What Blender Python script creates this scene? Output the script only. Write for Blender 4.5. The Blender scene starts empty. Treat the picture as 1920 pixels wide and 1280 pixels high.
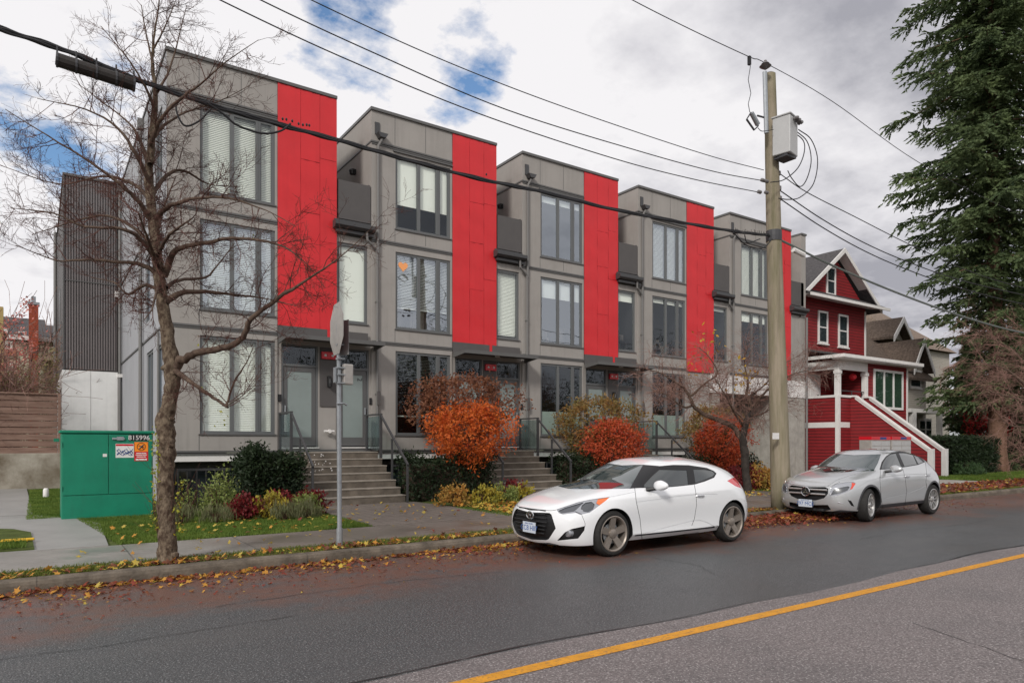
import bpy, bmesh, math, random
import numpy as np
from mathutils import Vector, Matrix
R = math.radians
random.seed(7); rng = np.random.default_rng(7)
SC = bpy.context.scene
COL = SC.collection
# ------------------------------------------------------------------ camera
HC, FP = 1.635, 1296.0
CA, SA = math.cos(R(55.45)), math.sin(R(55.45))
def ray(u, v):
    t = (u-960)/FP
    return Vector((CA+SA*t, SA-CA*t, (830-v)/FP))
CAM = Vector((0, 0, HC))
def at_y(u, v, Y):
    r = ray(u, v); return CAM + r*(Y/r.y)
def at_z(u, v, z):
    r = ray(u, v); return CAM + r*((z-HC)/r.z)
def at_d(u, v, d):
    return CAM + ray(u, v)*d
cd = bpy.data.cameras.new('camera'); cam = bpy.data.objects.new('camera', cd); COL.objects.link(cam)
cam.location = CAM; cam.rotation_euler = (R(90), 0, R(55.45-90))
cd.lens = FP/1920*36; cd.sensor_width = 36; cd.shift_y = 190/1920; cd.clip_end = 3000
SC.camera = cam
SC.view_settings.view_transform = 'Standard'; SC.view_settings.look = 'None'
SC.view_settings.gamma = 1; SC.view_settings.exposure = 0.15
SC.cycles.max_bounces = 6; SC.cycles.transparent_max_bounces = 12
# ------------------------------------------------------------------ helpers
def tag(o, label=None, cat=None, group=None, kind=None):
    if label: o['label'] = label
    if cat: o['category'] = cat
    if group: o['group'] = group
    if kind: o['kind'] = kind
    return o
def thing(name, label, cat, loc=(0,0,0), group=None):
    o = bpy.data.objects.new(name, None); COL.objects.link(o); o.location = loc
    return tag(o, label, cat, group)
def wloc(p):
    v = Vector((0,0,0))
    while p is not None:
        v += p.location; p = p.parent
    return v
def mesh_obj(name, verts, faces, mats, parent=None, smooth=False, midx=None, label=None):
    me = bpy.data.meshes.new(name)
    if parent is not None:
        o = wloc(parent)
        if isinstance(verts, np.ndarray): verts = verts - np.array(o)
        else: verts = [(v[0]-o.x, v[1]-o.y, v[2]-o.z) for v in verts]
    if isinstance(faces, np.ndarray):
        n, k = faces.shape
        me.vertices.add(len(verts)); me.vertices.foreach_set('co', np.asarray(verts, dtype=np.float32).ravel())
        me.loops.add(n*k); me.loops.foreach_set('vertex_index', faces.astype(np.int32).ravel())
        me.polygons.add(n); me.polygons.foreach_set('loop_start', np.arange(0, n*k, k, dtype=np.int32))
        me.polygons.foreach_set('loop_total', np.full(n, k, dtype=np.int32))
        me.update(calc_edges=True)
    else:
        me.from_pydata([tuple(v) for v in verts], [], faces)
    for m in (mats if isinstance(mats, (list, tuple)) else [mats]): me.materials.append(m)
    if midx is not None: me.polygons.foreach_set('material_index', np.asarray(midx, dtype=np.int32))
    if smooth: me.polygons.foreach_set('use_smooth', np.ones(len(me.polygons), dtype=bool))
    me.update()
    o = bpy.data.objects.new(name, me); COL.objects.link(o)
    if parent is not None: o.parent = parent
    if label: o['label'] = label
    return o
class MB:
    def __init__(s): s.v = []; s.f = []
    def box(s, x0, x1, y0, y1, z0, z1):
        b = len(s.v)
        s.v += [(x0,y0,z0),(x1,y0,z0),(x1,y1,z0),(x0,y1,z0),(x0,y0,z1),(x1,y0,z1),(x1,y1,z1),(x0,y1,z1)]
        s.f += [[b+i for i in q] for q in ((0,3,2,1),(4,5,6,7),(0,1,5,4),(1,2,6,5),(2,3,7,6),(3,0,4,7))]
        return s
    def bevbox(s, x0, x1, y0, y1, z0, z1, c=.01):
        # box with chamfered edges
        bm = bmesh.new(); bmesh.ops.create_cube(bm, size=1)
        for v in bm.verts:
            v.co = Vector(((x0+x1)/2+v.co.x*(x1-x0), (y0+y1)/2+v.co.y*(y1-y0), (z0+z1)/2+v.co.z*(z1-z0)))
        bmesh.ops.bevel(bm, geom=bm.edges[:], offset=c, segments=2, profile=.5, affect='EDGES')
        s.addbm(bm); return s
    def addbm(s, bm, M=None):
        b = len(s.v); bm.verts.index_update()
        for v in bm.verts: s.v.append(tuple(M @ v.co if M else v.co))
        for f in bm.faces: s.f.append([b+v.index for v in f.verts])
        bm.free()
    def quad(s, a, b, c, d):
        i = len(s.v); s.v += [tuple(a), tuple(b), tuple(c), tuple(d)]; s.f.append([i,i+1,i+2,i+3]); return s
    def poly(s, pts):
        i = len(s.v); s.v += [tuple(p) for p in pts]; s.f.append(list(range(i, i+len(pts)))); return s
    def prism(s, pts, vec):
        # closed prism from planar polygon pts extruded by vec
        n = len(pts); i = len(s.v); vec = Vector(vec)
        s.v += [tuple(p) for p in pts] + [tuple(Vector(p)+vec) for p in pts]
        s.f.append(list(range(i, i+n))[::-1]); s.f.append(list(range(i+n, i+2*n)))
        for k in range(n):
            k2 = (k+1) % n; s.f.append([i+k, i+k2, i+n+k2, i+n+k])
        return s
    def tube(s, pts, rad, n=8, cap=True):
        pts = [Vector(p) for p in pts]; N = len(pts)
        rs = rad if isinstance(rad, (list, tuple)) else [rad]*N
        up = None; b0 = len(s.v)
        for i, p in enumerate(pts):
            d = (pts[min(i+1, N-1)] - pts[max(i-1, 0)])
            if d.length < 1e-9: d = Vector((0,0,1))
            d.normalize()
            if up is None:
                a = Vector((0,0,1)) if abs(d.z) < .9 else Vector((1,0,0))
                up = d.cross(a).normalized()
            else:
                up = (up - d*up.dot(d))
                up = up.normalized() if up.length > 1e-6 else d.orthogonal().normalized()
            w = d.cross(up)
            for k in range(n):
                a = 2*math.pi*k/n
                s.v.append(tuple(p + (up*math.cos(a) + w*math.sin(a))*rs[i]))
        for i in range(N-1):
            for k in range(n):
                k2 = (k+1) % n; a = b0+i*n
                s.f.append([a+k, a+k2, a+n+k2, a+n+k])
        if cap:
            s.f.append([b0+k for k in range(n)][::-1]); s.f.append([b0+(N-1)*n+k for k in range(n)])
        return s
    def lathe(s, prof, c, axis='z', n=24):
        # prof list of (r, h); axis z or y
        b = len(s.v); m = len(prof)
        for r, h in prof:
            for k in range(n):
                a = 2*math.pi*k/n
                if axis == 'z': s.v.append((c[0]+r*math.cos(a), c[1]+r*math.sin(a), c[2]+h))
                elif axis == 'y': s.v.append((c[0]+r*math.cos(a), c[1]+h, c[2]+r*math.sin(a)))
                else: s.v.append((c[0]+h, c[1]+r*math.cos(a), c[2]+r*math.sin(a)))
        for i in range(m-1):
            for k in range(n):
                k2 = (k+1) % n
                s.f.append([b+i*n+k, b+i*n+k2, b+(i+1)*n+k2, b+(i+1)*n+k])
        s.f.append([b+k for k in range(n)][::-1]); s.f.append([b+(m-1)*n+k for k in range(n)])
        return s
    def rot(s, M, start=0):
        for i in range(start, len(s.v)): s.v[i] = tuple(M @ Vector(s.v[i]))
        return s
    def build(s, name, mat, parent=None, smooth=False, label=None):
        return mesh_obj(name, s.v, s.f, mat, parent, smooth, label=label)
def smooth_angle(o, a=40):
    me = o.data
    me.polygons.foreach_set('use_smooth', np.ones(len(me.polygons), dtype=bool))
    bm = bmesh.new(); bm.from_mesh(me)
    for e in bm.edges:
        if len(e.link_faces) == 2 and e.calc_face_angle(0) > R(a): e.smooth = False
    bm.to_mesh(me); bm.free()
    return o
# ------------------------------------------------------------------ materials
def srgb(c):
    return tuple(((x/255)/12.92 if x/255 <= .04045 else ((x/255+.055)/1.055)**2.4) for x in c)
def mat(name, col, rough=.7, spec=.5, metal=0, noise=0, nscale=4, bump=0, bscale=60, coat=0, col2=None, ndetail=4, stretch=None, alpha=None, trans=0):
    m = bpy.data.materials.new(name); m.use_nodes = True
    nt = m.node_tree; p = nt.nodes['Principled BSDF']
    col = tuple(col)+(1,)
    p.inputs['Roughness'].default_value = rough; p.inputs['Metallic'].default_value = metal
    p.inputs['Specular IOR Level'].default_value = spec; p.inputs['Coat Weight'].default_value = coat
    p.inputs['Base Color'].default_value = col
    if trans: p.inputs['Transmission Weight'].default_value = trans
    tc = nt.nodes.new('ShaderNodeTexCoord'); src = tc.outputs['Object']
    if stretch:
        mp = nt.nodes.new('ShaderNodeMapping'); mp.inputs['Scale'].default_value = stretch
        nt.links.new(src, mp.inputs[0]); src = mp.outputs[0]
    if noise or col2:
        n = nt.nodes.new('ShaderNodeTexNoise'); n.inputs['Scale'].default_value = nscale; n.inputs['Detail'].default_value = ndetail
        n.inputs['Roughness'].default_value = .65
        nt.links.new(src, n.inputs['Vector'])
        cr = nt.nodes.new('ShaderNodeValToRGB')
        if col2: c1, c2 = col, tuple(col2)+(1,)
        else:
            c1 = tuple(x*(1-noise) for x in col[:3])+(1,); c2 = tuple(min(1, x*(1+noise)) for x in col[:3])+(1,)
        cr.color_ramp.elements[0].position = .32; cr.color_ramp.elements[1].position = .68
        cr.color_ramp.elements[0].color = c1; cr.color_ramp.elements[1].color = c2
        nt.links.new(n.outputs[0], cr.inputs[0]); nt.links.new(cr.outputs[0], p.inputs['Base Color'])
        m['ramp'] = cr.name
    if bump:
        n2 = nt.nodes.new('ShaderNodeTexNoise'); n2.inputs['Scale'].default_value = bscale; n2.inputs['Detail'].default_value = 3
        nt.links.new(src, n2.inputs['Vector'])
        b = nt.nodes.new('ShaderNodeBump'); b.inputs['Strength'].default_value = bump; b.inputs['Distance'].default_value = .02
        nt.links.new(n2.outputs[0], b.inputs['Height']); nt.links.new(b.outputs[0], p.inputs['Normal'])
    return m
def node_chain(m):
    nt = m.node_tree; return nt, nt.nodes['Principled BSDF'], nt.links
def math_node(nt, op, a, b=None, clamp=False):
    n = nt.nodes.new('ShaderNodeMath'); n.operation = op; n.use_clamp = clamp
    for i, x in enumerate((a, b)):
        if x is None: continue
        if isinstance(x, (int, float)): n.inputs[i].default_value = x
        else: nt.links.new(x, n.inputs[i])
    return n.outputs[0]
def base_color_input(m):
    nt, p, L = node_chain(m)
    return p.inputs['Base Color'].links[0].from_socket if p.inputs['Base Color'].links else None
def mix_over(m, fac, col, col_b=None):
    # mixes colour over the present base colour with the factor socket
    nt, p, L = node_chain(m)
    src = base_color_input(m)
    mx = nt.nodes.new('ShaderNodeMix'); mx.data_type = 'RGBA'
    if src: L.new(src, mx.inputs[6])
    else: mx.inputs[6].default_value = p.inputs['Base Color'].default_value
    if isinstance(col, tuple): mx.inputs[7].default_value = tuple(col)+(1,)
    else: L.new(col, mx.inputs[7])
    L.new(fac, mx.inputs[0]); L.new(mx.outputs[2], p.inputs['Base Color'])
def glass_mat(name, refl=.25, tint=(.8,.85,.85), dark=0.0):
    m = bpy.data.materials.new(name); m.use_nodes = True; nt = m.node_tree; nt.nodes.clear()
    out = nt.nodes.new('ShaderNodeOutputMaterial'); mx = nt.nodes.new('ShaderNodeMixShader')
    tr = nt.nodes.new('ShaderNodeBsdfTransparent'); gl = nt.nodes.new('ShaderNodeBsdfGlossy')
    tr.inputs[0].default_value = tuple(tint)+(1,); gl.inputs['Roughness'].default_value = .015
    gl.inputs['Color'].default_value = (.85,.92,1,1)
    fr = nt.nodes.new('ShaderNodeLayerWeight'); fr.inputs[0].default_value = .5
    f = math_node(nt, 'ADD', math_node(nt, 'MULTIPLY', math_node(nt, 'POWER', fr.outputs['Facing'], 3.5), .75), refl+.03, True)
    tc = nt.nodes.new('ShaderNodeTexCoord'); n = nt.nodes.new('ShaderNodeTexNoise'); n.inputs['Scale'].default_value = 1.3
    nt.links.new(tc.outputs['Object'], n.inputs['Vector'])
    b = nt.nodes.new('ShaderNodeBump'); b.inputs['Strength'].default_value = .05; b.inputs['Distance'].default_value = .05
    nt.links.new(n.outputs[0], b.inputs['Height']); nt.links.new(b.outputs[0], gl.inputs['Normal'])
    nt.links.new(f, mx.inputs[0]); nt.links.new(tr.outputs[0], mx.inputs[1]); nt.links.new(gl.outputs[0], mx.inputs[2])
    nt.links.new(mx.outputs[0], out.inputs[0]); return m
def leaf_mat(name, c1, c2, nscale=1.5, rough=.6):
    m = mat(name, c1, rough, .3, col2=c2, nscale=nscale, ndetail=6)
    nt, p, L = node_chain(m)
    # a little light comes through leaves
    tl = nt.nodes.new('ShaderNodeBsdfTranslucent'); L.new(p.inputs['Base Color'].links[0].from_socket, tl.inputs[0])
    mx = nt.nodes.new('ShaderNodeMixShader'); mx.inputs[0].default_value = .3
    out = nt.nodes['Material Output']
    L.new(p.outputs[0], mx.inputs[1]); L.new(tl.outputs[0], mx.inputs[2]); L.new(mx.outputs[0], out.inputs[0])
    return m
M = {}
M['stucco'] = mat('grey_panel', (.305,.285,.265), .75, .3, noise=.07, nscale=1.2, bump=.06, bscale=25)
M['side'] = mat('grey_side_panel', (.33,.335,.355), .7, .3, noise=.06, nscale=1, bump=.05)
M['red'] = mat('red_panel', (.58,.018,.024), .45, .42, noise=.08, nscale=.8, bump=.25, bscale=1.6)
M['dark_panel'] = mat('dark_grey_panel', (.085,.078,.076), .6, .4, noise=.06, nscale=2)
M['frame'] = mat('window_frame', (.115,.12,.122), .45, .4)
M['trim'] = mat('trim_metal', (.10,.098,.096), .45, .5)
M['pipe'] = mat('downpipe', (.16,.155,.15), .45, .4)
M['corr'] = mat('corrugated_metal', (.17,.15,.15), .5, .5, noise=.08, nscale=1)
M['white_panel'] = mat('white_panel', (.74,.74,.73), .6, .3, noise=.04)
M['white'] = mat('white_paint', (.68,.66,.64), .55, .3, noise=.05)
M['blind'] = mat('blind', (.88,.88,.82), .6, .2)
M['shade'] = mat('roller_shade', (.86,.86,.80), .8, .1)
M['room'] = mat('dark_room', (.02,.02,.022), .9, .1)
M['glass'] = glass_mat('window_glass', .03, (.95,.98,.96))
M['glass_hi'] = glass_mat('sky_glass', .27, (.9,.94,.95))
M['glass_dark'] = glass_mat('ground_floor_glass', .05, (.75,.8,.78))
M['frost'] = mat('frosted_glass', (.22,.26,.25), .25, .6, noise=.08, nscale=1)
M['frost_pale'] = mat('frosted_film', (.5,.56,.52), .3, .5)
M['rail'] = mat('dark_metal_rail', (.045,.045,.047), .4, .5)
M['railglass'] = glass_mat('railing_glass', .06, (.72,.8,.78))
M['black'] = mat('black_plastic', (.012,.012,.013), .45, .4)
M['concrete'] = mat('concrete', (.33,.31,.28), .85, .2, noise=.22, nscale=2.2, bump=.25, bscale=40, ndetail=8)
M['steps'] = mat('dark_step_concrete', (.12,.10,.08), .7, .3, noise=.35, nscale=3, bump=.25, bscale=50, ndetail=8)  # stair body and risers, darker and browner than the treads
M['steps_edge'] = mat('step_nosing', (.34,.31,.27), .7, .3, noise=.15, nscale=6)
M['brickp'] = mat('paver', (.17,.145,.125), .7, .3, noise=.2, nscale=5)
M['green'] = mat('green_cabinet_paint', (.006,.19,.11), .42, .45, noise=.12, nscale=2, bump=.04, bscale=12)
M['steel'] = mat('galvanised_steel', (.33,.35,.37), .45, .5, metal=.55, noise=.12, nscale=14)
M['alu'] = mat('aluminium_back', (.42,.395,.37), .5, .5, metal=.4, noise=.12, nscale=6)
M['bark'] = mat('bark', (.055,.036,.025), .9, .2, col2=(.20,.155,.11), nscale=20, bump=1.0, bscale=26, stretch=(1,1,.6), ndetail=8)
M['twig'] = mat('twig_bark', (.085,.038,.030), .85, .2, noise=.3, nscale=6)
M['limb'] = mat('limb_bark', (.06,.038,.030), .9, .2, col2=(.13,.092,.068), nscale=14, bump=.5, bscale=30)
for e_, p_ in zip(M['bark'].node_tree.nodes[M['bark']['ramp']].color_ramp.elements, (.40,.66)): e_.position = p_
M['twig_grey'] = mat('grey_twig_bark', (.23,.135,.11), .85, .2, noise=.3, nscale=6)
M['pole'] = mat('weathered_pole_wood', (.17,.155,.095), .9, .2, col2=(.31,.26,.20), nscale=2.2, bump=.6, bscale=30, stretch=(3,3,.35), ndetail=8)
M['cable'] = mat('black_cable', (.018,.018,.02), .6, .3)
M['grey_paint'] = mat('transformer_grey', (.42,.42,.42), .5, .4, noise=.05)
M['porcelain'] = mat('insulator', (.12,.11,.11), .3, .6)
M['fence'] = mat('weathered_plank', (.17,.10,.075), .85, .2, col2=(.30,.20,.16), nscale=2.5, bump=.4, bscale=18, stretch=(.5,1,6), ndetail=8)
M['tanwall'] = mat('tan_siding', (.36,.33,.285), .7, .3, noise=.05)
M['redwall'] = mat('red_siding', (.215,.016,.019), .6, .3, noise=.1, nscale=2)
M['shingle'] = mat('grey_shingle', (.075,.07,.072), .9, .2, noise=.35, nscale=10, bump=.4, bscale=40)
M['shingle_brown'] = mat('brown_shingle', (.10,.075,.06), .9, .2, noise=.4, nscale=8, bump=.4, bscale=40)
M['housewin'] = mat('house_window_glass', (.03,.04,.045), .05, .9)
M['brick'] = mat('red_brick', (.30,.07,.04), .9, .2, noise=.3, nscale=12)
M['carglass'] = mat('car_glass', (.015,.022,.022), .03, 1.0, coat=1)
M['tyre'] = mat('tyre_rubber', (.022,.021,.02), .75, .3, noise=.2, nscale=20)
M['orange'] = mat('amber_lens', (.75,.16,.03), .15, .6, coat=.6)
M['redlens'] = mat('red_lens', (.55,.005,.015), .12, .6, coat=.8)
M['chrome'] = mat('chrome', (.7,.7,.72), .12, .6, metal=1)
M['lamp'] = mat('headlight_reflector', (.36,.37,.40), .18, .8, metal=.5, coat=1)
M['lampdark'] = mat('headlight_dark', (.07,.075,.085), .3, .6, coat=.3)
M['plate'] = mat('licence_plate', (.5,.55,.62), .5, .4)
M['plateblue'] = mat('plate_blue', (.06,.12,.32), .5, .4)
M['carwhite'] = mat('white_car_paint', (.75,.76,.775), .22, .5, coat=1)
M['carsilver'] = mat('silver_car_paint', (.46,.47,.48), .28, .5, metal=.4, coat=1)
M['clad'] = mat('dark_cladding', (.05,.05,.055), .6, .4)
M['bronze'] = mat('bronze_rim', (.30,.26,.225), .35, .6, metal=.6)
M['rim'] = mat('silver_rim', (.50,.49,.48), .3, .6, metal=.8)
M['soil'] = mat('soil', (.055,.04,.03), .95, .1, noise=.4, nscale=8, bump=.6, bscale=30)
def wood_siding(m, pitch=.12, axis=2, depth=.35):
    # lap siding: saw-tooth height in z as bump
    nt, p, L = node_chain(m)
    tc = nt.nodes.new('ShaderNodeTexCoord'); sx = nt.nodes.new('ShaderNodeSeparateXYZ'); L.new(tc.outputs['Object'], sx.inputs[0])
    f = math_node(nt, 'FRACT', math_node(nt, 'DIVIDE', sx.outputs[axis], pitch))
    b = nt.nodes.new('ShaderNodeBump'); b.inputs['Strength'].default_value = 1.0; b.inputs['Distance'].default_value = .02
    L.new(math_node(nt, 'SUBTRACT', 1.0, f), b.inputs['Height']); L.new(b.outputs[0], p.inputs['Normal'])
    lt = math_node(nt, 'LESS_THAN', f, .2)
    mix_over(m, math_node(nt, 'MULTIPLY', lt, depth), (0.01,.01,.01))
wood_siding(M['redwall'], .15, 2, .75); wood_siding(M['tanwall'], .13, 2, .35)
def joints(m, pitch, axis=0, w=.012, col=(.03,.03,.03), off=0, fac=.8):
    nt, p, L = node_chain(m)
    tc = nt.nodes.new('ShaderNodeTexCoord'); sx = nt.nodes.new('ShaderNodeSeparateXYZ'); L.new(tc.outputs['Object'], sx.inputs[0])
    f = math_node(nt, 'FRACT', math_node(nt, 'DIVIDE', math_node(nt, 'ADD', sx.outputs[axis], off), pitch))
    lt = math_node(nt, 'LESS_THAN', f, w/pitch)
    mix_over(m, math_node(nt, 'MULTIPLY', lt, fac), col)
# ------------------------------------------------------------------ sky and sun
SUN_EL, SUN_AZ = R(32), R(215)   # azimuth of the light's source measured from +x, anticlockwise
w = bpy.data.worlds.new('World'); SC.world = w; w.use_nodes = True
nt = w.node_tree; L = nt.links; nt.nodes.clear()
out = nt.nodes.new('ShaderNodeOutputWorld'); bg = nt.nodes.new('ShaderNodeBackground'); bg.inputs[1].default_value = .1
L.new(bg.outputs[0], out.inputs[0])
sky = nt.nodes.new('ShaderNodeTexSky'); sky.sky_type = 'NISHITA'; sky.sun_disc = False
sky.sun_elevation = SUN_EL; sky.sun_rotation = R(90)-SUN_AZ; sky.air_density = 1.2; sky.dust_density = .4; sky.ozone_density = 2
tc = nt.nodes.new('ShaderNodeTexCoord'); D = tc.outputs['Generated']
sx = nt.nodes.new('ShaderNodeSeparateXYZ'); L.new(D, sx.inputs[0])
zz = math_node(nt, 'ADD', math_node(nt, 'MAXIMUM', sx.outputs[2], 0.0), .22)
cx = nt.nodes.new('ShaderNodeCombineXYZ')
L.new(math_node(nt, 'DIVIDE', sx.outputs[0], zz), cx.inputs[0]); L.new(math_node(nt, 'DIVIDE', sx.outputs[1], zz), cx.inputs[1])
def wnoise(scale, detail=8, rough=.55, off=(0,0,0)):
    mp = nt.nodes.new('ShaderNodeMapping'); mp.inputs['Location'].default_value = off; L.new(cx.outputs[0], mp.inputs[0])
    n = nt.nodes.new('ShaderNodeTexNoise'); n.inputs['Scale'].default_value = scale; n.inputs['Detail'].default_value = detail
    n.inputs['Roughness'].default_value = rough; L.new(mp.outputs[0], n.inputs['Vector']); return n.outputs[0]
def blob(u, v, k):
    d = ray(u, v).normalized(); dp = nt.nodes.new('ShaderNodeVectorMath'); dp.operation = 'DOT_PRODUCT'
    nv = nt.nodes.new('ShaderNodeVectorMath'); nv.operation = 'NORMALIZE'; L.new(D, nv.inputs[0])
    L.new(nv.outputs[0], dp.inputs[0]); dp.inputs[1].default_value = d
    # exp(-k(1-dot))
    e = math_node(nt, 'POWER', 2.718, math_node(nt, 'MULTIPLY', math_node(nt, 'SUBTRACT', dp.outputs['Value'], 1.0), k))
    return e
n1 = wnoise(1.6, 9, .58, (3.1, 1.2, 0)); n2 = wnoise(4.2, 8, .6, (.4, 5, 0)); n3 = wnoise(.9, 6, .5, (7, 2, 0))
# breaks in the cloud
brk = None
for u, v, k, a in ((870,112,420,.66), (700,62,330,.50), (600,20,330,.40), (170,275,200,.50), (40,220,260,.36), (1310,85,1500,.3)):
    b = math_node(nt, 'MULTIPLY', blob(u, v, k), a); brk = b if brk is None else math_node(nt, 'MAXIMUM', brk, b)
hole = math_node(nt, 'ADD', brk, math_node(nt, 'MULTIPLY', math_node(nt, 'SUBTRACT', n2, .5), 1.7))
hr = nt.nodes.new('ShaderNodeMapRange'); hr.inputs[1].default_value = .32; hr.inputs[2].default_value = .56; hr.inputs[4].default_value = .96; L.new(hole, hr.inputs[0])
# cloud brightness: white where blown out, grey on the heavy side
grey = math_node(nt, 'ADD', math_node(nt, 'MULTIPLY', blob(1500, 330, 4.5), .62), math_node(nt, 'MULTIPLY', math_node(nt, 'ADD', math_node(nt, 'SUBTRACT', n1, .5), math_node(nt, 'MULTIPLY', math_node(nt, 'SUBTRACT', n2, .5), .5)), 2.4))
grey = math_node(nt, 'SUBTRACT', grey, math_node(nt, 'MULTIPLY', blob(1060, 170, 34), .38))
grey = math_node(nt, 'SUBTRACT', grey, math_node(nt, 'MULTIPLY', blob(420, 120, 10), .25))
cr = nt.nodes.new('ShaderNodeValToRGB'); L.new(grey, cr.inputs[0])
cr.color_ramp.elements[0].position = .02; cr.color_ramp.elements[0].color = (8.3,8.15,8.3,1)
cr.color_ramp.elements[1].position = .85; cr.color_ramp.elements[1].color = (3.5,3.5,3.9,1)
e = cr.color_ramp.elements.new(.33); e.color = (6.6,6.5,6.8,1)
mixs = nt.nodes.new('ShaderNodeMix'); mixs.data_type = 'RGBA'
blue = nt.nodes.new('ShaderNodeMix'); blue.data_type = 'RGBA'; blue.blend_type = 'MULTIPLY'; blue.inputs[0].default_value = 1
L.new(sky.outputs[0], blue.inputs[6]); blue.inputs[7].default_value = (.8,1.05,1.25,1)
L.new(hr.outputs[0], mixs.inputs[0]); L.new(cr.outputs[0], mixs.inputs[6]); L.new(blue.outputs[2], mixs.inputs[7])
L.new(mixs.outputs[2], bg.inputs[0])
sd = bpy.data.lights.new('sun', 'SUN'); sd.energy = 2.2; sd.angle = R(11); sd.color = (1,.96,.9)
so = bpy.data.objects.new('sun', sd); COL.objects.link(so)
sdir = Vector((math.cos(SUN_AZ)*math.cos(SUN_EL), math.sin(SUN_AZ)*math.cos(SUN_EL), math.sin(SUN_EL)))
so.rotation_euler = sdir.to_track_quat('Z', 'Y').to_euler(); so.location = (0,-20,30)
M['seam'] = mat('panel_gap_dark', (.02,.02,.02), .8, .2)
M['redorange'] = mat('red_orange_lens', (.6,.05,.02), .15, .6, coat=.6)
M['windscreen'] = mat('windscreen_glass', (.03,.045,.045), .03, 1.0, coat=1)
M['spl'] = mat('splice_case_plastic', (.03,.026,.024), .6, .3, noise=.3, nscale=8)
M['cablegrey'] = mat('grey_cable', (.09,.10,.09), .6, .3)
M['stained'] = mat('stained_concrete', (.14,.11,.075), .9, .2, col2=(.42,.39,.33), nscale=1.1, bump=.3, bscale=20, ndetail=9)
M['greenglass'] = mat('green_reflecting_glass', (.03,.06,.04), .05, .9)
# ------------------------------------------------------------------ ground
def sheet(name, pts, z, m, thick=None, kind='structure'):
    mb = MB()
    if thick: mb.prism([(x,y,z-thick) for x,y in pts], (0,0,thick))
    else: mb.poly([(x,y,z) for x,y in pts])
    o = mb.build(name, m); tag(o, kind=kind); return o
M['earth'] = mat('earth', (.06,.065,.035), .95, .1, noise=.4, nscale=2, bump=.4)
sheet('ground', [(-400,-300),(900,-300),(900,900),(-400,900)], -.06, M['earth'])
# asphalt
ma = mat('asphalt', (.062,.064,.067), .5, .45, noise=.45, nscale=55, ndetail=3, bump=.7, bscale=70)
nt, p, L = node_chain(ma)
tc = nt.nodes.new('ShaderNodeTexCoord'); sx = nt.nodes.new('ShaderNodeSeparateXYZ'); L.new(tc.outputs['Object'], sx.inputs[0])
def streaks(m, amt, sc=(7,7,.35), col=(.05,.045,.04)):
    nt, p, L = node_chain(m)
    mix_over(m, math_node(nt, 'MULTIPLY', ramp(nt, tn(nt, 1.0, 6, .65, stretch=sc), .48, .78), amt), col)
def tn(nt, scale, detail=5, rough=.6, src=None, stretch=None):
    t = nt.nodes.new('ShaderNodeTexCoord'); s = t.outputs['Object']
    if stretch:
        mp = nt.nodes.new('ShaderNodeMapping'); mp.inputs['Scale'].default_value = stretch; nt.links.new(s, mp.inputs[0]); s = mp.outputs[0]
    n = nt.nodes.new('ShaderNodeTexNoise'); n.inputs['Scale'].default_value = scale; n.inputs['Detail'].default_value = detail
    n.inputs['Roughness'].default_value = rough; nt.links.new(s, n.inputs['Vector']); return n.outputs[0]
def ramp(nt, s, a, b):
    r = nt.nodes.new('ShaderNodeMapRange'); r.inputs[1].default_value = a; r.inputs[2].default_value = b; r.interpolation_type = 'SMOOTHSTEP'
    nt.links.new(s, r.inputs[0]); return r.outputs[0]
big = tn(nt, .35, 4); fine = tn(nt, 3, 8, .7)
# pale aggregate specks
vor = tn(nt, 62, 1, .5)
mix_over(ma, math_node(nt, 'MULTIPLY', ramp(nt, vor, .60, .66), .8), (.27,.27,.27))
mix_over(ma, math_node(nt, 'MULTIPLY', ramp(nt, tn(nt, .9, 5, .6, stretch=(.25,1.4,1)), .42, .75), .35), (.105,.10,.098))
# trodden brown leaf pulp lies along the gutter
edge = math_node(nt, 'ADD', sx.outputs[1], math_node(nt, 'MULTIPLY', math_node(nt, 'SUBTRACT', tn(nt, .55, 6, .7), .5), 4.2))
pf = math_node(nt, 'MULTIPLY', ramp(nt, edge, 6.5, 7.9), ramp(nt, fine, .30, .56))
mix_over(ma, math_node(nt, 'MULTIPLY', pf, .9), (.14,.066,.047))
rgh = math_node(nt, 'ADD', math_node(nt, 'MULTIPLY', ramp(nt, big, .35, .65), -.16), .46)
L.new(rgh, p.inputs['Roughness'])
sheet('road', [(-150,-8.5),(300,-8.5),(300,9.2),(-150,9.2)], 0, ma)
ml = mat('worn_asphalt', (.165,.142,.14), .62, .35, noise=.5, nscale=50, ndetail=3, bump=.7, bscale=70)
nt, p, L = node_chain(ml)
mix_over(ml, math_node(nt, 'MULTIPLY', ramp(nt, tn(nt, .5, 6, .65), .45, .7), .4), (.085,.08,.082))
mix_over(ml, math_node(nt, 'MULTIPLY', ramp(nt, tn(nt, 58, 1), .59, .66), .75), (.40,.37,.36))
edge_pts = []
rr = random.Random(3)
for i in range(0, 451):
    x = -150 + i; edge_pts.append((x, 4.43 + .05*math.sin(x*.7)+.03*math.sin(x*2.3)+rr.uniform(-.012,.012)))
sheet('road_patch', [(-150,-8.4),(300,-8.4)] + edge_pts[::-1], .004, ml)
my = mat('road_paint', (.60,.27,.022), .6, .3, noise=.12, nscale=6)
nt, p, L = node_chain(my)
mix_over(my, math_node(nt, 'MULTIPLY', ramp(nt, tn(nt, 38, 6, .75), .50, .66), .8), (.2,.12,.06))
sheet('road_marking', [(-150,3.98),(300,3.98),(300,4.11),(-150,4.11)], .008, my)
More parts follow.
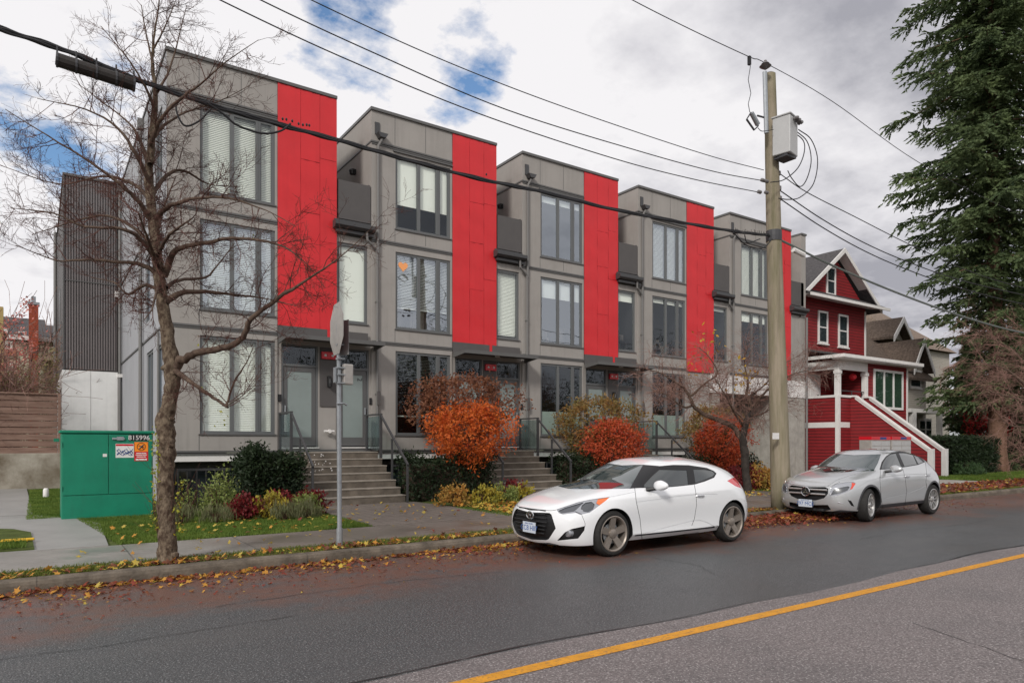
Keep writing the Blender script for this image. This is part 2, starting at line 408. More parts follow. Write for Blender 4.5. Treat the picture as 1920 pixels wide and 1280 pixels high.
# tar seam beside the worn lane
mt = mat('tar', (.018,.018,.019), .4, .5)
for a, b in ((-8,7.0),(9.0,16.5),(22,40)):
    up, dn = [], []
    n = int((b-a)*6)
    for i in range(n+1):
        x = a+(b-a)*i/n; y = 4.47+.05*math.sin(x*.7)+.03*math.sin(x*2.3)
        wd = .009*(1-abs(2*i/n-1)**4)*rr.uniform(.4,1.5)
        up.append((x, y+wd)); dn.append((x, y-wd))
    sheet('tar_seam', up+dn[::-1], .006, mt)
# weather streaks on the painted walls
streaks(M['stucco'], .16); streaks(M['side'], .14); streaks(M['red'], .15, (5,5,.3), (.25,.01,.012)); streaks(M['red'], .10, (2,2,.5), (.70,.07,.07)); streaks(M['white_panel'], .10); streaks(M['green'], .18, (9,9,1.2), (.02,.09,.06)); streaks(M['dark_panel'], .2); streaks(M['concrete'], .25, (5,5,.4), (.12,.10,.07)); streaks(M['pole'], .45, (14,14,.5), (.05,.04,.03))
# fine cracks in the lane
rc = random.Random(17)
for pts in ([(1.5,7.35),(3.2,7.5),(5.0,7.3)], [(6.9,5.6),(7.3,6.2),(7.2,7.0)], [(11.5,6.3),(13.4,6.5),(15.2,6.25),(17.0,6.4)], [(-1.5,6.6),(.2,6.45),(2.2,6.55)], [(4.5,1.2),(6.0,1.9),(6.6,3.2)], [(9.5,1.0),(11.8,2.6)]):
    up, dn = [], []
    for a, b in zip(pts[:-1], pts[1:]):
        for i in range(14):
            t = i/14; x = a[0]+(b[0]-a[0])*t+rc.gauss(0,.012); y = a[1]+(b[1]-a[1])*t+rc.gauss(0,.018); w_ = .0025+.004*rc.random()
            dx, dy = b[0]-a[0], b[1]-a[1]; l = math.hypot(dx, dy); up.append((x-dy/l*w_, y+dx/l*w_)); dn.append((x+dy/l*w_, y-dx/l*w_))
    sheet('road_crack', up+dn[::-1], .0065, mt)
# kerb
mk = mat('kerb_concrete', (.13,.108,.085), .85, .2, noise=.5, nscale=3.5, bump=.4, bscale=35, ndetail=8)
joints(mk, 3.0, 0, .012, fac=.5)
mb = MB(); prof = [(9.2,-.05),(9.2,.09),(9.215,.125),(9.245,.14),(9.36,.145),(9.36,-.05)]
xs = [-60+i*1.5 for i in range(160)]
for x in xs:
    for y, z in prof: mb.v.append((x, y+rr.uniform(-.004,.004), z+rr.uniform(-.004,.004)))
for i in range(len(xs)-1):
    for k in range(5): a = i*6+k; mb.f.append([a, a+6, a+7, a+1])
tag(mb.build('kerb', mk), kind='structure')
mv = mat('verge_soil', (.07,.045,.03), .95, .1, col2=(.085,.10,.025), nscale=2.4, bump=.5, bscale=40, ndetail=8)
sheet('verge', [(-60,9.36),(180,9.36),(180,9.86),(-60,9.86)], .135, mv, .2)
mw = mat('sidewalk_concrete', (.235,.22,.20), .55, .4, noise=.18, nscale=1.6, bump=.12, bscale=60, ndetail=8)
nt, p, L = node_chain(mw)
tc = nt.nodes.new('ShaderNodeTexCoord'); sx = nt.nodes.new('ShaderNodeSeparateXYZ'); L.new(tc.outputs['Object'], sx.inputs[0])
br = math_node(nt, 'ADD', sx.outputs[0], math_node(nt, 'MULTIPLY', tn(nt, .8, 5), 4))
mix_over(mw, math_node(nt, 'MULTIPLY', ramp(nt, br, 3.6, 5.2), .75), (.125,.10,.082))
joints(mw, 1.52, 0, .015, off=.5)
L.new(math_node(nt, 'ADD', math_node(nt, 'MULTIPLY', ramp(nt, tn(nt, 1.1, 4), .4, .65), .35), .28), p.inputs['Roughness'])
sheet('sidewalk', [(-60,9.86),(180,9.86),(180,11.5),(-60,11.5)], .155, mw, .2)
ml2 = mat('lawn_soil', (.07,.09,.025), .95, .1, noise=.4, nscale=5, bump=.5, bscale=30)
sheet('garden_ground', [(-60,11.5),(180,11.5),(180,60),(-60,60)], .14, ml2, .2)
# front walk at the left: fan of concrete
mw2 = mat('walkway_concrete', (.27,.262,.25), .5, .4, noise=.12, nscale=1.4, bump=.1, bscale=50, ndetail=8)
def zpts(px, z): return [tuple(at_z(u, v, z).xy) for u, v in px]
walk = zpts([(-60,970),(60,965),(135,969),(187,980),(203,1021)], .165)
walk = [(-6,11.5),(-6,walk[0][1])] + walk[1:4] + [(walk[4][0],11.5)]
sheet('path', walk, .166, mw2, .1)
side = zpts([(45,895),(62,966)], .17)
sheet('path', [(-4,walk[1][1]+.002),(side[1][0],walk[1][1]+.002),(side[0][0],side[0][1]),(-4,side[0][1])], .166, mw2, .1)
lawn_patch = [(-6,11.56),(-.02,11.56)] + zpts([(58,998),(25,992),(-60,990)], .18)
sheet('lawn_bed', lawn_patch, .19, ml2, .05)
# paved court in front of the steps, one per pair of doors
for n in range(3):
    X0 = 2.57+5.22*n
    sheet('path', [(X0+2.4,11.502),(X0+5.6,11.502),(X0+5.25,15.75),(X0+2.55,15.75)], .162, M['brickp'], .1)
joints(M['brickp'], .21, 0, .012); joints(M['brickp'], .105, 1, .01)
sheet('driveway', [(22.6,11.503),(30.2,11.503),(29.3,18.2),(22.6,18.2)], .161, M['concrete'], .1)
md = mat('leafy_dirt', (.10,.05,.035), .95, .1, noise=.45, nscale=3, bump=.5, bscale=30)
sheet('leaf_strewn_path', [(34,9.87),(180,9.87),(180,11.49),(34,11.49)], .1585, md)

# ------------------------------------------------------------------ townhouses
def wall_open(mb, x0, x1, z0, z1, ops, Y, depth):
    # front wall in the plane y=Y with rectangular openings and reveals of the given depth
    xs = sorted({x0, x1, *[o[0] for o in ops], *[o[1] for o in ops]}); zs = sorted({z0, z1, *[o[2] for o in ops], *[o[3] for o in ops]})
    for i in range(len(xs)-1):
        for j in range(len(zs)-1):
            a, b, c, d = xs[i], xs[i+1], zs[j], zs[j+1]; mx, mz = (a+b)/2, (c+d)/2
            if any(o[0] < mx < o[1] and o[2] < mz < o[3] for o in ops): continue
            mb.quad((a,Y,c),(b,Y,c),(b,Y,d),(a,Y,d))
    for a, b, c, d in ops:
        y2 = Y+depth
        mb.quad((a,Y,c),(a,y2,c),(b,y2,c),(b,Y,c)); mb.quad((a,Y,d),(b,Y,d),(b,y2,d),(a,y2,d))
        mb.quad((a,Y,c),(a,Y,d),(a,y2,d),(a,y2,c)); mb.quad((b,Y,c),(b,y2,c),(b,y2,d),(b,Y,d))
def slats(mb, x0, x1, z0, z1, y, pitch=.045, tilt=.6):
    z = z1
    c, s = math.cos(tilt)*.027, math.sin(tilt)*.027
    while z > z0:
        mb.quad((x0,y-c,z-s),(x1,y-c,z-s),(x1,y+c,z+s),(x0,y+c,z+s)); z -= pitch
def window(par, x0, x1, z0, z1, Y, panes, blind, glass='glass', fw=.07):
    # panes: list of (a,b) fractions; blind: dict
    w = x1-x0
    fr = MB()
    y0, y1 = Y+.03, Y+.09
    fr.box(x0+.002, x0+fw, y0, y1, z0+.002, z1-.002); fr.box(x1-fw, x1-.002, y0, y1, z0+.002, z1-.002)
    fr.box(x0+fw, x1-fw, y0, y1, z0+.002, z0+fw); fr.box(x0+fw, x1-fw, y0, y1, z1-fw, z1-.002)
    pp = [(x0+a*w, x0+b*w) for a, b in panes]
    for k in range(len(pp)-1):
        fr.box(pp[k][1], pp[k+1][0], y0-.004, y1, z0+fw, z1-fw)
        if pp[k+1][0]-pp[k][1] > .11:
            fr.box((pp[k][1]+pp[k+1][0])/2-.006, (pp[k][1]+pp[k+1][0])/2+.006, y0-.012, y0-.004, z0+fw, z1-fw)
    # sash of the last, narrow pane
    a, b = pp[-1]
    if len(pp) > 1:
        fr.box(a, a+.025, y0+.01, y1-.01, z0+fw, z1-fw); fr.box(b-.025, b, y0+.01, y1-.01, z0+fw, z1-fw)
    W = fr.build('window', M['frame'], par)
    if 'label' in blind: W['label'] = blind['label']
    sl = MB(); sl.box(x0-.03, x1+.03, Y-.035, Y+.03, z0-.03, z0+.001); sl.build('sill', M['trim'], W)
    g = MB(); g.quad((x0+fw,Y+.055,z0+fw),(x1-fw,Y+.055,z0+fw),(x1-fw,Y+.055,z1-fw),(x0+fw,Y+.055,z1-fw)); g.build('glass', M[glass], W)
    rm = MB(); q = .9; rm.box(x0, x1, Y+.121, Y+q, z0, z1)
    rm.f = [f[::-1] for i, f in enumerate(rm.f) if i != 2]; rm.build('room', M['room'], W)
    h = z1-z0-2*fw; top = z1-fw
    if blind.get('kind') == 'slat':
        s = MB(); zb = top-h*blind.get('cover', 1.0)
        for a, b in pp: slats(s, a-.02, b+.02, zb, top, Y+.15, tilt=blind.get('tilt', .9))
        s.box(x0+fw, x1-fw, Y+.13, Y+.17, zb-.03, zb+.0)
        s.build('blind', M['blind'], W)
    elif blind.get('kind') == 'shade':
        s = MB(); zb = top-h*blind.get('cover', .3)
        for a, b in pp: s.box(a-.015, b+.015, Y+.13, Y+.134, zb, top)
        s.build('shade', M['shade'], W)
    if blind.get('frost'):
        s = MB(); s.box(x0+fw, x1-fw, Y+.062, Y+.066, z0+fw, z0+fw+h*blind['frost']); s.build('frosted_film', M['frost_pale'], W)
    if blind.get('stuff'):
        # things standing inside: dim furniture and a lamp
        s = MB(); r = random.Random(blind['stuff'])
        for k in range(7):
            a = x0+fw+r.random()*(w-.5); zq = z0+.05+r.random()*.5
            s.box(a, a+.1+r.random()*.4, Y+.4, Y+.6, z0+fw, zq+.2)
        s.build('furniture', M['interior'], W)
    return W
M['interior'] = mat('interior_furniture', (.12,.10,.09), .7, .3, noise=.5, nscale=3)
P3 = [(.037,.39),(.445,.735),(.80,.962)]
P1 = [(.08,.92)]
BL = {0: [dict(kind='slat', tilt=1.05), dict(kind='slat', tilt=.92), dict(kind='slat', tilt=1.0), dict(kind='shade', cover=1)],
      1: [dict(kind='shade', cover=.66), dict(kind='slat', tilt=.65, cover=.72, stuff=3), dict(kind='slat', tilt=.05, cover=.78), dict(kind='slat', tilt=1.1, cover=.96)],
      2: [dict(kind='shade', cover=.10), dict(kind='shade', cover=.28, stuff=4), dict(stuff=5, frost=.33), dict(kind='shade', cover=.15, stuff=6)],
      3: [dict(kind='slat', tilt=.8), dict(kind='shade', cover=.07, stuff=7), dict(stuff=8, frost=.33), dict(kind='shade', cover=.05, stuff=9)],
      4: [dict(kind='slat', tilt=1.0), dict(kind='shade', cover=.16, stuff=10), None, None]}
GL = {0: ['glass','glass_hi','glass','glass'], 1: ['glass','glass_hi','glass_dark','glass'], 2: ['glass_hi','glass_hi','glass_dark','glass'],
      3: ['glass_hi','glass','glass_dark','glass'], 4: ['glass','glass','glass','glass']}
LBL = ['end townhouse with ribbed dark tower at its back, behind the bare street tree',
       'townhouse with an orange paper heart in its middle window',
       'middle townhouse of the row, behind the round orange shrub and white car',
       'fourth townhouse from the left, directly above the bare twisted tree',
       'last townhouse of the row over the driveway opening, beside the red wooden house']
FY = 18.3
def text_mesh(name, s, size, m, loc, rot, parent, ext=.002, align='CENTER'):
    cu = bpy.data.curves.new(name, 'FONT'); cu.body = s; cu.size = size; cu.extrude = ext; cu.align_x = align; cu.align_y = 'CENTER'
    cu.materials.append(m); o = bpy.data.objects.new(name, cu); COL.objects.link(o)
    dg = bpy.context.evaluated_depsgraph_get(); me = bpy.data.meshes.new_from_object(o.evaluated_get(dg))
    bpy.data.objects.remove(o); o2 = bpy.data.objects.new(name, me); COL.objects.link(o2)
    o2.location = Vector(loc)-wloc(parent); o2.rotation_euler = rot; o2.parent = parent
    return o2
def door(T, x0, x1, Y, num, lam):
    z0, z1, zt = 1.52, 3.66, 4.24
    fr = MB()
    fr.box(x0, x0+.05, Y+.02, Y+.1, z0, zt); fr.box(x1-.05, x1, Y+.02, Y+.1, z0, zt)
    fr.box(x0+.05, x1-.05, Y+.02, Y+.1, z1, z1+.06); fr.box(x0+.05, x1-.05, Y+.02, Y+.1, zt-.05, zt)
    Dr = fr.build('door', M['frame'], T)
    lf = MB(); a, b = x0+.055, x1-.055
    lf.box(a, a+.11, Y+.045, Y+.09, z0+.03, z1-.004); lf.box(b-.11, b, Y+.045, Y+.09, z0+.03, z1-.004)
    lf.box(a+.11, b-.11, Y+.045, Y+.09, z0+.03, z0+.27); lf.box(a+.11, b-.11, Y+.045, Y+.09, z1-.13, z1-.004)
    lf.build('door_leaf', M['dark_door'], Dr)
    g = MB(); g.box(a+.11, b-.11, Y+.06, Y+.07, z0+.27, z1-.13); g.build('frosted_pane', M['frost'], Dr)
    g = MB(); g.quad((a,Y+.06,z1+.06),(b,Y+.06,z1+.06),(b,Y+.06,zt-.05),(a,Y+.06,zt-.05)); g.build('transom', M['glass'], Dr)
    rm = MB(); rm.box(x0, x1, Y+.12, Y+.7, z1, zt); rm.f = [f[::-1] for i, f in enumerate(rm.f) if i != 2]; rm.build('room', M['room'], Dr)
    h = MB(); h.bevbox(b-.07, b-.04, Y-.01, Y+.045, z0+.9, z0+1.1, .006) if lam else h.bevbox(a+.03, a+.06, Y-.01, Y+.045, z0+.9, z0+1.1, .006)
    h.build('handle', M['steel'], Dr)
    s = MB(); s.box(x0-.02, x1+.02, Y-.04, Y+.10, z0-.03, z0-.001); s.build('threshold', M['white'], Dr)
    if num: text_mesh('door_number', num, .2, M['black'], (b-.2, Y+.055, z1-.25), (R(90), R(90), 0), Dr)
M['dark_door'] = mat('door_leaf_grey', (.10,.10,.10), .45, .4)
M['redsign'] = mat('red_sign', (.55,.01,.02), .35, .5)
M['heart'] = mat('orange_paper', (.85,.36,.14), .7, .2)
def townhouse(n):
    X = 2.57+5.22*n
    T = thing('townhouse', LBL[n], 'townhouse', (X, FY, 0), 'townhouses in the grey and red row')
    ops = [(X+.74, X+2.55, 7.80, 9.93), (X+.74, X+2.55, 4.92, 7.14)] + ([(X+.74, X+2.55, 1.86, 4.28)] if n < 4 else [])
    wz = 1.42 if n < 4 else 3.66
    mb = MB(); wall_open(mb, X, X+2.61, wz, 11.02, ops, FY, .12)
    # side walls, back and roof of this block
    if n == 0:
        # left gable wall with its own openings is made below
        pass
    else: mb.quad((X,FY,wz),(X,FY,11.02),(X,31.5,11.02),(X,31.5,wz))
    mb.quad((X+4.19,FY+.02,wz),(X+4.19,31.5,wz),(X+4.19,31.5,11.02),(X+4.19,FY+.02,11.02))
    mb.quad((X,31.5,0),(X+4.19,31.5,0),(X+4.19,31.5,11.02),(X,31.5,11.02)) if n < 4 else None
    mb.quad((X,FY,10.9),(X+4.19,FY,10.9),(X+4.19,31.5,10.9),(X,31.5,10.9))
    # bay with the front door under the red panels
    if n < 3: wall_open(mb, X+2.61, X+4.19, 1.42, 4.7, [(X+2.72, X+3.70, 1.52, 4.24)], FY+.03, .1)
    elif n == 3: wall_open(mb, X+2.61, X+4.0, .3, 4.7, [], FY+.03, .1)
    # recessed strip with the small window
    if n < 3: wall_open(mb, X+4.19, X+5.22, 1.42, 7.36, [(X+4.24, X+5.12, 4.96, 7.16), (X+4.24, X+5.16, 1.52, 4.24)], FY+.045, .1)
    elif n == 3: wall_open(mb, X+4.19, X+5.22, 4.4, 7.36, [(X+4.24, X+5.12, 4.96, 7.16)], FY+.045, .1)
    else: wall_open(mb, X+4.19, X+4.9, 4.4, 7.36, [], FY+.045, .1)
    mb.build('wall', M['stucco'], T)
    # panel joints
    j = MB()
    jx = [X+.72]
    for x in jx:
        for a, b in ((10.2,11.0),(7.4,7.78),(4.5,4.9)) + (((1.45,1.83),) if n < 4 else ()): j.box(x-.006, x+.006, FY-.004, FY+.01, a, b)
    j.box(X+1.7, X+1.712, FY-.004, FY+.01, 10.2, 11.0); j.box(X+1.7, X+1.712, FY-.004, FY+.01, 7.45, 7.77)
    j.build('panel_joint', M['trim'], T)
    # trim bands
    t = MB()
    for z in (10.12, 7.36, 4.48) + ((1.40,) if n < 4 else ()):
        t = MB(); t.box(X+.0, X+2.60, FY-.035, FY-.001, z, z+.045); t.build('trim_band', M['trim'], T)
        t = MB(); t.box(X+.0, X+2.60, FY-.02, FY-.001, z-.05, z-.02); t.build('trim_band', M['trim'], T)
    for z in (10.12,):
        if n > 0: t = MB(); t.box(X-.02, X-.001, FY-.035, 21.4, z, z+.045); t.build('trim_band', M['trim'], T)
    t = MB(); t.box(X+.66, X+2.60, FY-.05, FY-.001, 10.0, 10.04); t.build('window_hood', M['trim'], T)
    if n < 4: t = MB(); t.box(X+2.61, X+(5.2 if n < 3 else 4.0), FY-.045, FY+.02, 1.36, 1.46); t.build('trim_band', M['trim'], T)
    c = MB(); c.box(X-.03, X+4.21, FY-.05, FY+.12, 11.021, 11.10); c.box(X-.03, X+.12, FY+.12, 31.5, 11.021, 11.10); c.box(X+4.07, X+4.21, FY+.12, 31.5, 11.021, 11.10)
    c.build('roof_coping', M['trim'], T)
    # red cladding: separate sheets with narrow joints
    r = MB(); zb = 4.68 if n < 3 else 4.42
    xa, xb = X+2.612, X+4.19
    cols = [xa, xa+.60, xa+1.12, xb]
    rr2 = random.Random(11+n)
    stag = [[zb, 11.015], [zb, 5.9+rr2.random(), 7.5+rr2.random()*.5, 8.8+rr2.random()*.4, 11.015], [zb, 6.6+rr2.random(), 9.1+rr2.random()*.4, 11.015]]
    for k in range(3):
        for q in range(len(stag[k])-1):
            bm = bmesh.new(); x0_, x1_, z0_, z1_ = cols[k]+.003*(k > 0), cols[k+1]-.003*(k < 2), stag[k][q]+.003, stag[k][q+1]-.003
            nx, nz = 6, max(6, int((z1_-z0_)/.12))
            g = [[bm.verts.new((x0_+(x1_-x0_)*i/nx, FY-.018+.006*math.sin(i*1.9+k*2+jj*.7)*math.exp(-min(jj, nz-jj)*.8)-.004*math.sin(jj*.9+k), z0_+(z1_-z0_)*jj/nz)) for i in range(nx+1)] for jj in range(nz+1)]
            for jj in range(nz):
                for i in range(nx): bm.faces.new((g[jj][i], g[jj][i+1], g[jj+1][i+1], g[jj+1][i]))
            r.addbm(bm)
    r.build('red_panel', M['red'], T, smooth=True)
    b = MB(); b.box(xa+.002, xb, FY-.008, FY+.018, zb-.01, 11.02); b.build('panel_backing', M['redback'], T)
    # right edge return of the red cladding
    b = MB(); b.box(xb+.001, xb+.012, FY-.02, FY+.5, zb, 11.018); b.build('red_return', M['red'], T)
    for i, (o, ki) in enumerate(zip(ops, range(3))):
        W = window(T, *o, FY, P3, BL[n][ki], GL[n][ki])
    if n == 1:
        hp = []
        for k in range(40):
            a = 2*math.pi*k/40; hx = 16*math.sin(a)**3; hz = 13*math.cos(a)-5*math.cos(2*a)-2*math.cos(3*a)-math.cos(4*a)
            hp.append((X+1.0+hx*.0095, FY+.048, 6.76+hz*.0098))
        h = MB(); h.prism(hp, (0,.003,0)); h.build('paper_heart', M['heart'], T, label='orange paper heart stuck inside the window glass')
    if n < 4:
        window(T, X+4.24, X+5.12, 4.96, 7.16, FY+.045, P1, BL[n][3], GL[n][3])
    if n < 3:
        door(T, X+2.72, X+3.70, FY+.03, None, False); door(T, X+4.24, X+5.16, FY+.045, ['2','4','6','8'][n], True)
        # pier between the doors: dark panel, wall lamp, red number box, hose bib
        d = MB(); d.box(X+3.74, X+4.20, FY-.0, FY+.029, 2.62, 4.22); d.build('pier_panel', M['dark_panel'], T)
        s = MB(); s.bevbox(X+3.77, X+4.17, FY-.07, FY-.001, 3.90, 4.10, .01); S = s.build('alarm_light_box', M['redsign'], T)
        for k in (0, 1): s = MB(); s.lathe([(.0,-.02),(.028,-.018),(.035,0)], (X+3.87+.2*k, FY-.07, 4.0), 'y', 12); s.build('lens', M['white'], S)
        l = MB(); l.bevbox(X+3.93, X+4.03, FY-.10, FY-.001, 3.15, 3.45, .02); l.lathe([(.05,-.1),(.055,0),(.03,.12)], (X+3.98, FY-.12, 3.25), 'z', 14)
        l.build('wall_lamp', M['black'], T)
        h = MB(); h.lathe([(.05,-.16),(.055,-.12),(.03,-.1),(.03,0)], (X+3.96, FY-.001, 1.95), 'y', 14); h.lathe([(.03,-.14),(.03,.14)], (X+3.96, FY-.1, 1.95), 'x', 10)
        h.build('standpipe', M['white'], T)
        bx = MB(); bx.bevbox(X+2.63, X+2.70, FY-.04, FY+.03, 2.72, 2.90, .006); bx.bevbox(X+5.17, X+5.22, FY-.03, FY+.045, 2.72, 2.90, .006); bx.build('intercom', M['black'], T)
        # dark fascia and slim awning over the doors
        f = MB()
        if n < 3: f.box(X+2.612, X+5.1, FY-.04, FY-.02, 4.36, 4.70)
        f.build('fascia', M['dark_panel'], T) if n < 3 else None
        a = MB(); a.box(X+2.66, X+5.26, FY-.72, FY-.042, 4.34, 4.37)
        a.box(X+2.62, X+5.30, FY-.76, FY-.70, 4.29, 4.39)
        a.prism([(X+2.62,FY-.70,4.29),(X+2.62,FY-.042,4.22),(X+2.62,FY-.042,4.37),(X+2.62,FY-.70,4.37)], (.04,0,0))
        a.prism([(X+5.26,FY-.70,4.29),(X+5.26,FY-.042,4.22),(X+5.26,FY-.042,4.37),(X+5.26,FY-.70,4.37)], (.04,0,0))
        A = a.build('awning', M['trim'], T)
        l = MB(); l.lathe([(.07,0),(.08,-.03),(.08,-.05)], (X+3.98, FY-.4, 4.34), 'z', 16); l.build('downlight', M['white'], A)
        # tongue of red sheet that runs down to the awning
        b = MB(); b.box(X+3.93, X+4.02, FY-.05, FY-.041, 4.38, 4.74); b.build('red_tongue', M['red'], T) if n < 3 else None
    # balcony in the recess
    x0, x1 = X+4.205, X+5.215
    p = MB(); p.box(x0+.05, x1-.02, FY+.0, FY+.04, 7.80, 8.86); p.box(x0+.04, x0+.07, FY+.04, FY+.09, 7.6, 8.9); p.box(x1-.06, x1-.03, FY+.04, FY+.09, 7.6, 8.9)
    B = p.build('balcony_parapet', M['dark_panel'], T)
    p = MB(); p.box(x0, x1, FY+.05, 21.4, 7.38, 7.46); p.build('balcony_floor', M['trim'], B)
    g = MB()
    g.prism([(x0-.12,FY-.02,7.70),(x0-.12,FY-.26,7.66),(x0-.12,FY-.26,7.56),(x0-.12,FY-.20,7.50),(x0-.12,FY-.02,7.48)], (1.16,0,0))
    g.box(x0-.05, x1+.03, FY-.12, FY-.02, 7.40, 7.478); g.box(x0-.08, x1-.02, FY-.05, FY-.02, 7.702, 7.76)
    g.build('gutter', M['rail'], T)
    b = MB(); b.box(X+4.20, X+5.21, 21.4, 21.5, 7.36, 9.9); b.build('recess_wall', M['side'], T)
    w = MB(); w.box(x1-.10, x1-.01, FY+1.1, FY+1.2, 9.55, 9.7); w.lathe([(.07,-.06),(.09,.05),(.06,.1)], (x1-.12, FY+1.15, 9.6), 'z', 12); w.build('balcony_lamp', M['black'], T)
    # scupper, hopper and downpipe stand on the left margin of blocks two to five
    if n > 0:
        s = MB(); px = X+.22
        s.box(px-.12, px+.02, FY-.03, FY-.001, 10.36, 10.70)
        s.prism([(px-.1,FY-.22,10.36),(px+.2,FY-.22,10.36),(px+.13,FY-.22,10.24),(px-.03,FY-.22,10.24)], (0,.21,0))
        s.build('scupper', M['rail'], T)
        t = MB(); t.tube([(px+.05,FY-.12,10.25),(px+.04,FY-.12,10.18),(px-.04,FY-.07,10.02),(px-.05,FY-.06,9.9),(px-.05,FY-.06,7.0)], .04, 8)
        t.build('downpipe', M['pipe'], T)
        t = MB(); t.tube([(px-.42,FY-.15,7.5),(px-.40,FY-.14,7.28),(px-.1,FY-.07,7.08),(px-.07,FY-.06,6.95),(px-.07,FY-.06,1.42)], .038, 8)
        for z in (5.6, 3.0): t.box(px-.12, px-.02, FY-.1, FY-.001, z, z+.03)
        t.build('downpipe', M['pipe'], T)
        for q in (M,): pass
        if n < 4: b = MB(); b.bevbox(px-.10, px+.0, FY-.13, FY-.1, 2.7, 3.1, .01); b.build('pipe_box', M['dark_panel'], T)
    # basement storey
    if n < 4:
        b = MB(); b.box(X, X+2.55, FY+.02, FY+.12, 1.18, 1.36); b.build('foundation_band', M['white'], T)
        b = MB(); b.box(X, X+2.55, FY+.5, FY+.6, -.5, 1.178); b.box(X+2.45, X+2.55, FY+.02, FY+.5, -.5, 1.178); b.build('basement_wall', M['dark_panel'], T)
        g = MB(); g.box(X+.1, X+2.3, FY+.485, FY+.499, 0.1, 1.0); g.build('basement_window', M['housewin'], T)
        g = MB(); g.box(X+.05, X+2.45, FY-1.25, FY-1.2, 1.0, 1.05)
        for k in range(13): g.box(X+.05+.195*k, X+.075+.195*k, FY-1.24, FY-1.21, .15, 1.0)
        g.build('area_railing', M['rail'], T)
    return T
M['redback'] = mat('red_joint', (.20,.006,.01), .7, .2)
TH = [townhouse(n) for n in range(5)]
# left gable of the first block
T0 = TH[0]; X = 2.57
mb = MB(); ops = []
def yz_wall(mb, X, y0, y1, z0, z1, ops, depth):
    ys = sorted({y0, y1, *[o[0] for o in ops], *[o[1] for o in ops]}); zs = sorted({z0, z1, *[o[2] for o in ops], *[o[3] for o in ops]})
    for i in range(len(ys)-1):
        for j in range(len(zs)-1):
            a, b, c, d = ys[i], ys[i+1], zs[j], zs[j+1]; my_, mz = (a+b)/2, (c+d)/2
            if any(o[0] < my_ < o[1] and o[2] < mz < o[3] for o in ops): continue
            mb.quad((X,a,c),(X,a,d),(X,b,d),(X,b,c))
    for a, b, c, d in ops:
        x2 = X+depth
        mb.quad((X,a,c),(x2,a,c),(x2,a,d),(X,a,d)); mb.quad((X,b,c),(X,b,d),(x2,b,d),(x2,b,c))
        mb.quad((X,a,c),(X,b,c),(x2,b,c),(x2,a,c)); mb.quad((X,a,d),(x2,a,d),(x2,b,d),(X,b,d))
sops = [(18.95,19.9,2.2,4.1),(20.6,21.9,1.75,4.15),(18.95,19.9,5.2,7.0),(21.2,22.2,5.0,6.9),(19.0,20.2,8.1,10.0)]
yz_wall(mb, X, FY, 31.5, .0, 11.02, sops, .12)
mb.build('gable_wall', M['side'], T0)
for a, b, c, d in sops:
    f = MB(); f.box(X+.03, X+.09, a, a+.07, c, d); f.box(X+.03, X+.09, b-.07, b, c, d); f.box(X+.03, X+.09, a+.07, b-.07, c, c+.07); f.box(X+.03, X+.09, a+.07, b-.07, d-.07, d)
    if b-a > 1: f.box(X+.03, X+.09, (a+b)/2-.04, (a+b)/2+.04, c+.07, d-.07)
    W = f.build('window', M['frame'], T0)
    g = MB(); g.quad((X+.06,a,c),(X+.06,a,d),(X+.06,b,d),(X+.06,b,c)); g.build('glass', M['glass_hi'], W)
    g = MB(); g.box(X+.125, X+.7, a, b, c, d); g.build('room', M['room'], W)
for z in (7.36, 4.48, 1.36): t = MB(); t.box(X-.03, X-.001, FY+.0, 31.5, z, z+.05); t.build('trim_band', M['trim'], T0)
for y in (22.6, 28.6): t = MB(); t.tube([(X-.08,y,10.9),(X-.08,y,.2)], .05, 8); t.box(X-.16, X-.01, y-.1, y+.1, 10.7, 11.0); t.build('downpipe', M['pipe'], T0)
t = MB(); t.tube([(X-.06,19.2,4.4),(X-.06,19.2,.2)], .03, 8); t.build('conduit', M['pipe'], T0)
# ribbed tower at the back with a pale base
mb = MB(); tx0, tx1, ty = .80, 2.42, 28.8
n = 20; pts = []
wd = (tx1-tx0)/n
for i in range(n):
    a = tx0+i*wd; pts += [(a, ty), (a+wd*.32, ty), (a+wd*.42, ty+.06), (a+wd*.82, ty+.06), (a+wd*.92, ty)]
pts.append((tx1, ty))
for a, b in zip(pts[:-1], pts[1:]):
    for z0, z1 in ((4.24,7.33),(7.36,11.0)): mb.quad((a[0],a[1],z0),(b[0],b[1],z0),(b[0],b[1],z1),(a[0],a[1],z1))
Tw = mb.build('corrugated_tower', M['corr'], T0)
b = MB(); b.box(tx0, tx1+.1, ty+.07, 39, 4.2, 11.0); b.build('tower_wall', M['dark_panel'], Tw)
b = MB(); b.box(tx0-.04, tx1+.04, ty-.05, 39, 11.001, 11.08); b.box(tx0-.01, tx1+.01, ty-.015, ty+.03, 7.331, 7.359); b.box(tx0-.03, tx0+.0, ty-.03, ty+.04, 4.2, 11); b.build('tower_trim', M['trim'], Tw)
b = MB(); b.box(tx0-.05, tx0+.80, ty-.02, 38, .1, 4.19); b.box(tx0+.81, tx1+.02, ty-.02, 38, .1, 4.19); b.build('pale_base', M['white_panel'], Tw)
b = MB(); b.box(tx0-.02, tx0-.001, 33, 34.0, 6.2, 7.8); b.box(tx0-.02, tx0-.001, 31, 31.6, 4.9, 6.2); b.build('tower_window', M['frame'], Tw)
b = MB(); b.tube([(tx0-.1,36.5,10.9),(tx0-.1,36.5,.2)], .07, 8); b.build('downpipe', M['pipe'], Tw)
b = MB(); b.tube([(tx1+.06,ty-.1,4.1),(tx1+.06,ty-.1,.2)], .05, 8); b.build('downpipe', M['pipe'], Tw)
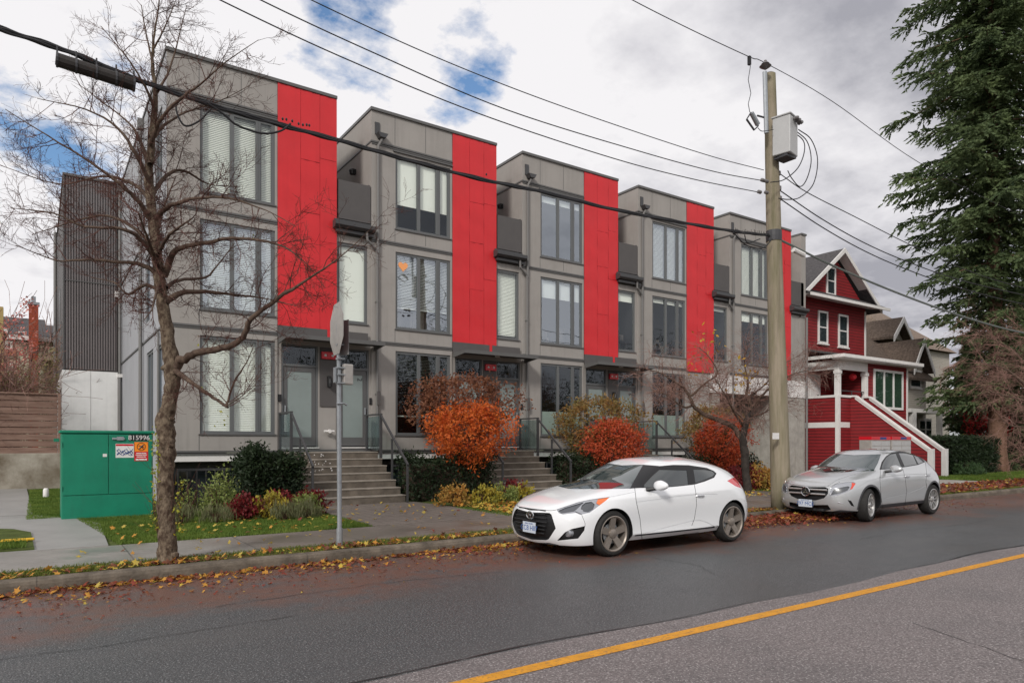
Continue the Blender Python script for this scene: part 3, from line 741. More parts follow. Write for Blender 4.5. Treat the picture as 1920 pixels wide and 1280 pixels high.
b = MB(); b.box(tx1-.08, tx1+.04, ty-.2, ty-.02, 6.9, 7.1); b.build('tower_lamp', M['white'], Tw)
b = MB(); b.box(tx1-.0, tx1+.15, ty-.25, ty-.02, 4.0, 4.12); b.build('tower_lamp', M['white'], Tw)
# far end of the row: end wall strip, beam and driveway opening
T4 = TH[4]; X = 2.57+5.22*4
b = MB(); b.box(X+5.0, X+5.35, FY+.0, 31.5, 7.3, 11.02); b.box(X+4.9, X+5.35, FY+.02, 31.5, 3.7, 7.3); b.build('end_wall', M['stucco'], T4)
b = MB(); b.box(X+4.22, X+4.899, FY+.06, FY+.2, 4.42, 7.3); b.build('end_panel', M['side'], T4)
b = MB(); b.box(X+4.98, X+5.38, FY-.04, 31.5, 11.021, 11.1); b.build('roof_coping', M['trim'], T4)
b = MB(); b.box(X-1.2, X+5.33, FY-.03, FY+.25, 3.66, 4.40); b.build('concrete_beam', M['white'], T4)
b = MB(); b.box(X+2.95, X+5.3, FY+.0, FY+.25, .1, 3.655); b.box(X-1.05, X-.6, FY+.02, FY+.3, .1, 3.655); b.box(X+2.95, X+3.2, FY+.25, 30, .1, 3.655); b.build('concrete_wall', M['concrete'], T4)
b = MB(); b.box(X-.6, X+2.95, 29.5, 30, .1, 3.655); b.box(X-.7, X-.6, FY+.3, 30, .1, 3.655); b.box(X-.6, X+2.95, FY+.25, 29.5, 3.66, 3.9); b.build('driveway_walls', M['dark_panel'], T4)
b = MB(); b.lathe([(.07,-.16),(.09,-.1),(.05,0)], (X+3.6, FY-.001, 2.9), 'y', 14); b.build('wall_lamp', M['black'], T4)
b = MB(); b.tube([(X+5.28,FY-.1,7.3),(X+5.28,FY-.1,.2)], .05, 8); b.build('downpipe', M['pipe'], T4)
# a low roof ledge closing each recess under the small windows of block four (blank wall left of the driveway)
# ------------------------------------------------------------------ entry steps
def steps(n):
    X = 2.57+5.22*n; x0, x1 = X+2.62, X+5.02
    names = ['six-tread concrete steps behind the grey sign pole, chalky white marks on the risers',
             'concrete steps behind the orange heart-shaped shrub, left of the white car',
             'concrete steps rising behind the white car roof, right of the red shrub']
    T = thing('entry_steps', names[n], 'steps', (x0, 15.72, 0), 'concrete steps up to the front doors')
    mb = MB(); no = MB()
    for k in range(7):
        y = 15.72+.28*k; z = .17+.176*(k+1)
        w_ = max(0, (6-k))*.0
        y2 = 15.72+.28*(k+1) if k < 6 else FY-.05
        mb.box(x0-w_, x1+w_, y, y2 if k == 6 else y2+.0, .1, z-.03)
        no.bevbox(x0-.01-w_, x1+.01+w_, y-.015, y2+.0 if k < 6 else y2, z-.03, z, .006)
    S = mb.build('stair_body', M['steps'], T); no.build('treads', M['steps_tread'], T)
    if n == 0:
        s = MB(); r = random.Random(2)
        for k in range(26):
            i = r.choice([5,4,4,6]); yy = 15.72+.28*i; z = .17+.176*i+.02+r.random()*.10; x = x0+.35+r.random()*.65; a = .01+r.random()*.03
            s.box(x, x+a, yy-.003, yy-.001, z, z+.01+r.random()*.025)
        s.build('chalk_marks', M['white'], S)
    # guards: glass panel on the landing then sloping handrail
    for sx_, xx in ((0, x0-.02), (1, x1-.04)):
        r = MB(); zl = 1.40
        r.box(xx, xx+.06, 17.15, 17.21, zl-1.1 if False else zl-.3, zl+.98)
        G = None
        r.box(xx, xx+.06, 18.10, 18.16, zl, zl+.98)
        r.box(xx-.005, xx+.065, 17.15, 18.16, zl+.98, zl+1.02)
        # slope
        ya, yb = 17.15, 15.55; za, zb_ = zl+.95, .17+.92
        r.prism([(xx+.01,ya,za-.03),(xx+.01,ya,za+.03),(xx+.01,yb,zb_+.03),(xx+.01,yb,zb_-.03)], (.045,0,0))
        r.box(xx+.005, xx+.05, yb-.0, yb+.05, .15, zb_)
        r.box(xx+.005, xx+.05, 16.45, 16.49, .5, (za+zb_)/2+.02)
        Rr = r.build('railing', M['rail'], T)
        g = MB(); g.box(xx+.025, xx+.035, 17.25, 18.08, zl+.06, zl+.95); g.build('glass_panel', M['railglass'], Rr)
    return T
M['steps_tread'] = mat('step_tread', (.25,.22,.185), .6, .4, noise=.25, nscale=4, bump=.15, bscale=50, ndetail=8)
for n in range(3): steps(n)
# ------------------------------------------------------------------ green utility cabinet
M['plate_back'] = mat('plate_back', (.30,.30,.30), .6, .3)
cx0, cx1, cy0, cy1 = .40, 1.98, 15.9, 16.7
C = thing('utility_cabinet', 'green metal utility cabinet with warning stickers, on the lawn beside the bare street tree', 'utility cabinet', (cx0, cy0, .15))
b = MB(); b.bevbox(cx0, cx1, cy0, cy1, .14, 1.82, .015); b.build('body', M['green'], C)
b = MB(); b.bevbox(cx0-.03, cx1+.03, cy0-.03, cy1+.03, 1.825, 1.88, .012); b.build('lid', M['green'], C)
d = MB(); xm = (cx0+cx1)/2+.0
d.bevbox(cx0+.02, xm-.006, cy0-.018, cy0-.001, .62, 1.80, .005); d.build('door', M['green'], C)
d = MB(); d.bevbox(xm+.006, cx1-.02, cy0-.018, cy0-.001, .62, 1.80, .005); D2 = d.build('door', M['green'], C)
d = MB(); d.bevbox(cx0+.01, cx1-.01, cy0-.014, cy0-.001, .15, .605, .005); d.build('kick_panel', M['green'], C)
d = MB(); d.bevbox(xm+.06, xm+.28, cy0-.045, cy0-.019, 1.70, 1.74, .006); d.bevbox(xm+.14, xm+.26, cy0-.05, cy0-.046, 1.69, 1.76, .001); d.build('handle', M['steel'], C)
b = MB(); b.box(xm+.355, xm+.715, cy0-.0205, cy0-.019, 1.675, 1.80); b.build('number_strip', M['black'], C)
text_mesh('cabinet_number', '815996', .13, M['white'], (xm+.535, cy0-.0215, 1.737), (R(90),0,0), C, .0005)
b = MB(); b.box(xm+.12, xm+.44, cy0-.0215, cy0-.019, 1.34, 1.62); S = b.build('warning_sticker', M['white'], C, label='white sticker with red heading and blue scrawl')
b = MB(); b.box(xm+.125, xm+.435, cy0-.0225, cy0-.0216, 1.575, 1.612); b.build('sticker_heading', M['redsign'], S)
M['blueink'] = mat('blue_ink', (.02,.06,.22), .5, .3); M['orangesign'] = mat('orange_sign', (.85,.25,.02), .5, .3)
b = MB(); r = random.Random(5)
for k in range(4):
    pts = [(xm+.14+.035*i, cy0-.0226, 1.46+.04*math.sin(i*1.7+k*2)+.02*r.random()-.02*k) for i in range(9)]
    b.tube(pts, .006, 4)
b.build('scrawl', M['blueink'], S)
b = MB(); b.box(xm+.45, xm+.70, cy0-.0215, cy0-.019, 1.27, 1.655); S = b.build('warning_sticker', M['redsign'], C, label='orange and red high voltage sticker with a round figure symbol')
b = MB(); b.box(xm+.455, xm+.695, cy0-.0225, cy0-.0216, 1.46, 1.65); b.build('orange_field', M['orangesign'], S)
b = MB(); cxx, czz = xm+.575, 1.56
pts = [(cxx+.075*math.cos(a*math.pi/14), cy0-.0235, czz+.075*math.sin(a*math.pi/14)) for a in range(29)]
b.tube(pts, .005, 4); b.tube([(cxx-.04,cy0-.0235,czz-.05),(cxx+.0,cy0-.0235,czz),(cxx+.04,cy0-.0235,czz+.04)], .012, 5); b.tube([(cxx-.05,cy0-.0235,czz+.02),(cxx+.05,cy0-.0235,czz-.01)], .007, 5); b.tube([(cxx,cy0-.0235,czz),(cxx+.045,cy0-.0235,czz-.05)], .008, 5)
b.build('figure_symbol', M['black'], S)
b = MB()
for z, a in ((1.42,.18),(1.385,.2),(1.345,.17)): b.box(cxx-a/2, cxx+a/2, cy0-.0228, cy0-.0216, z, z+.016)
b.box(cxx-.1, cxx+.1, cy0-.0228, cy0-.0216, 1.285, 1.315); b.build('small_print', M['white'], S)
b = MB(); b.box(xm-.10, xm-.03, cy0-.0205, cy0-.019, 1.36, 1.42); b.build('small_tag', M['white'], C)
b = MB()
for z in (.75, 1.6): b.lathe([(.012,-.05),(.012,.05)], (cx0+.012, cy0-.02, z), 'z', 8)
b.box(cx0-.12, cx0-.031, cy0+.1, cy0+.2, 1.66, 1.72); b.build('hinge', M['green'], C)
# ------------------------------------------------------------------ traffic sign pole
sx_, sy_ = 3.62, 9.66
Sg = thing('traffic_sign', 'grey steel pole with octagonal sign seen from its edge, standing in the verge', 'traffic sign', (sx_, sy_, .13))
b = MB(); b.tube([(sx_,sy_,.1),(sx_,sy_,.4)], .045, 12); b.tube([(sx_,sy_,.35),(sx_-.01,sy_,2.7)], .034, 12); b.build('pole', M['steel'], Sg)
b = MB(); b.tube([(sx_-.01,sy_,2.45),(sx_-.02,sy_,3.35)], .028, 12); b.build('pole_extension', M['steel'], Sg)
def plate_rot(a): return Matrix.Translation((sx_, sy_, 0)) @ Matrix.Rotation(a, 4, 'Z') @ Matrix.Translation((-sx_, -sy_, 0))
b = MB(); rr_ = .40; zc = 3.28
pts = [(sx_-.045, sy_+rr_*math.cos(R(22.5+45*k)), zc+rr_*math.sin(R(22.5+45*k))) for k in range(8)]
b.prism(pts, (.004,0,0)); b.rot(plate_rot(R(-6))); O = b.build('octagon_plate', M['alu'], Sg)
b = MB(); pts = [(sx_-.0405, sy_+rr_*.985*math.cos(R(22.5+45*k)), zc+.985*rr_*math.sin(R(22.5+45*k))) for k in range(8)]
b.prism(pts, (.001,0,0)); b.rot(plate_rot(R(-6))); b.build('sign_face', mat('dark_sign_red', (.22,.03,.03), .7, .2), O)  # red darkened in colour to cut its bounce light on the second plate
b = MB(); b.box(sx_+.034, sx_+.038, sy_-.20, sy_+.06, 2.90, 3.40); b.rot(plate_rot(R(8))); b.build('second_plate', M['plate_back'], Sg)
b = MB(); b.bevbox(sx_+.04, sx_+.19, sy_-.06, sy_+.02, 2.48, 2.78, .02); b.build('small_box', M['alu'], Sg)
b = MB()
for z in (2.5, 2.62, 2.72, 2.85, 3.05): b.lathe([(.046,-.012),(.046,.012)], (sx_-.01, sy_, z), 'z', 12); b.box(sx_-.06, sx_+.06, sy_-.07, sy_-.05, z-.008, z+.008)
b.tube([(sx_-.06,sy_-.04,2.2),(sx_+.03,sy_-.06,2.21),(sx_+.1,sy_-.03,2.18)], .012, 6); b.bevbox(sx_-.09, sx_-.06, sy_-.04, sy_+.02, 2.5, 2.72, .005); b.build('clamps', M['steel'], Sg)
# ------------------------------------------------------------------ utility pole
PY = 9.65
pb = at_y(1465, 950, PY); px0 = pb.x
def pp(u, v, Y=PY): return at_y(u, v, Y)
k = PY/8.92
ptop = pp(1443, 140)
U = thing('utility_pole', 'mossy wooden utility pole with grey transformer box, between the white and the silver car', 'utility pole', (px0, PY, .12))
rr_ = random.Random(4); n = 22; pts, rad = [], []
for i in range(n+1):
    t = i/n; pts.append(Vector((px0, PY, .1)).lerp(ptop, t)); rad.append(.228-.10*t+rr_.uniform(-.003,.003))
b = MB(); b.tube(pts, rad, 20); b.build('shaft', M['pole'], U, smooth=True)
b = MB(); b.lathe([(.115,-.01),(.118,.0),(.1,.02)], ptop, 'z', 16); b.build('pole_cap', M['clad'], U)
tp_ = pp(1441, 128)
b = MB(); b.tube([pp(1437,250,PY-.14), pp(1434,135,PY-.14)], .05, 8); b.build('pin_bracket', M['steel'], U)
b = MB(); q = pp(1435,122,PY-.14); b.lathe([(.03,-.1),(.09,-.06),(.13,-.03),(.06,0),(.09,.02),(.04,.07),(.03,.1)], q, 'z', 16); b.build('insulator', M['porcelain'], U)
# transformer
a0 = pp(1449,300,PY-.05); tzb, tzt = pp(1470,318).z, pp(1470,243).z
X0t, X1t = px0+.02, px0+.60
b = MB(); cxm, cym = at_y(1472,280,PY-.36).x, PY-.36
b.bevbox(cxm-.22, cxm+.22, cym-.20, cym+.20, tzb+.06, tzt-.04, .02)
b.rot(Matrix.Translation((cxm,cym,0))@Matrix.Rotation(R(12),4,'Z')@Matrix.Translation((-cxm,-cym,0)))
Tr = b.build('transformer', M['grey_paint'], U)
b = MB(); b.bevbox(cxm-.24, cxm+.24, cym-.22, cym+.22, tzt-.039, tzt, .015); b.rot(Matrix.Translation((cxm,cym,0))@Matrix.Rotation(R(12),4,'Z')@Matrix.Translation((-cxm,-cym,0))); b.build('transformer_lid', M['grey_paint'], Tr)
b = MB(); b.box(cxm-.18, cxm+.18, cym-.16, cym+.16, tzb, tzb+.06); b.build('transformer_base', M['clad'], Tr)
b = MB()
for i in range(3): b.lathe([(.03,-.12),(.045,-.08),(.03,-.06),(.045,-.03),(.03,0)], (cxm+.02+.08*i, cym-.20, tzt-.10-.03*i), 'y', 10)
b.build('bushing', M['porcelain'], Tr)
b = MB(); b.lathe([(.03,0),(.07,.03),(.03,.06),(.07,.09),(.03,.14)], (px0-.12, PY-.2, tzt-.02), 'z', 12); b.build('bushing', M['grey_paint'], Tr)
b = MB(); b.box(px0-.1, cxm, PY-.03, PY+.03, tzb+.3, tzb+.36); b.box(px0-.1, cxm, PY-.03, PY+.03, tzt-.3, tzt-.24); b.build('bracket', M['steel'], Tr)
# cut-out switch on an arm
F_ = pp(1411,226,PY-.1)
b = MB(); b.tube([pp(1438,222,PY-.1), pp(1420,217,PY-.1)], .02, 6); c1, c2 = pp(1407,212,PY-.1), pp(1418,240,PY-.1); A_ = b.build('cutout_arm', M['clad'], U)
b = MB(); b.tube([pp(1409,212,PY-.1), pp(1421,234,PY-.1)], [.05,.055,] , 10); b.build('cutout_body', M['steel'], A_)
b = MB(); b.tube([pp(1400,224,PY-.1), pp(1414,244,PY-.1)], .022, 8); b.tube([pp(1400,224,PY-.1), pp(1408,211,PY-.1)], .014, 6); b.tube([pp(1414,244,PY-.1), pp(1422,236,PY-.1)], .014, 6); b.build('fuse_tube', M['clad'], A_)
b = MB(); b.tube([pp(1405,107), pp(1407,125), pp(1403,150), pp(1408,175), pp(1403,195), pp(1406,211)], .008, 5); b.box(*[c for q in ((pp(1405,112).x-.03, pp(1405,112).x+.03),(PY-.03,PY+.03),(pp(1405,122).z,pp(1405,106).z)) for c in q]); b.build('jumper_wire', M['cable'], U)
# looping leads
def loop(name, pts, r, Y=PY-.3, par=U):
    P = [pp(u,v,Y) for u,v in pts]; out = catmull(P, 6); b = MB(); b.tube(out, r, 6); return b.build(name, M['cable'], par)
def catmull(P, n):
    P = [Vector(p) for p in P]; Q = [2*P[0]-P[1]]+P+[2*P[-1]-P[-2]]; out = []
    for i in range(1, len(Q)-2):
        for k in range(n):
            t = k/n; a, b_, c, d = Q[i-1], Q[i], Q[i+1], Q[i+2]
            out.append(.5*((2*b_)+(c-a)*t+(2*a-5*b_+4*c-d)*t*t+(3*b_-a-3*c+d)*t**3))
    out.append(P[-1]); return out
loop('lead', [(1480,244),(1505,262),(1508,285),(1496,315),(1470,337),(1445,342)], .012)
loop('lead', [(1490,244),(1513,265),(1521,300),(1513,335),(1500,350),(1485,335),(1477,320)], .012)
loop('lead', [(1497,243),(1521,262),(1533,300),(1525,345),(1500,370),(1478,374),(1460,372)], .012)
loop('lead', [(1421,240),(1428,246),(1440,245),(1450,243)], .008)
for u, v in ((1430,338),(1437,340),(1424,360),(1437,361)): b = MB(); q = pp(u,v,PY-.22); b.lathe([(.02,-.06),(.04,-.04),(.04,.04),(.02,.06)], q, 'x', 10); b.build('insulator', M['porcelain'], U)
for u, v in ((1460,325),(1461,353),(1462,372)): b = MB(); q = pp(u,v,PY-.1); b.lathe([(.02,-.06),(.05,-.04),(.05,.04),(.02,.06)], q, 'z', 10); b.build('insulator', M['porcelain'], U)
b = MB()
for z in np.arange(3.2, 8.6, .55): b.tube([(px0-.02*z/3-.26, PY-.05, z), (px0-.02*z/3-.1, PY-.05, z)], .012, 5)
b.build('pole_step', M['clad'], U)
q = pp(1457,817,PY-.25); b = MB(); b.box(q.x-.12, q.x+.12, q.y+.03, q.y+.034, q.z-.07, q.z+.07); b.build('paper_notice', M['white'], U)
b = MB(); b.lathe([(.175,-.12),(.18,0),(.175,.12)], pp(1451,443), 'z', 16); b.build('cable_bracket', M['clad'], U)
# ------------------------------------------------------------------ overhead lines
def cable(name, label, anchors, r, cat='power line', group=None, smoothn=8, mt='cable'):
    P = catmull(anchors, smoothn); b = MB(); b.tube(P, r, 6); o = b.build(name, M[mt]); tag(o, label, cat, group); return o
gw = 'thin power lines to the pole'
cable('power_line', 'thin power line running highest over the roofs to the top of the wooden pole', [at_y(1080,-60,PY), at_y(1185,0,PY), pp(1300,58), pp(1405,107), pp(1436,119,PY-.1), at_y(1560,190,PY), at_y(1720,303,PY), at_y(1880,388,PY), at_y(2060,470,PY)], .009, group=gw)
cable('power_line', 'uppermost of the three thin parallel lines meeting the pole below its transformer', [at_y(480,-55,PY), at_y(583,0,PY), at_y(800,100,PY), at_y(1000,180,PY), at_y(1200,250,PY), at_y(1340,295,PY), at_y(1432,319,PY)], .008, group=gw)
cable('power_line', 'middle of the three thin parallel lines meeting the pole below its transformer', [at_y(380,-60,PY), at_y(488,0,PY), at_y(700,99,PY), at_y(950,206,PY), at_y(1200,284,PY), at_y(1340,322,PY), at_y(1430,339,PY)], .009, group=gw)
cable('power_line', 'lowest of the three thin parallel lines meeting the pole below its transformer', [at_y(300,-60,PY), at_y(412,0,PY), at_y(640,107,PY), at_y(900,214,PY), at_y(1150,297,PY), at_y(1300,336,PY), at_y(1425,361,PY)], .009, group=gw)
g2 = 'lines running right from the pole'
cable('power_line', 'upper line running from the pole past the red gable to the dark conifer', [pp(1461,325), at_y(1512,360,PY), at_y(1600,405,PY), at_y(1720,465,PY), at_y(1850,520,PY), at_y(2000,560,PY)], .011, group=g2)
cable('power_line', 'middle line sloping from the pole towards the dark conifer on the right', [pp(1462,357), at_y(1540,410,PY), at_y(1620,455,PY), at_y(1700,490,PY), at_y(1800,525,PY), at_y(1920,553,PY), at_y(2050,580,PY)], .013, group=g2)
cable('power_line', 'lowest thin line sloping from the pole in front of the conifer crown', [pp(1463,373), at_y(1540,425,PY), at_y(1620,470,PY), at_y(1700,505,PY), at_y(1800,540,PY), at_y(1920,570,PY), at_y(2050,590,PY)], .013, group=g2)
# thick bundled communications cable
main = [(-80,22),(0,53),(130,97),(260,150),(400,197),(520,232),(640,264),(760,298),(900,335),(1020,360),(1150,392),(1280,417),(1380,434),(1442,441)]
P = catmull([at_y(u,v,PY) for u,v in main], 10)
Cb = thing('cable_bundle', 'thick black bundle of cables strung low across the townhouse fronts to the pole', 'cable', tuple(P[0]))
for j, (dz, dy, r) in enumerate(((0,0,.017),(.024,.015,.012),(-.024,-.015,.013),(-.015,.028,.010))):
    b = MB(); Q = [p+Vector((0, dy+.006*math.sin(i*.9+j*2), dz+.006*math.cos(i*1.1+j))) for i, p in enumerate(P)]; b.tube(Q, r, 6); b.build('strand', M['cable'], Cb)
# black splice case under the bundle
c1, c2 = at_y(104,103,PY-.05), at_y(254,152,PY-.05)
d_ = (c2-c1).normalized(); b = MB(); b.tube([c1-Vector((0,0,.05)), c1+d_*.03-Vector((0,0,.05)), c2-d_*.03-Vector((0,0,.05)), c2-Vector((0,0,.05))], [.06,.078,.078,.06], 12)
b.build('splice_case', M['spl'] if 'spl' in M else M['black'], Cb, smooth=False)
for t in (.02, .25, .5, .75, .98):
    b = MB(); q = c1.lerp(c2, t); b.lathe([(.084,-.012),(.086,0),(.084,.012)], q-Vector((0,0,.05)), 'x', 12); b.tube([q, q+Vector((0,0,.12))], .01, 5); b.build('splice_strap', M['clad'], Cb)
# slack loops hanging near the first window and at the pole
for pts, r in (([(388,193),(420,215),(445,235),(490,250),(525,246),(545,232)], .014), ([(350,178),(330,200),(345,235),(372,228),(395,205)], .012)):
    b = MB(); b.tube(catmull([at_y(u,v,PY-.08) for u,v in pts], 6), r, 6); b.build('slack_loop', M['cable'], Cb)
for pts in ([(1375,436),(1400,460),(1430,465),(1448,448)], [(1396,440),(1402,455),(1425,448)]):
    b = MB(); b.tube(catmull([at_y(u,v,PY-.15) for u,v in pts], 6), .012, 6); b.build('slack_loop', M['cable'], Cb)
b = MB()
for u, v in ((530,229),(537,230),(548,233),(560,238),(568,240),(575,240),(580,241),(912,332)): q = at_y(u,v,PY); b.lathe([(.0,.0),(.014,.012),(.016,.03),(.0,.05)], q+Vector((0,0,.02)), 'z', 6)
b.build('cable_clip', M['black'], Cb)
b = MB(); r = random.Random(8)
for i in range(22):
    t = i/22; q = at_y(1380+70*t, 436+6*t, PY-.05); b.tube([q, q+Vector((r.uniform(-.03,.03),0,.05+r.random()*.05))], .007, 4)
b.build('bristle', M['black'], Cb)
main2 = [(1442,441),(1480,458),(1540,488),(1600,515),(1680,548),(1760,578),(1840,604),(1920,624),(2060,650)]
P = catmull([at_y(u,v,PY) for u,v in main2], 10)
Cb2 = thing('cable_bundle', 'grey-black cable sagging from the pole across the red house gable to the right edge', 'cable', tuple(P[0]))
for j, (dz, dy, r) in enumerate(((0,0,.019),(.024,.015,.014),(-.022,-.01,.012))):
    b = MB(); b.tube([p+Vector((0,dy,dz)) for p in P], r, 6); b.build('strand', M['cablegrey'] if 'cablegrey' in M else M['cable'], Cb2)
b = MB(); q1, q2 = at_y(1487,468,PY), at_y(1507,478,PY); b.tube([q1,q2], .06, 8); b.build('white_splice', M['white'], Cb2)
# ------------------------------------------------------------------ timber fence on a concrete retaining wall, far left
Fn = thing('timber_fence', 'weathered horizontal plank fence on a stained concrete wall, far left', 'fence', (-6, 27.5, .1))
zt_ = 3.22; x0, x1 = -9, .62
for i in range(9):
    b = MB(); z = zt_-.215*(i+1); off = (i%2)*.02
    b.bevbox(x0, x1-.03, 27.5+off, 27.55+off, z+.012, z+.205, .006); b.build('plank', M['fence'], Fn)
b = MB(); b.bevbox(x0, x1+.04, 27.44, 27.62, zt_+.0, zt_+.05, .008); b.build('cap_rail', M['fence'], Fn)
b = MB(); b.bevbox(x1-.02, x1+.06, 27.42, 27.58, .9, zt_, .008); b.build('post', M['fence'], Fn)
W_ = MB(); W_.bevbox(x0, .70, 27.3, 27.7, .0, 1.30, .02); W_.build('retaining_wall', M['stained'] if 'stained' in M else M['concrete'], Fn)
# ------------------------------------------------------------------ far left houses
def gable_house(name, label, x0, x1, y0, y1, zw, zr, wall, roof, ridge='x', z0=.1, over=.4):
    H_ = thing(name, label, 'house', (x0, y0, z0))
    b = MB(); b.box(x0, x1, y0, y1, z0, zw)
    if ridge == 'x':
        ym = (y0+y1)/2
        for xx in (x0, x1-.1): b.prism([(xx,y0,zw),(xx,y1,zw),(xx,ym,zr-.1)], (.1,0,0))
    else:
        xm_ = (x0+x1)/2
        for yy in (y0, y1-.1): b.prism([(x0,yy,zw),(x1,yy,zw),(xm_,yy,zr-.1)], (0,.1,0))
    b.build('wall', wall, H_)
    r = MB(); o = over; th = .14
    if ridge == 'x':
        ym = (y0+y1)/2; s = (zr-zw)/(ym-y0)
        for sg, ye in ((-1,y0-o),(1,y1+o)):
            ze = zw-s*o
            r.prism([(x0-o,ye,ze),(x0-o,ym,zr),(x0-o,ym,zr+th),(x0-o,ye,ze+th)], (x1-x0+2*o,0,0))
    else:
        xm_ = (x0+x1)/2; s = (zr-zw)/(xm_-x0)
        for xe in (x0-o, x1+o):
            ze = zw-s*o
            r.prism([(xe,y0-o,ze),(xm_,y0-o,zr),(xm_,y0-o,zr+th),(xe,y0-o,ze+th)], (0,y1-y0+2*o,0))
    r.build('roof', roof, H_)
    f = MB()
    if ridge == 'y':
        xm_ = (x0+x1)/2; s = (zr-zw)/(xm_-x0)
        for xe, sg in ((x0-o,1),(x1+o,-1)):
            ze = zw-s*o
            f.prism([(xe,y0-o-.04,ze-.06),(xm_,y0-o-.04,zr-.06),(xm_,y0-o-.04,zr+.16),(xe,y0-o-.04,ze+.16)], (0,.035,0))
    else:
        f.box(x0-o, x1+o, y0-o-.06, y0-o-.005, zw-(zr-zw)/((y1-y0)/2)*o-.05, zw-(zr-zw)/((y1-y0)/2)*o+.16)
    f.build('fascia', M['white'], H_)
    return H_
def small_window(H_, x0, x1, y, z0, z1, cross=True, tw=.1, face='y', mt='white'):
    f = MB(); yo = y-.06
    if face == 'y':
        f.box(x0, x0+tw, yo, y-.001, z0, z1); f.box(x1-tw, x1, yo, y-.001, z0, z1); f.box(x0+tw, x1-tw, yo, y-.001, z0, z0+tw); f.box(x0+tw, x1-tw, yo, y-.001, z1-tw, z1)
        f.box(x0-.05, x1+.05, yo-.04, y-.001, z0-.06, z0-.001)
        if cross: f.box(x0+tw, x1-tw, yo+.01, y-.001, (z0+z1)/2-.03, (z0+z1)/2+.03)
        Wn = f.build('window', M[mt], H_); g = MB(); g.box(x0+tw, x1-tw, y-.03, y-.002, z0+tw, z1-tw); g.build('pane', M['housewin'], Wn)
    return Wn
def pxbox(u0, u1, v0, v1, Y):
    a, b = at_y(u0, v1, Y), at_y(u1, v0, Y); return a.x, b.x, a.z, b.z
Mpk = mat('pink_beige_stucco', (.42,.30,.25), .8, .2, noise=.06); Myl = mat('cream_siding', (.48,.46,.34), .8, .2, noise=.06)
Mor = mat('terracotta_trim', (.42,.17,.10), .7, .2)
a = pxbox(-150, 60, 625, 800, 47)
H1 = gable_house('pale_house', 'distant pale pink house with a grey roof, far left behind the fence', a[0]-2, at_y(70,640,47).x, 47, 56, at_y(40,622,47).z, at_y(40,598,51).z, Mpk, M['shingle'])
small_window(H1, *pxbox(10, 24, 640, 668, 47)[:2], 47, *pxbox(10, 24, 640, 668, 47)[2:], True, .12); small_window(H1, *pxbox(13, 24, 680, 720, 47)[:2], 47, *pxbox(13, 24, 680, 720, 47)[2:], True, .12)
b = MB(); q = pxbox(-60,30,655,662,46.8); b.box(q[0],q[1],46.8,46.99,q[2],q[3]); b.build('belt_course', Mor, H1)
b = MB(); q = pxbox(-10,6,575,800,44); b.box(q[0],q[1],44,44.5,.1,q[3]); b.build('ochre_stack', mat('ochre_render', (.40,.30,.13), .8, .2, noise=.1), H1)
e_ = pxbox(33, 130, 640, 800, 41)
H2 = gable_house('cream_house', 'distant cream house with a tall red brick chimney, behind the plank fence', at_y(33,660,41).x, 6, 41, 49, at_y(60,634,41).z, at_y(60,612,45).z, Myl, M['shingle'])
q = pxbox(54, 72, 575, 760, 40.6)
b = MB(); b.box(q[0], q[1], 40.1, 40.6, .1, q[3]); Ch = b.build('chimney', M['brick'], H2)
b = MB(); b.box(q[0]-.05, q[1]+.05, 40.05, 40.65, q[3]+.001, q[3]+.12); b.box(q[0]+.1, q[1]-.1, 40.15, 40.55, q[3]+.12, q[3]+.40); b.build('chimney_pot', M['steel'], Ch)
small_window(H2, *pxbox(34, 47, 622, 640, 41)[:2], 41, *pxbox(34,47,622,640,41)[2:], False, .05)
b = MB(); q = pxbox(76, 104, 650, 668, 39.5)
b.box(q[0], q[1]+2, 39.5, 39.55, q[3]-.08, q[3]); b.box(q[0], q[1]+2, 39.5, 41, q[2]-.15, q[2]-.001)
for i in range(14): b.box(q[0]+.15*i, q[0]+.15*i+.06, 39.5, 39.54, q[2], q[3]-.08)
b.build('balcony_rail', mat('balcony_wood', (.3,.25,.18), .8, .2), H2)
# ------------------------------------------------------------------ red wooden house
XL, YP = 30.5, 17.75
H = thing('red_house', 'red lap-sided wooden house with white trim, gable and raised porch, right of the townhouses', 'house', (XL, YP, .1))
YM = 19.5; XR = 36.1; XE = 36.9
ap = at_y(1566, 462, YM-.7); ev = at_y(1652, 583, YM-.7)
zev, zap, xap = 8.75, ap.z, ap.x
xap = 33.3
b = MB(); b.box(XL, XR, YM, 30, .1, zev); b.prism([(XL+.05,YM+.01,zev),(XR-.05,YM+.01,zev),(xap,YM+.01,zap-.25)], (0,.12,0))
b.box(XR+.001, XE, YP+.1, 30, .1, 5.5); b.box(33.05, XR+.001, YP, YM-.001, .1, 5.5); b.box(XR+.002, XE, YP, YP+.099, .1, 5.5)
b.box(XL, 33.049, YP, YM-.001, .1, 2.85)
b.build('wall', M['redwall'], H)
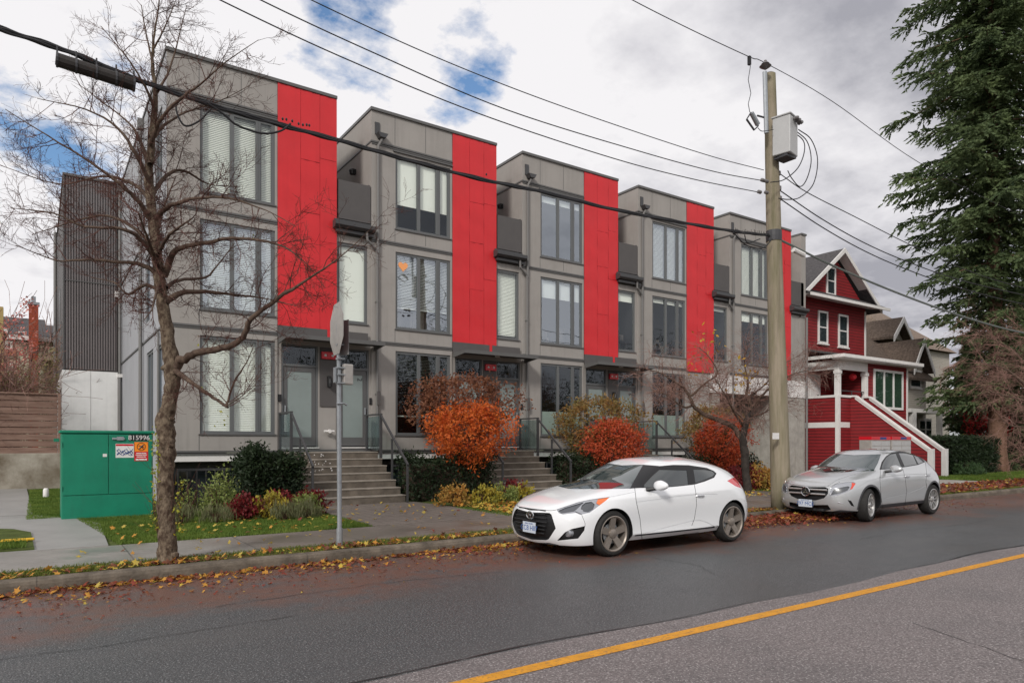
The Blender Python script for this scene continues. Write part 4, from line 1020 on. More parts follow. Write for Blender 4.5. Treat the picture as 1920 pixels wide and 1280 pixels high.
# main roof
r = MB(); o = .45; s = (zap-zev)/(xap-XL)
for xe in (XL-.75, XR+.75):
    ze = zev-.12 if True else 0
    r.prism([(xe,YM-o,ze-.12),(xap,YM-o,zap),(xap,YM-o,zap+.16),(xe,YM-o,ze+.04)], (0,30.5-YM+o,0))
r.build('roof', M['shingle'], H)
f = MB()
for xe in (XL-.70, XR+.70): f.prism([(xe,YM-o+.01,zev-.17),(xap,YM-o+.01,zap-.05),(xap,YM-o+.01,zap-.03),(xe,YM-o+.01,zev-.15)], (0,o-.02,0))
f.build('soffit', M['white'], H)
f = MB()
for xe, sg in ((XL-.78,1),(XR+.78,-1)):
    ze = zev-.12
    f.prism([(xe,YM-o-.06,ze-.16),(xap,YM-o-.06,zap-.06),(xap,YM-o-.06,zap+.18),(xe,YM-o-.06,ze+.06)], (0,.055,0))
f.build('barge_board', M['white'], H)
f = MB(); f.prism([(XL-.6,YM-.75,zev-.13),(XR+.85,YM-.75,zev-.13),(XR+.85,YM-.001,zev-.02),(XL-.6,YM-.001,zev-.02)], (0,0,.05)); f.build('gable_soffit', M['white'], H)
f = MB(); f.prism([(XL-.7,YM-.8,zev-.06),(XL-.7,YM-.01,zev+.35),(XL-.7,YM-.01,zev+.28),(XL-.7,YM-.8,zev-.12)], (XR+.9-XL+.7,0,0)); f.build('pent_roof', M['shingle'], H)
f = MB(); f.box(XL-.7, XR+.9, YM-.86, YM-.801, zev-.20, zev-.06); f.build('gutter', M['white'], H)
f = MB(); f.box(XR-.1, XR+.03, YM-.03, YM+.1, 5.9, zev-.2); f.box(XE-.1, XE+.03, YP-.03, YP+.1, .2, 5.5); f.build('corner_board', M['white'], H)
# windows
for u0,u1,v0,v1 in ((1533,1551,585,643),(1571,1589,592,650)):
    q = pxbox(u0,u1,v0,v1,YM); small_window(H, q[0], q[1], YM, q[2], q[3])
q = pxbox(1549,1566,502,552,YM); small_window(H, q[0], q[1], YM+.01, q[2], q[3])
q = pxbox(1637,1692,698,765,YP); wq = (q[1]-q[0])
q = (q[0], q[1], at_y(1692,769,YP).z, at_y(1637,691,YP).z)
f = MB(); tw = .12
f.box(q[0]-.0, q[1], YP-.06, YP-.001, q[3]-tw, q[3]); f.box(q[0], q[1], YP-.06, YP-.001, q[2], q[2]+tw)
for i in range(4): xx = q[0]+(q[1]-q[0]-tw)*i/3; f.box(xx, xx+tw, YP-.06, YP-.001, q[2]+tw, q[3]-tw)
Wn = f.build('window', M['white'], H, label='tall triple window with white frame beside the porch')
g = MB(); g.box(q[0]+tw, q[1]-tw, YP-.03, YP-.002, q[2]+tw, q[3]-tw); g.build('pane', M['greenglass'] if 'greenglass' in M else M['housewin'], Wn)
# porch roof
zl_ = 5.55
r = MB(); yo = YP-.55
r.prism([(XL-.5,yo,zl_),(XE+.45,yo,zl_),(XE+.45,YM,zl_+.55),(XL-.5,YM,zl_+.55)], (0,0,.1)); r.build('porch_roof', M['shingle'], H)
r = MB(); r.box(XL-.5, XE+.45, yo-.06, yo-.001, zl_-.03, zl_+.12); r.box(XL-.56, XL-.501, yo-.06, YM, zl_-.03, zl_+.12); r.box(XL-.5, XE+.45, yo, YP-.01, zl_-.08, zl_-.02); r.build('porch_gutter', M['white'], H)
r = MB(); r.box(XL, 33.05, YP-.02, YP+.12, 5.05, zl_-.09); r.box(XL, XL+.12, YP+.12, YM-.01, 5.05, zl_-.09); r.build('porch_beam', M['white'], H)
for xx in (XL, 32.85):
    r = MB(); r.bevbox(xx, xx+.22, YP-.03, YP+.19, 2.9, 5.045, .01); r.bevbox(xx-.03, xx+.25, YP-.06, YP+.22, 4.85, 5.0, .01); r.build('porch_post', M['white'], H)
r = MB(); r.box(XL+.001, 33.0, YP+.13, YM-.01, 5.4, 5.46); r.build('porch_ceiling', M['white'], H)
# porch door on the back wall and parapet
q = pxbox(1521,1543,700,742,YM-.0); r = MB(); r.box(XL+.35, XL+1.35, YM-.06, YM-.001, 2.95, 5.0); r.box(XL+.48, XL+1.22, YM-.075, YM-.061, 3.05, 4.9); D_ = r.build('door', M['white'], H)
r = MB(); r.bevbox(XL+1.05, XL+1.1, YM-.12, YM-.076, 3.9, 4.0, .005); r.build('handle', M['black'], D_)
r = MB(); r.box(XL-.02, XL+1.35, YP-.04, YP-.001, .1, 3.75); r.box(XL-.04, XL-.001, YP-.0, YM+3, .1, 3.75); r.build('porch_parapet', M['redwall'], H)
r = MB(); r.box(XL-.06, XL+1.4, YP-.08, YP+.1, 3.751, 3.86); r.box(XL-.06, XL+.1, YP+.1, YM+3, 3.751, 3.86)
r.box(XL-.06, XL+.9, YP-.06, YP-.041, 2.35, 2.60); r.box(XL-.06, XL-.041, YP-.04, YM+3, 2.35, 2.60); r.box(XL-.07, XL+.09, YP-.07, YP-.061, .1, 3.75); r.box(XL-.07, XL-.061, YP-.061, YP+.1, .1, 3.75); r.build('porch_trim', M['white'], H)
r = MB(); r.box(XL+.3, 32.8, YP+.02, YP+.05, 4.05, 4.09)
for i in range(3): r.box(XL+.3+.9*i, XL+.33+.9*i, YP+.02, YP+.05, 3.86, 4.05)
r.build('porch_rail', M['rail'], H)
r = MB(); r.lathe([(.05,-.2),(.16,-.12),(.18,.02),(.08,.12)], (XL+1.95, YP+.4, 4.85), 'z', 12); r.build('hanging_basket', M['redsign'], H)
# stair with solid red balustrades
def balustrade(xx, th=.14):
    yt, yb = YP-.25, 14.3; zt2, zb2 = 3.78, 1.34
    r = MB(); yk = YP+.0
    r.prism([(xx,yk,.1),(xx,yt-.4,.1) if False else (xx,yk,.1),(xx,yb,.1),(xx,yb,zb2),(xx,yt,zt2),(xx,yk,zt2)][1:], (th,0,0)); Bl = r.build('balustrade', M['redwall'], H)
    w_ = MB(); d = Vector((0, yb-yt, zb2-zt2)).normalized(); nrm = Vector((0,-d.z,d.y))
    if nrm.z < 0: nrm = -nrm
    A, B_ = Vector((xx-.05,yt,zt2)), Vector((xx-.05,yb-.02,zb2-.01))
    w_.prism([A+nrm*.001, B_+nrm*.001, B_+nrm*.07, A+nrm*.07], (th+.1,0,0)); w_.box(xx-.05, xx+th+.05, yt, yk, zt2+.001, zt2+.08)
    w_.prism([A+Vector((-.012+.05-.01,0,-.10)), B_+Vector((-.012+.05-.01,0,-.10)), B_+Vector((.028,0,-.0)), A+Vector((.028,0,0))], (.02,0,0))
    w_.bevbox(xx-.05, xx+th+.05, yb-.2, yb-.001, .1, zb2+.04, .01); w_.build('stair_cap', M['white'], Bl)
balustrade(31.5); balustrade(32.75)
r = MB()
for k in range(14): r.box(31.641, 32.749, 14.5+.24*k, 14.75+.24*k if k < 13 else YP-.01, .1, .28+.19*k)
r.build('stair', M['concrete'], H)
# black railing in front of the red house
b = MB(); RX0, RX1, RY = 29.0, 31.4, 15.0
b.box(RX0, RX1, RY, RY+.04, 1.08, 1.12); b.box(RX0, RX1, RY, RY+.04, .25, .28)
for i in range(25): b.box(RX0+.1*i, RX0+.1*i+.022, RY+.008, RY+.03, .13, 1.08)
b.box(RX0-.06, RX0+.03, RY-.02, RY+.06, .1, 1.3)
o = b.build('picket_railing', M['rail']); tag(o, 'black metal picket railing in front of the red house wall', 'railing')
# community mailboxes with red tops
for i, (u0, u1) in enumerate(((1634,1670),(1672,1709))):
    Y = 13.2; a = at_y(u0, 818, Y).x; b_ = at_y(u1, 818, Y).x; zt3 = at_y(u0, 818, Y).z
    T = thing('community_mailbox', ['grey mailbox cabinet with red top, left of the pair behind the silver car', 'grey mailbox cabinet with red top, right of the pair behind the silver car'][i], 'mailbox', (a, Y, .15), 'mailbox cabinets behind the silver car')
    b = MB(); b.bevbox(a, b_-.05, Y, Y+.45, .75, zt3-.12, .01); b.build('cabinet', M['alu'], T)
    b = MB(); b.box(a-.01, b_-.04, Y-.012, Y+.46, zt3-.119, zt3); b.build('top_band', M['redsign'], T)
    b = MB(); b.box(a+.2, b_-.25, Y+.1, Y+.35, .12, .75); b.build('pedestal', M['steel'], T)
    b = MB(); w_ = (b_-.05-a)/2
    for c in range(2):
        for rw in range(5):
            z = .8+(zt3-.95)/5*rw; b.bevbox(a+.03+c*w_, a+w_*(c+1)-.02, Y-.012, Y-.001, z, z+(zt3-.95)/5-.025, .003)
    b.build('mail_doors', M['grey_paint'], T)
    b = MB(); b.box((a+b_)/2-.1, (a+b_)/2+.35, Y-.014, Y-.0125, zt3-.10, zt3-.02); b.build('blue_label', M['blueink'], T)
# ------------------------------------------------------------------ tan houses beyond
Yt = 20.5
xa, xb = XE+.6, at_y(1730, 700, Yt).x
ap1 = at_y(1697, 600, Yt); 
TH2 = thing('tan_house', 'beige lap-sided house with brown gabled roofs and a garage bay, beyond the red house', 'house', (xa, Yt, .1))
b = MB(); b.box(xa-1, xb+.4, Yt, 30, .1, at_y(1700,710,Yt).z); b.build('wall', M['tanwall'], TH2)
def gable(TH_, u_ap, v_ap, u_e, v_e, Y, depth, wallm, roofm, side_left_u):
    A = at_y(u_ap, v_ap, Y-.5); E = at_y(u_e, v_e, Y-.5); Lx = at_y(side_left_u, v_e, Y-.5)
    hw = E.x-A.x; X0_, X1_ = A.x-hw, E.x
    w_ = MB(); w_.prism([(X0_+.3,Y,E.z+.1),(X1_-.3,Y,E.z+.1),(A.x,Y,A.z-.25)], (0,.2,0)); w_.build('gable_wall', wallm, TH_)
    r = MB()
    for xe in (X0_, X1_): r.prism([(xe,Y-.5,E.z),(A.x,Y-.5,A.z),(A.x,Y-.5,A.z+.14),(xe,Y-.5,E.z+.14)], (0,depth,0))
    r.build('roof', roofm, TH_)
    f = MB()
    for xe in (X0_, X1_): f.prism([(xe,Y-.56,E.z-.22),(A.x,Y-.56,A.z-.20),(A.x,Y-.56,A.z+.16),(xe,Y-.56,E.z+.16)], (0,.055,0))
    f.build('barge_board', M['white'], TH_)
    return X0_, X1_, E.z, A.z
gable(TH2, 1694, 598, 1712, 640, 22.5, 10, M['tanwall'], M['shingle_brown'], 1650)
gable(TH2, 1733, 638, 1752, 700, Yt, 12, M['tanwall'], M['shingle_brown'], 1690)
b = MB(); q = pxbox(1640, 1737, 640, 712, Yt+.2)
A_, B2_, C_, D2_ = at_y(1660,655,21.5), at_y(1728,640,21.5), at_y(1735,690,20.2), at_y(1650,690,20.2)
b.prism([(36.95,19.9,5.3),(xb+.5,19.9,5.3),(xb+.5,24.5,9.0),(36.95,24.5,9.0)], (0,0,.14)); b.build('lower_roof', M['shingle_brown'], TH2)
q = pxbox(1705,1726,695,726,Yt); small_window(TH2, q[0], q[1], Yt, q[2], q[3], False, .1)
b = MB(); q = pxbox(1716,1765,772,778,Yt-1.2); zc_ = q[3]
b.box(q[0]-.5, q[1]+.4, Yt-1.2, Yt-.001, zc_-.1, zc_+.12); b.box(q[1]-.1, q[1]+.15, Yt-1.2, Yt-.95, .1, zc_-.1); b.box(q[0]-.2, q[0]+.15, Yt-1.2, Yt-.95, .1, zc_-.1); b.build('garage_porch', M['white'], TH2)
q = pxbox(1722,1745,785,830,Yt); b = MB(); b.box(q[0], q[1], Yt-.05, Yt-.001, .1, q[3]); Dd = b.build('door', M['white'], TH2)
b = MB()
for i in range(2):
    for j in range(3): w_ = (q[1]-q[0])/2; h_=.55; b.box(q[0]+.12+i*w_, q[0]+w_*(i+1)-.08, Yt-.06, Yt-.051, q[3]-.15-h_*(j+1)+.08, q[3]-.15-h_*j)
b.build('door_glass', M['housewin'], Dd)
TH3 = thing('tan_house', 'farther beige house whose tiled hip roof rises behind the brown gables', 'house', (50, 30, .1))
a_, c_ = at_y(1700, 640, 30), at_y(1780, 640, 30)
b = MB(); b.box(a_.x, c_.x, 30, 42, .1, a_.z-.5); b.build('wall', M['tanwall'], TH3)
t_ = at_y(1738, 600, 33); b = MB(); z0_ = at_y(1720,650,29.5).z; xm_ = (a_.x+c_.x)/2; b.poly([(a_.x-.5,29.5,z0_),(c_.x+.5,29.5,z0_),(xm_+1.5,36,t_.z+1.2),(xm_-1.5,36,t_.z+1.2)]); b.poly([(a_.x-.5,29.5,z0_),(xm_-1.5,36,t_.z+1.2),(a_.x-.5,42.5,z0_)]); b.poly([(c_.x+.5,29.5,z0_),(c_.x+.5,42.5,z0_),(xm_+1.5,36,t_.z+1.2)]); b.poly([(a_.x-.5,42.5,z0_),(xm_-1.5,36,t_.z+1.2),(xm_+1.5,36,t_.z+1.2),(c_.x+.5,42.5,z0_)])
b.build('roof', mat('tan_shingle', (.19,.145,.115), .9, .2, noise=.3, nscale=6), TH3)
TH4 = gable_house('white_house', 'pale far house glimpsed through the conifer branches', at_y(1790,800,40).x, at_y(1880,800,40).x, 40, 50, 6, 9, mat('pale_blue_siding', (.45,.47,.5), .7, .2), M['shingle'])
q = pxbox(1800,1812,760,800,40); small_window(TH4, q[0], q[1], 40, max(q[2],2.5), max(q[3],4.2))
# teal planters on the steps by block three
for i, (u, v, s) in enumerate(((1262,858,.17),(1276,864,.15))):
    q = at_y(u, v, 15.9)
    T = thing('planter_pot', ['taller teal plant pot beside the railing behind the white car roof', 'smaller teal plant pot beside the railing behind the white car roof'][i], 'plant pot', (q.x, 15.9, .15), 'teal pots behind the white car')
    b = MB(); zt4 = q.z+.02; b.lathe([(s*.7,.16),(s,zt4-.06),(s*1.12,zt4-.06),(s*1.12,zt4),(s*.95,zt4),(s*.9,zt4-.05)], (q.x,15.9,0), 'z', 20)
    b.build('pot', mat('teal_plastic', (.09,.33,.27), .5, .4), T, smooth=False)
# ------------------------------------------------------------------ vegetation
def rand_dirs(n, g=rng):
    v = g.normal(size=(n,3)); return v/np.linalg.norm(v, axis=1, keepdims=True)
def leaf_quads(P, L_, W_, g=rng, up=None, droop=0):
    # diamond leaves: base, side, tip, side
    n = len(P); a = rand_dirs(n, g)
    if up is not None: a = a*(1-up)+np.array([0,0,up]); a /= np.linalg.norm(a, axis=1, keepdims=True)
    if droop: a[:,2] -= droop; a /= np.linalg.norm(a, axis=1, keepdims=True)
    b = np.cross(a, rand_dirs(n, g)); b /= (np.linalg.norm(b, axis=1, keepdims=True)+1e-9)
    l = (L_*g.uniform(.6,1.3,size=(n,1))); w_ = W_*g.uniform(.6,1.3,size=(n,1))
    V = np.stack([P, P+a*l*.5+b*w_*.5, P+a*l, P+a*l*.5-b*w_*.5], axis=1).reshape(-1,3)
    F = np.arange(4*n).reshape(-1,4); return V, F
def clumps(center, rad, nclump, per, spread, g=rng, shape=None, shell=.55):
    out = []
    c = np.array(center); rad = np.array(rad)
    d = rand_dirs(nclump, g); r = (shell+(1-shell)*g.random((nclump,1)))**.6
    C_ = c+d*r*rad
    if shape is not None: C_ = np.array([shape(p, c, rad) for p in C_])
    P = np.repeat(C_, per, axis=0)+g.normal(size=(nclump*per,3))*spread
    return P
def twig_mesh(segs, n=3):
    # segs: list of (list of points, list of radii)
    mb = MB()
    for pts, rad in segs: mb.tube(pts, rad, n if rad[0] < .012 else (5 if rad[0] < .03 else 10), cap=False)
    return mb
def grow(segs, p, d, length, r, depth, rnd, upb=.15, wig=.35, kids=(5,4), nseg=4, kidlen=.5, ang=(25,70), rmin=.0018):
    pts = [Vector(p)]; rad = [r]; d = Vector(d).normalized()
    for i in range(nseg):
        d = (d + Vector((rnd.uniform(-1,1),rnd.uniform(-1,1),rnd.uniform(-1,1)))*wig + Vector((0,0,upb))).normalized()
        pts.append(pts[-1]+d*length/nseg); rad.append(max(rmin*.8, r*(1-(i+1)/nseg*.75)))
    segs.append((pts, rad))
    if depth <= 0: return
    k = kids[0] if isinstance(kids, tuple) else kids
    for j in range(k):
        t = rnd.uniform(.15,1); i = min(int(t*nseg), nseg-1); q = pts[i].lerp(pts[i+1], t*nseg-i)
        dd = (pts[i+1]-pts[i]).normalized(); ax = dd.orthogonal().normalized(); ax.rotate(Matrix.Rotation(rnd.uniform(0,6.283), 3, dd))
        nd = dd.copy(); nd.rotate(Matrix.Rotation(R(rnd.uniform(*ang)), 3, ax))
        grow(segs, q, nd, length*kidlen*rnd.uniform(.6,1.25), max(rmin, r*.5), depth-1, rnd, upb, wig, (kids[1:] or kids) if isinstance(kids, tuple) else kids, max(2, nseg-1), kidlen, ang, rmin)
def limb(path, f0, refine=3):
    # path: (u, v, depth offset, radius) measured against the photo, at distance f0 along the view axis
    P = [at_d(u, v, f0+d) for u, v, d, r in path]; Rr = [r for *_, r in path]
    Q = catmull(P, refine); n = len(Q); rs = [np.interp(i/refine, range(len(Rr)), Rr) for i in range(n)]
    return Q, [float(x) for x in rs]
def bare_tree(name, label, cat, f0, trunk, limbs, seed, barkm, twigm, per_m=7, tl=(.35,.8), depth=2, kids=(5,4), upb=.12, wig=.32, group=None, rough=.008, rtw=.006, skip=.12, bloom=None, kidlen=.5, base=None, dsp=.35, trs=1.0):
    rnd = random.Random(seed)
    Q, rs = limb(trunk, f0, 5)
    T = thing(name, label, cat, tuple(base or Q[0]), group)
    b = MB(); Qn = []; rs = [r*trs for r in rs]
    for i, q in enumerate(Q): Qn.append(q+Vector((rnd.uniform(-1,1),rnd.uniform(-1,1),0))*rough)
    b.tube(Qn, [r*rnd.uniform(.94,1.07) for r in rs], 14, cap=False); b.build('trunk', barkm, T, smooth=True)
    segs = []
    allp = [(Qn, rs)]
    lb = MB()
    for path in limbs:
        q, r = limb(path, f0, 4)
        q = [p+Vector((rnd.uniform(-1,1),rnd.uniform(-1,1),rnd.uniform(-1,1)))*r_*.35 for p, r_ in zip(q, r)]
        lb.tube(q, r, 8, cap=False); allp.append((q, r))
    lb.build('limbs', M['limb'], T, smooth=True)
    for q, r in allp:
        for i in range(len(q)-1):
            if r[i] > .055 or (q is Qn and i < len(q)*.45): continue
            ln = (q[i+1]-q[i]).length; k = ln*per_m; k = int(k)+(rnd.random() < k-int(k))
            for _ in range(k):
                p = q[i].lerp(q[i+1], rnd.random()); dd = (q[i+1]-q[i]).normalized()
                ax = dd.orthogonal().normalized(); ax.rotate(Matrix.Rotation(rnd.uniform(0,6.283), 3, dd))
                nd = dd.copy(); nd.rotate(Matrix.Rotation(R(rnd.uniform(30,75)), 3, ax))
                grow(segs, p, nd, rnd.uniform(*tl), min(rtw, r[i]*.7), depth, rnd, upb, wig, kids, 4, kidlen)
    tw = twig_mesh(segs); o = tw.build('crown', twigm, T)
    return T, segs, allp
E0 = 8.69
trunk = [(316,1062,0,.20),(315,1050,0,.155),(314,1025,0,.125),(313,985,0,.115),(310,930,0,.112),(312,880,0,.105),(312,845,0,.125),(313,820,0,.115),(309,790,0,.13),(316,765,0,.10),(323,720,0,.105),(323,690,0,.12),(316,640,0,.095),(308,590,0,.085),(301,540,0,.08),(293,470,0,.075),(286,400,0,.07),(279,330,.05,.06),(285,250,.05,.048),(291,180,.1,.034),(286,110,.1,.022),(292,50,.1,.013),(303,-20,.1,.006)]
limbs = [
 [(325,690,0,.06),(345,672,-.1,.05),(375,658,-.2,.042),(430,650,-.4,.038),(455,632,-.5,.035),(472,598,-.6,.03),(520,560,-.7,.024),(575,525,-.8,.014),(640,480,-.9,.007),(700,425,-1,.003)],
 [(325,690,0,.04),(365,720,-.3,.024),(400,745,-.4,.02),(428,763,-.5,.017)],
 [(424,762,-.5,.014),(440,715,-.5,.011),(462,680,-.6,.007),(475,650,-.6,.004)],
 [(426,760,-.5,.009),(450,745,-.6,.006),(480,720,-.6,.003)],
 [(311,566,0,.045),(335,550,.1,.034),(385,547,.3,.026),(440,552,.4,.016),(500,560,.5,.008),(560,575,.5,.004)],
 [(309,520,0,.045),(322,475,-.1,.035),(350,462,-.2,.03),(400,452,-.3,.024),(450,447,-.4,.018),(520,458,-.5,.012),(570,490,-.6,.006),(610,540,-.6,.003)],
 [(311,540,0,.03),(335,525,.4,.022),(385,520,.8,.016),(410,495,1.,.01),(440,455,1.2,.005)],
 [(300,520,0,.035),(270,498,-.1,.028),(210,490,-.2,.02),(150,487,-.3,.014),(105,488,-.3,.009),(30,460,-.4,.004)],
 [(303,545,0,.028),(270,535,.3,.02),(240,552,.4,.014),(215,530,.5,.009),(170,520,.6,.004)],
 [(297,490,0,.035),(262,448,-.3,.028),(225,428,-.5,.02),(160,425,-.6,.013),(100,400,-.7,.008),(20,390,-.8,.004)],
 [(293,470,0,.03),(255,430,.4,.024),(200,405,.7,.016),(140,415,.9,.01),(60,440,1.1,.005)],
 [(288,420,0,.035),(262,380,-.2,.028),(225,345,-.4,.02),(170,305,-.5,.014),(90,255,-.6,.008),(10,205,-.7,.004)],
 [(284,380,0,.03),(250,345,.3,.022),(190,330,.6,.015),(110,345,.8,.009),(0,310,1.,.004)],
 [(280,340,0,.03),(255,290,-.2,.022),(220,240,-.3,.015),(160,205,-.4,.009),(70,185,-.5,.004)],
 [(280,310,0,.03),(262,262,.3,.02),(235,225,.5,.012),(150,160,.7,.005)],
 [(288,410,0,.035),(320,385,-.3,.026),(370,372,-.5,.018),(430,372,-.6,.012),(500,395,-.8,.006),(555,425,-.9,.003)],
 [(284,370,0,.03),(312,330,.4,.024),(345,320,.7,.018),(390,345,.9,.01),(450,350,1.1,.005)],
 [(283,270,0,.028),(305,220,-.2,.022),(345,180,-.3,.016),(380,155,-.4,.011),(425,115,-.4,.007),(485,75,-.5,.003)],
 [(285,260,0,.025),(308,235,.3,.018),(350,210,.5,.012),(410,190,.6,.007),(470,160,.7,.003)],
 [(289,200,0,.02),(265,150,-.2,.013),(235,105,-.3,.008),(190,50,-.3,.004)],
 [(291,180,0,.018),(318,130,.1,.012),(335,70,.2,.007),(350,10,.2,.004)],
 [(288,120,0,.014),(275,70,.1,.009),(265,10,.1,.005)],
 [(289,90,0,.012),(310,50,-.1,.008),(330,0,-.1,.004)],
 [(296,500,0,.03),(285,470,-.5,.022),(275,440,-.9,.014),(260,400,-1.2,.007)],
 [(296,480,0,.03),(310,450,-.5,.022),(330,430,-.9,.014),(360,410,-1.2,.007)],
 [(290,440,0,.03),(300,410,.6,.022),(310,380,1.1,.014),(330,330,1.5,.006)],
 [(300,530,0,.02),(290,560,-.4,.014),(285,580,-.8,.008),(270,600,-1.,.004)],
]
_, segs, _ = bare_tree('street_tree', 'tall bare street tree with knotted lichen-grey trunk, rooted in the verge', 'tree', E0, trunk, limbs, 5, M['bark'], M['twig'], per_m=8.0, tl=(.25,.62), kids=(7,5), upb=.05, wig=.30, rtw=.0065, kidlen=.46, trs=.86)
tree1 = bpy.data.objects['street_tree']
# burls on the trunk, last yellow leaves and sprouts at its foot
bm = bmesh.new()
rnd = random.Random(12)
for u, v, s in ((305,848,.045),(320,835,.04),(301,815,.035),(322,785,.035),(308,782,.04),(325,700,.05),(310,690,.05),(300,905,.02),(322,930,.022),(306,960,.02),(320,870,.02),(302,1035,.05),(328,1040,.05),(315,1048,.05)):
    g = bmesh.ops.create_icosphere(bm, subdivisions=2, radius=s)
    q = at_d(u, v, E0-.05)
    for vv in g['verts']: vv.co = q+Vector((vv.co.x*1.1, vv.co.y, vv.co.z*.8))*(1+rnd.uniform(-.15,.15))
mb = MB(); mb.addbm(bm); mb.build('burls', M['bark'], tree1, smooth=True)
M['yleaf'] = leaf_mat('yellow_leaf', (.45,.36,.03), (.22,.30,.04), 3)
P = []
for u0, u1, v0, v1, n in ((285,300,800,990,150),(325,345,900,1000,50),(372,378,620,760,6),(405,430,760,800,6),(470,478,440,450,3),(400,440,770,800,3)):
    for _ in range(n): P.append(tuple(at_d(rnd.uniform(u0,u1), rnd.uniform(v0,v1), E0+rnd.uniform(-.2,.2))))
V, F = leaf_quads(np.array(P), .045, .03, droop=.3); mesh_obj('last_leaves', V, F, M['yleaf'], tree1)
segs = []
for _ in range(22):
    q = at_d(rnd.uniform(296,322), 1040, E0); grow(segs, q, (rnd.uniform(-.4,.3),rnd.uniform(-.3,.3),1), rnd.uniform(.4,1.3), .004, 1, rnd, .3, .15, (3,), 4)
twig_mesh(segs).build('sprouts', M['twig'], tree1)

# twisted ornamental tree in front of block four
F4 = 20.4
trunk = [(1403,965,0,.14),(1402,925,0,.12),(1398,880,0,.11),(1396,845,0,.115),(1392,818,0,.11),(1400,790,0,.09),(1406,760,.1,.06),(1412,735,.1,.05)]
limbs = [[(1392,820,0,.09),(1365,795,-.1,.08),(1325,778,-.2,.065),(1300,760,-.3,.055),(1292,740,-.3,.045),(1275,722,-.4,.03),(1240,700,-.5,.018),(1205,690,-.6,.008)],
 [(1300,760,-.3,.04),(1280,762,-.4,.025),(1250,740,-.6,.015),(1220,730,-.6,.007)],
 [(1295,742,-.3,.04),(1320,720,-.5,.03),(1345,700,-.6,.02),(1330,670,-.7,.012),(1310,650,-.7,.006)],
 [(1408,758,0,.05),(1400,735,.1,.04),(1402,715,.1,.03),(1396,680,.2,.015),(1400,640,.2,.006)],
 [(1404,770,0,.05),(1425,745,-.1,.035),(1450,722,-.2,.025),(1490,700,-.3,.014),(1550,690,-.4,.006)],
 [(1412,740,.1,.03),(1440,715,.3,.02),(1465,685,.4,.01),(1500,665,.4,.005)],
 [(1400,790,0,.04),(1370,760,.5,.03),(1345,735,.8,.02),(1310,720,1.,.01),(1260,740,1.2,.005)],
 [(1398,780,0,.04),(1430,775,.5,.025),(1455,760,.8,.012),(1490,750,1.,.006)],
 [(1395,800,0,.04),(1375,770,-.7,.03),(1360,740,-1.1,.018),(1340,710,-1.3,.008)]]
mid, sg4, ap4 = bare_tree('ornamental_tree', 'low bare tree with dark twisted limbs and pinkish twigs, left of the wooden pole', 'tree', F4, trunk, limbs, 9, mat('dark_wet_bark', (.035,.028,.024), .85, .3, noise=.4, nscale=8, bump=.6, bscale=25), M['twig_grey'], per_m=19, tl=(.40,.95), kids=(6,4), upb=-.03, wig=.30, rough=.012, rtw=.009, kidlen=.5)
P = []
for _ in range(110):
    u, v = rnd.choice([(1322,655),(1330,640),(1395,720),(1405,700),(1300,690),(1450,690),(1385,700)]); P.append(tuple(at_d(u+rnd.gauss(0,14), v+rnd.gauss(0,18), F4+rnd.uniform(-.4,.4))))
V, F = leaf_quads(np.array(P), .13, .07); mesh_obj('last_leaves', V, F, leaf_mat('orange_leaf', (.55,.22,.02), (.4,.33,.04), 2), mid)
# spreading bare tree leaning in from the right edge
F5 = 25.0
trunk = [(1992,930,0,.15),(1985,860,0,.13),(1970,800,0,.12),(1950,760,0,.10),(1930,720,0,.08)]
limbs = [[(1960,775,0,.07),(1915,715,-.2,.05),(1880,690,-.3,.035),(1840,680,-.4,.022),(1800,668,-.4,.01)],
 [(1940,740,0,.06),(1920,680,.2,.04),(1890,650,.3,.028),(1850,632,.4,.016),(1805,610,.5,.007)],
 [(1930,720,0,.05),(1935,670,.1,.04),(1925,630,.2,.02),(1900,605,.2,.01)],
 [(1950,760,0,.05),(1900,745,-.5,.032),(1860,735,-.7,.02),(1820,715,-.8,.01)],
 [(1965,795,0,.05),(1920,800,-.3,.03),(1890,795,-.4,.02),(1865,770,-.5,.008)],
 [(1960,780,0,.05),(1925,760,.6,.03),(1880,720,.9,.02),(1840,700,1.1,.01)],
 [(1945,750,0,.05),(1990,690,.3,.03),(2030,650,.3,.01)],[(1975,810,0,.04),(1930,850,-.3,.02),(1905,840,-.4,.008)]]
bare_tree('ornamental_tree', 'spreading bare tree with pinkish twigs leaning in from the right edge, before the conifer', 'tree', F5, trunk, limbs, 21, M['bark'], M['twig_grey'], per_m=11, tl=(.5,1.1), kids=(6,4), upb=-.02, wig=.28, rough=.01, rtw=.010, kidlen=.5)

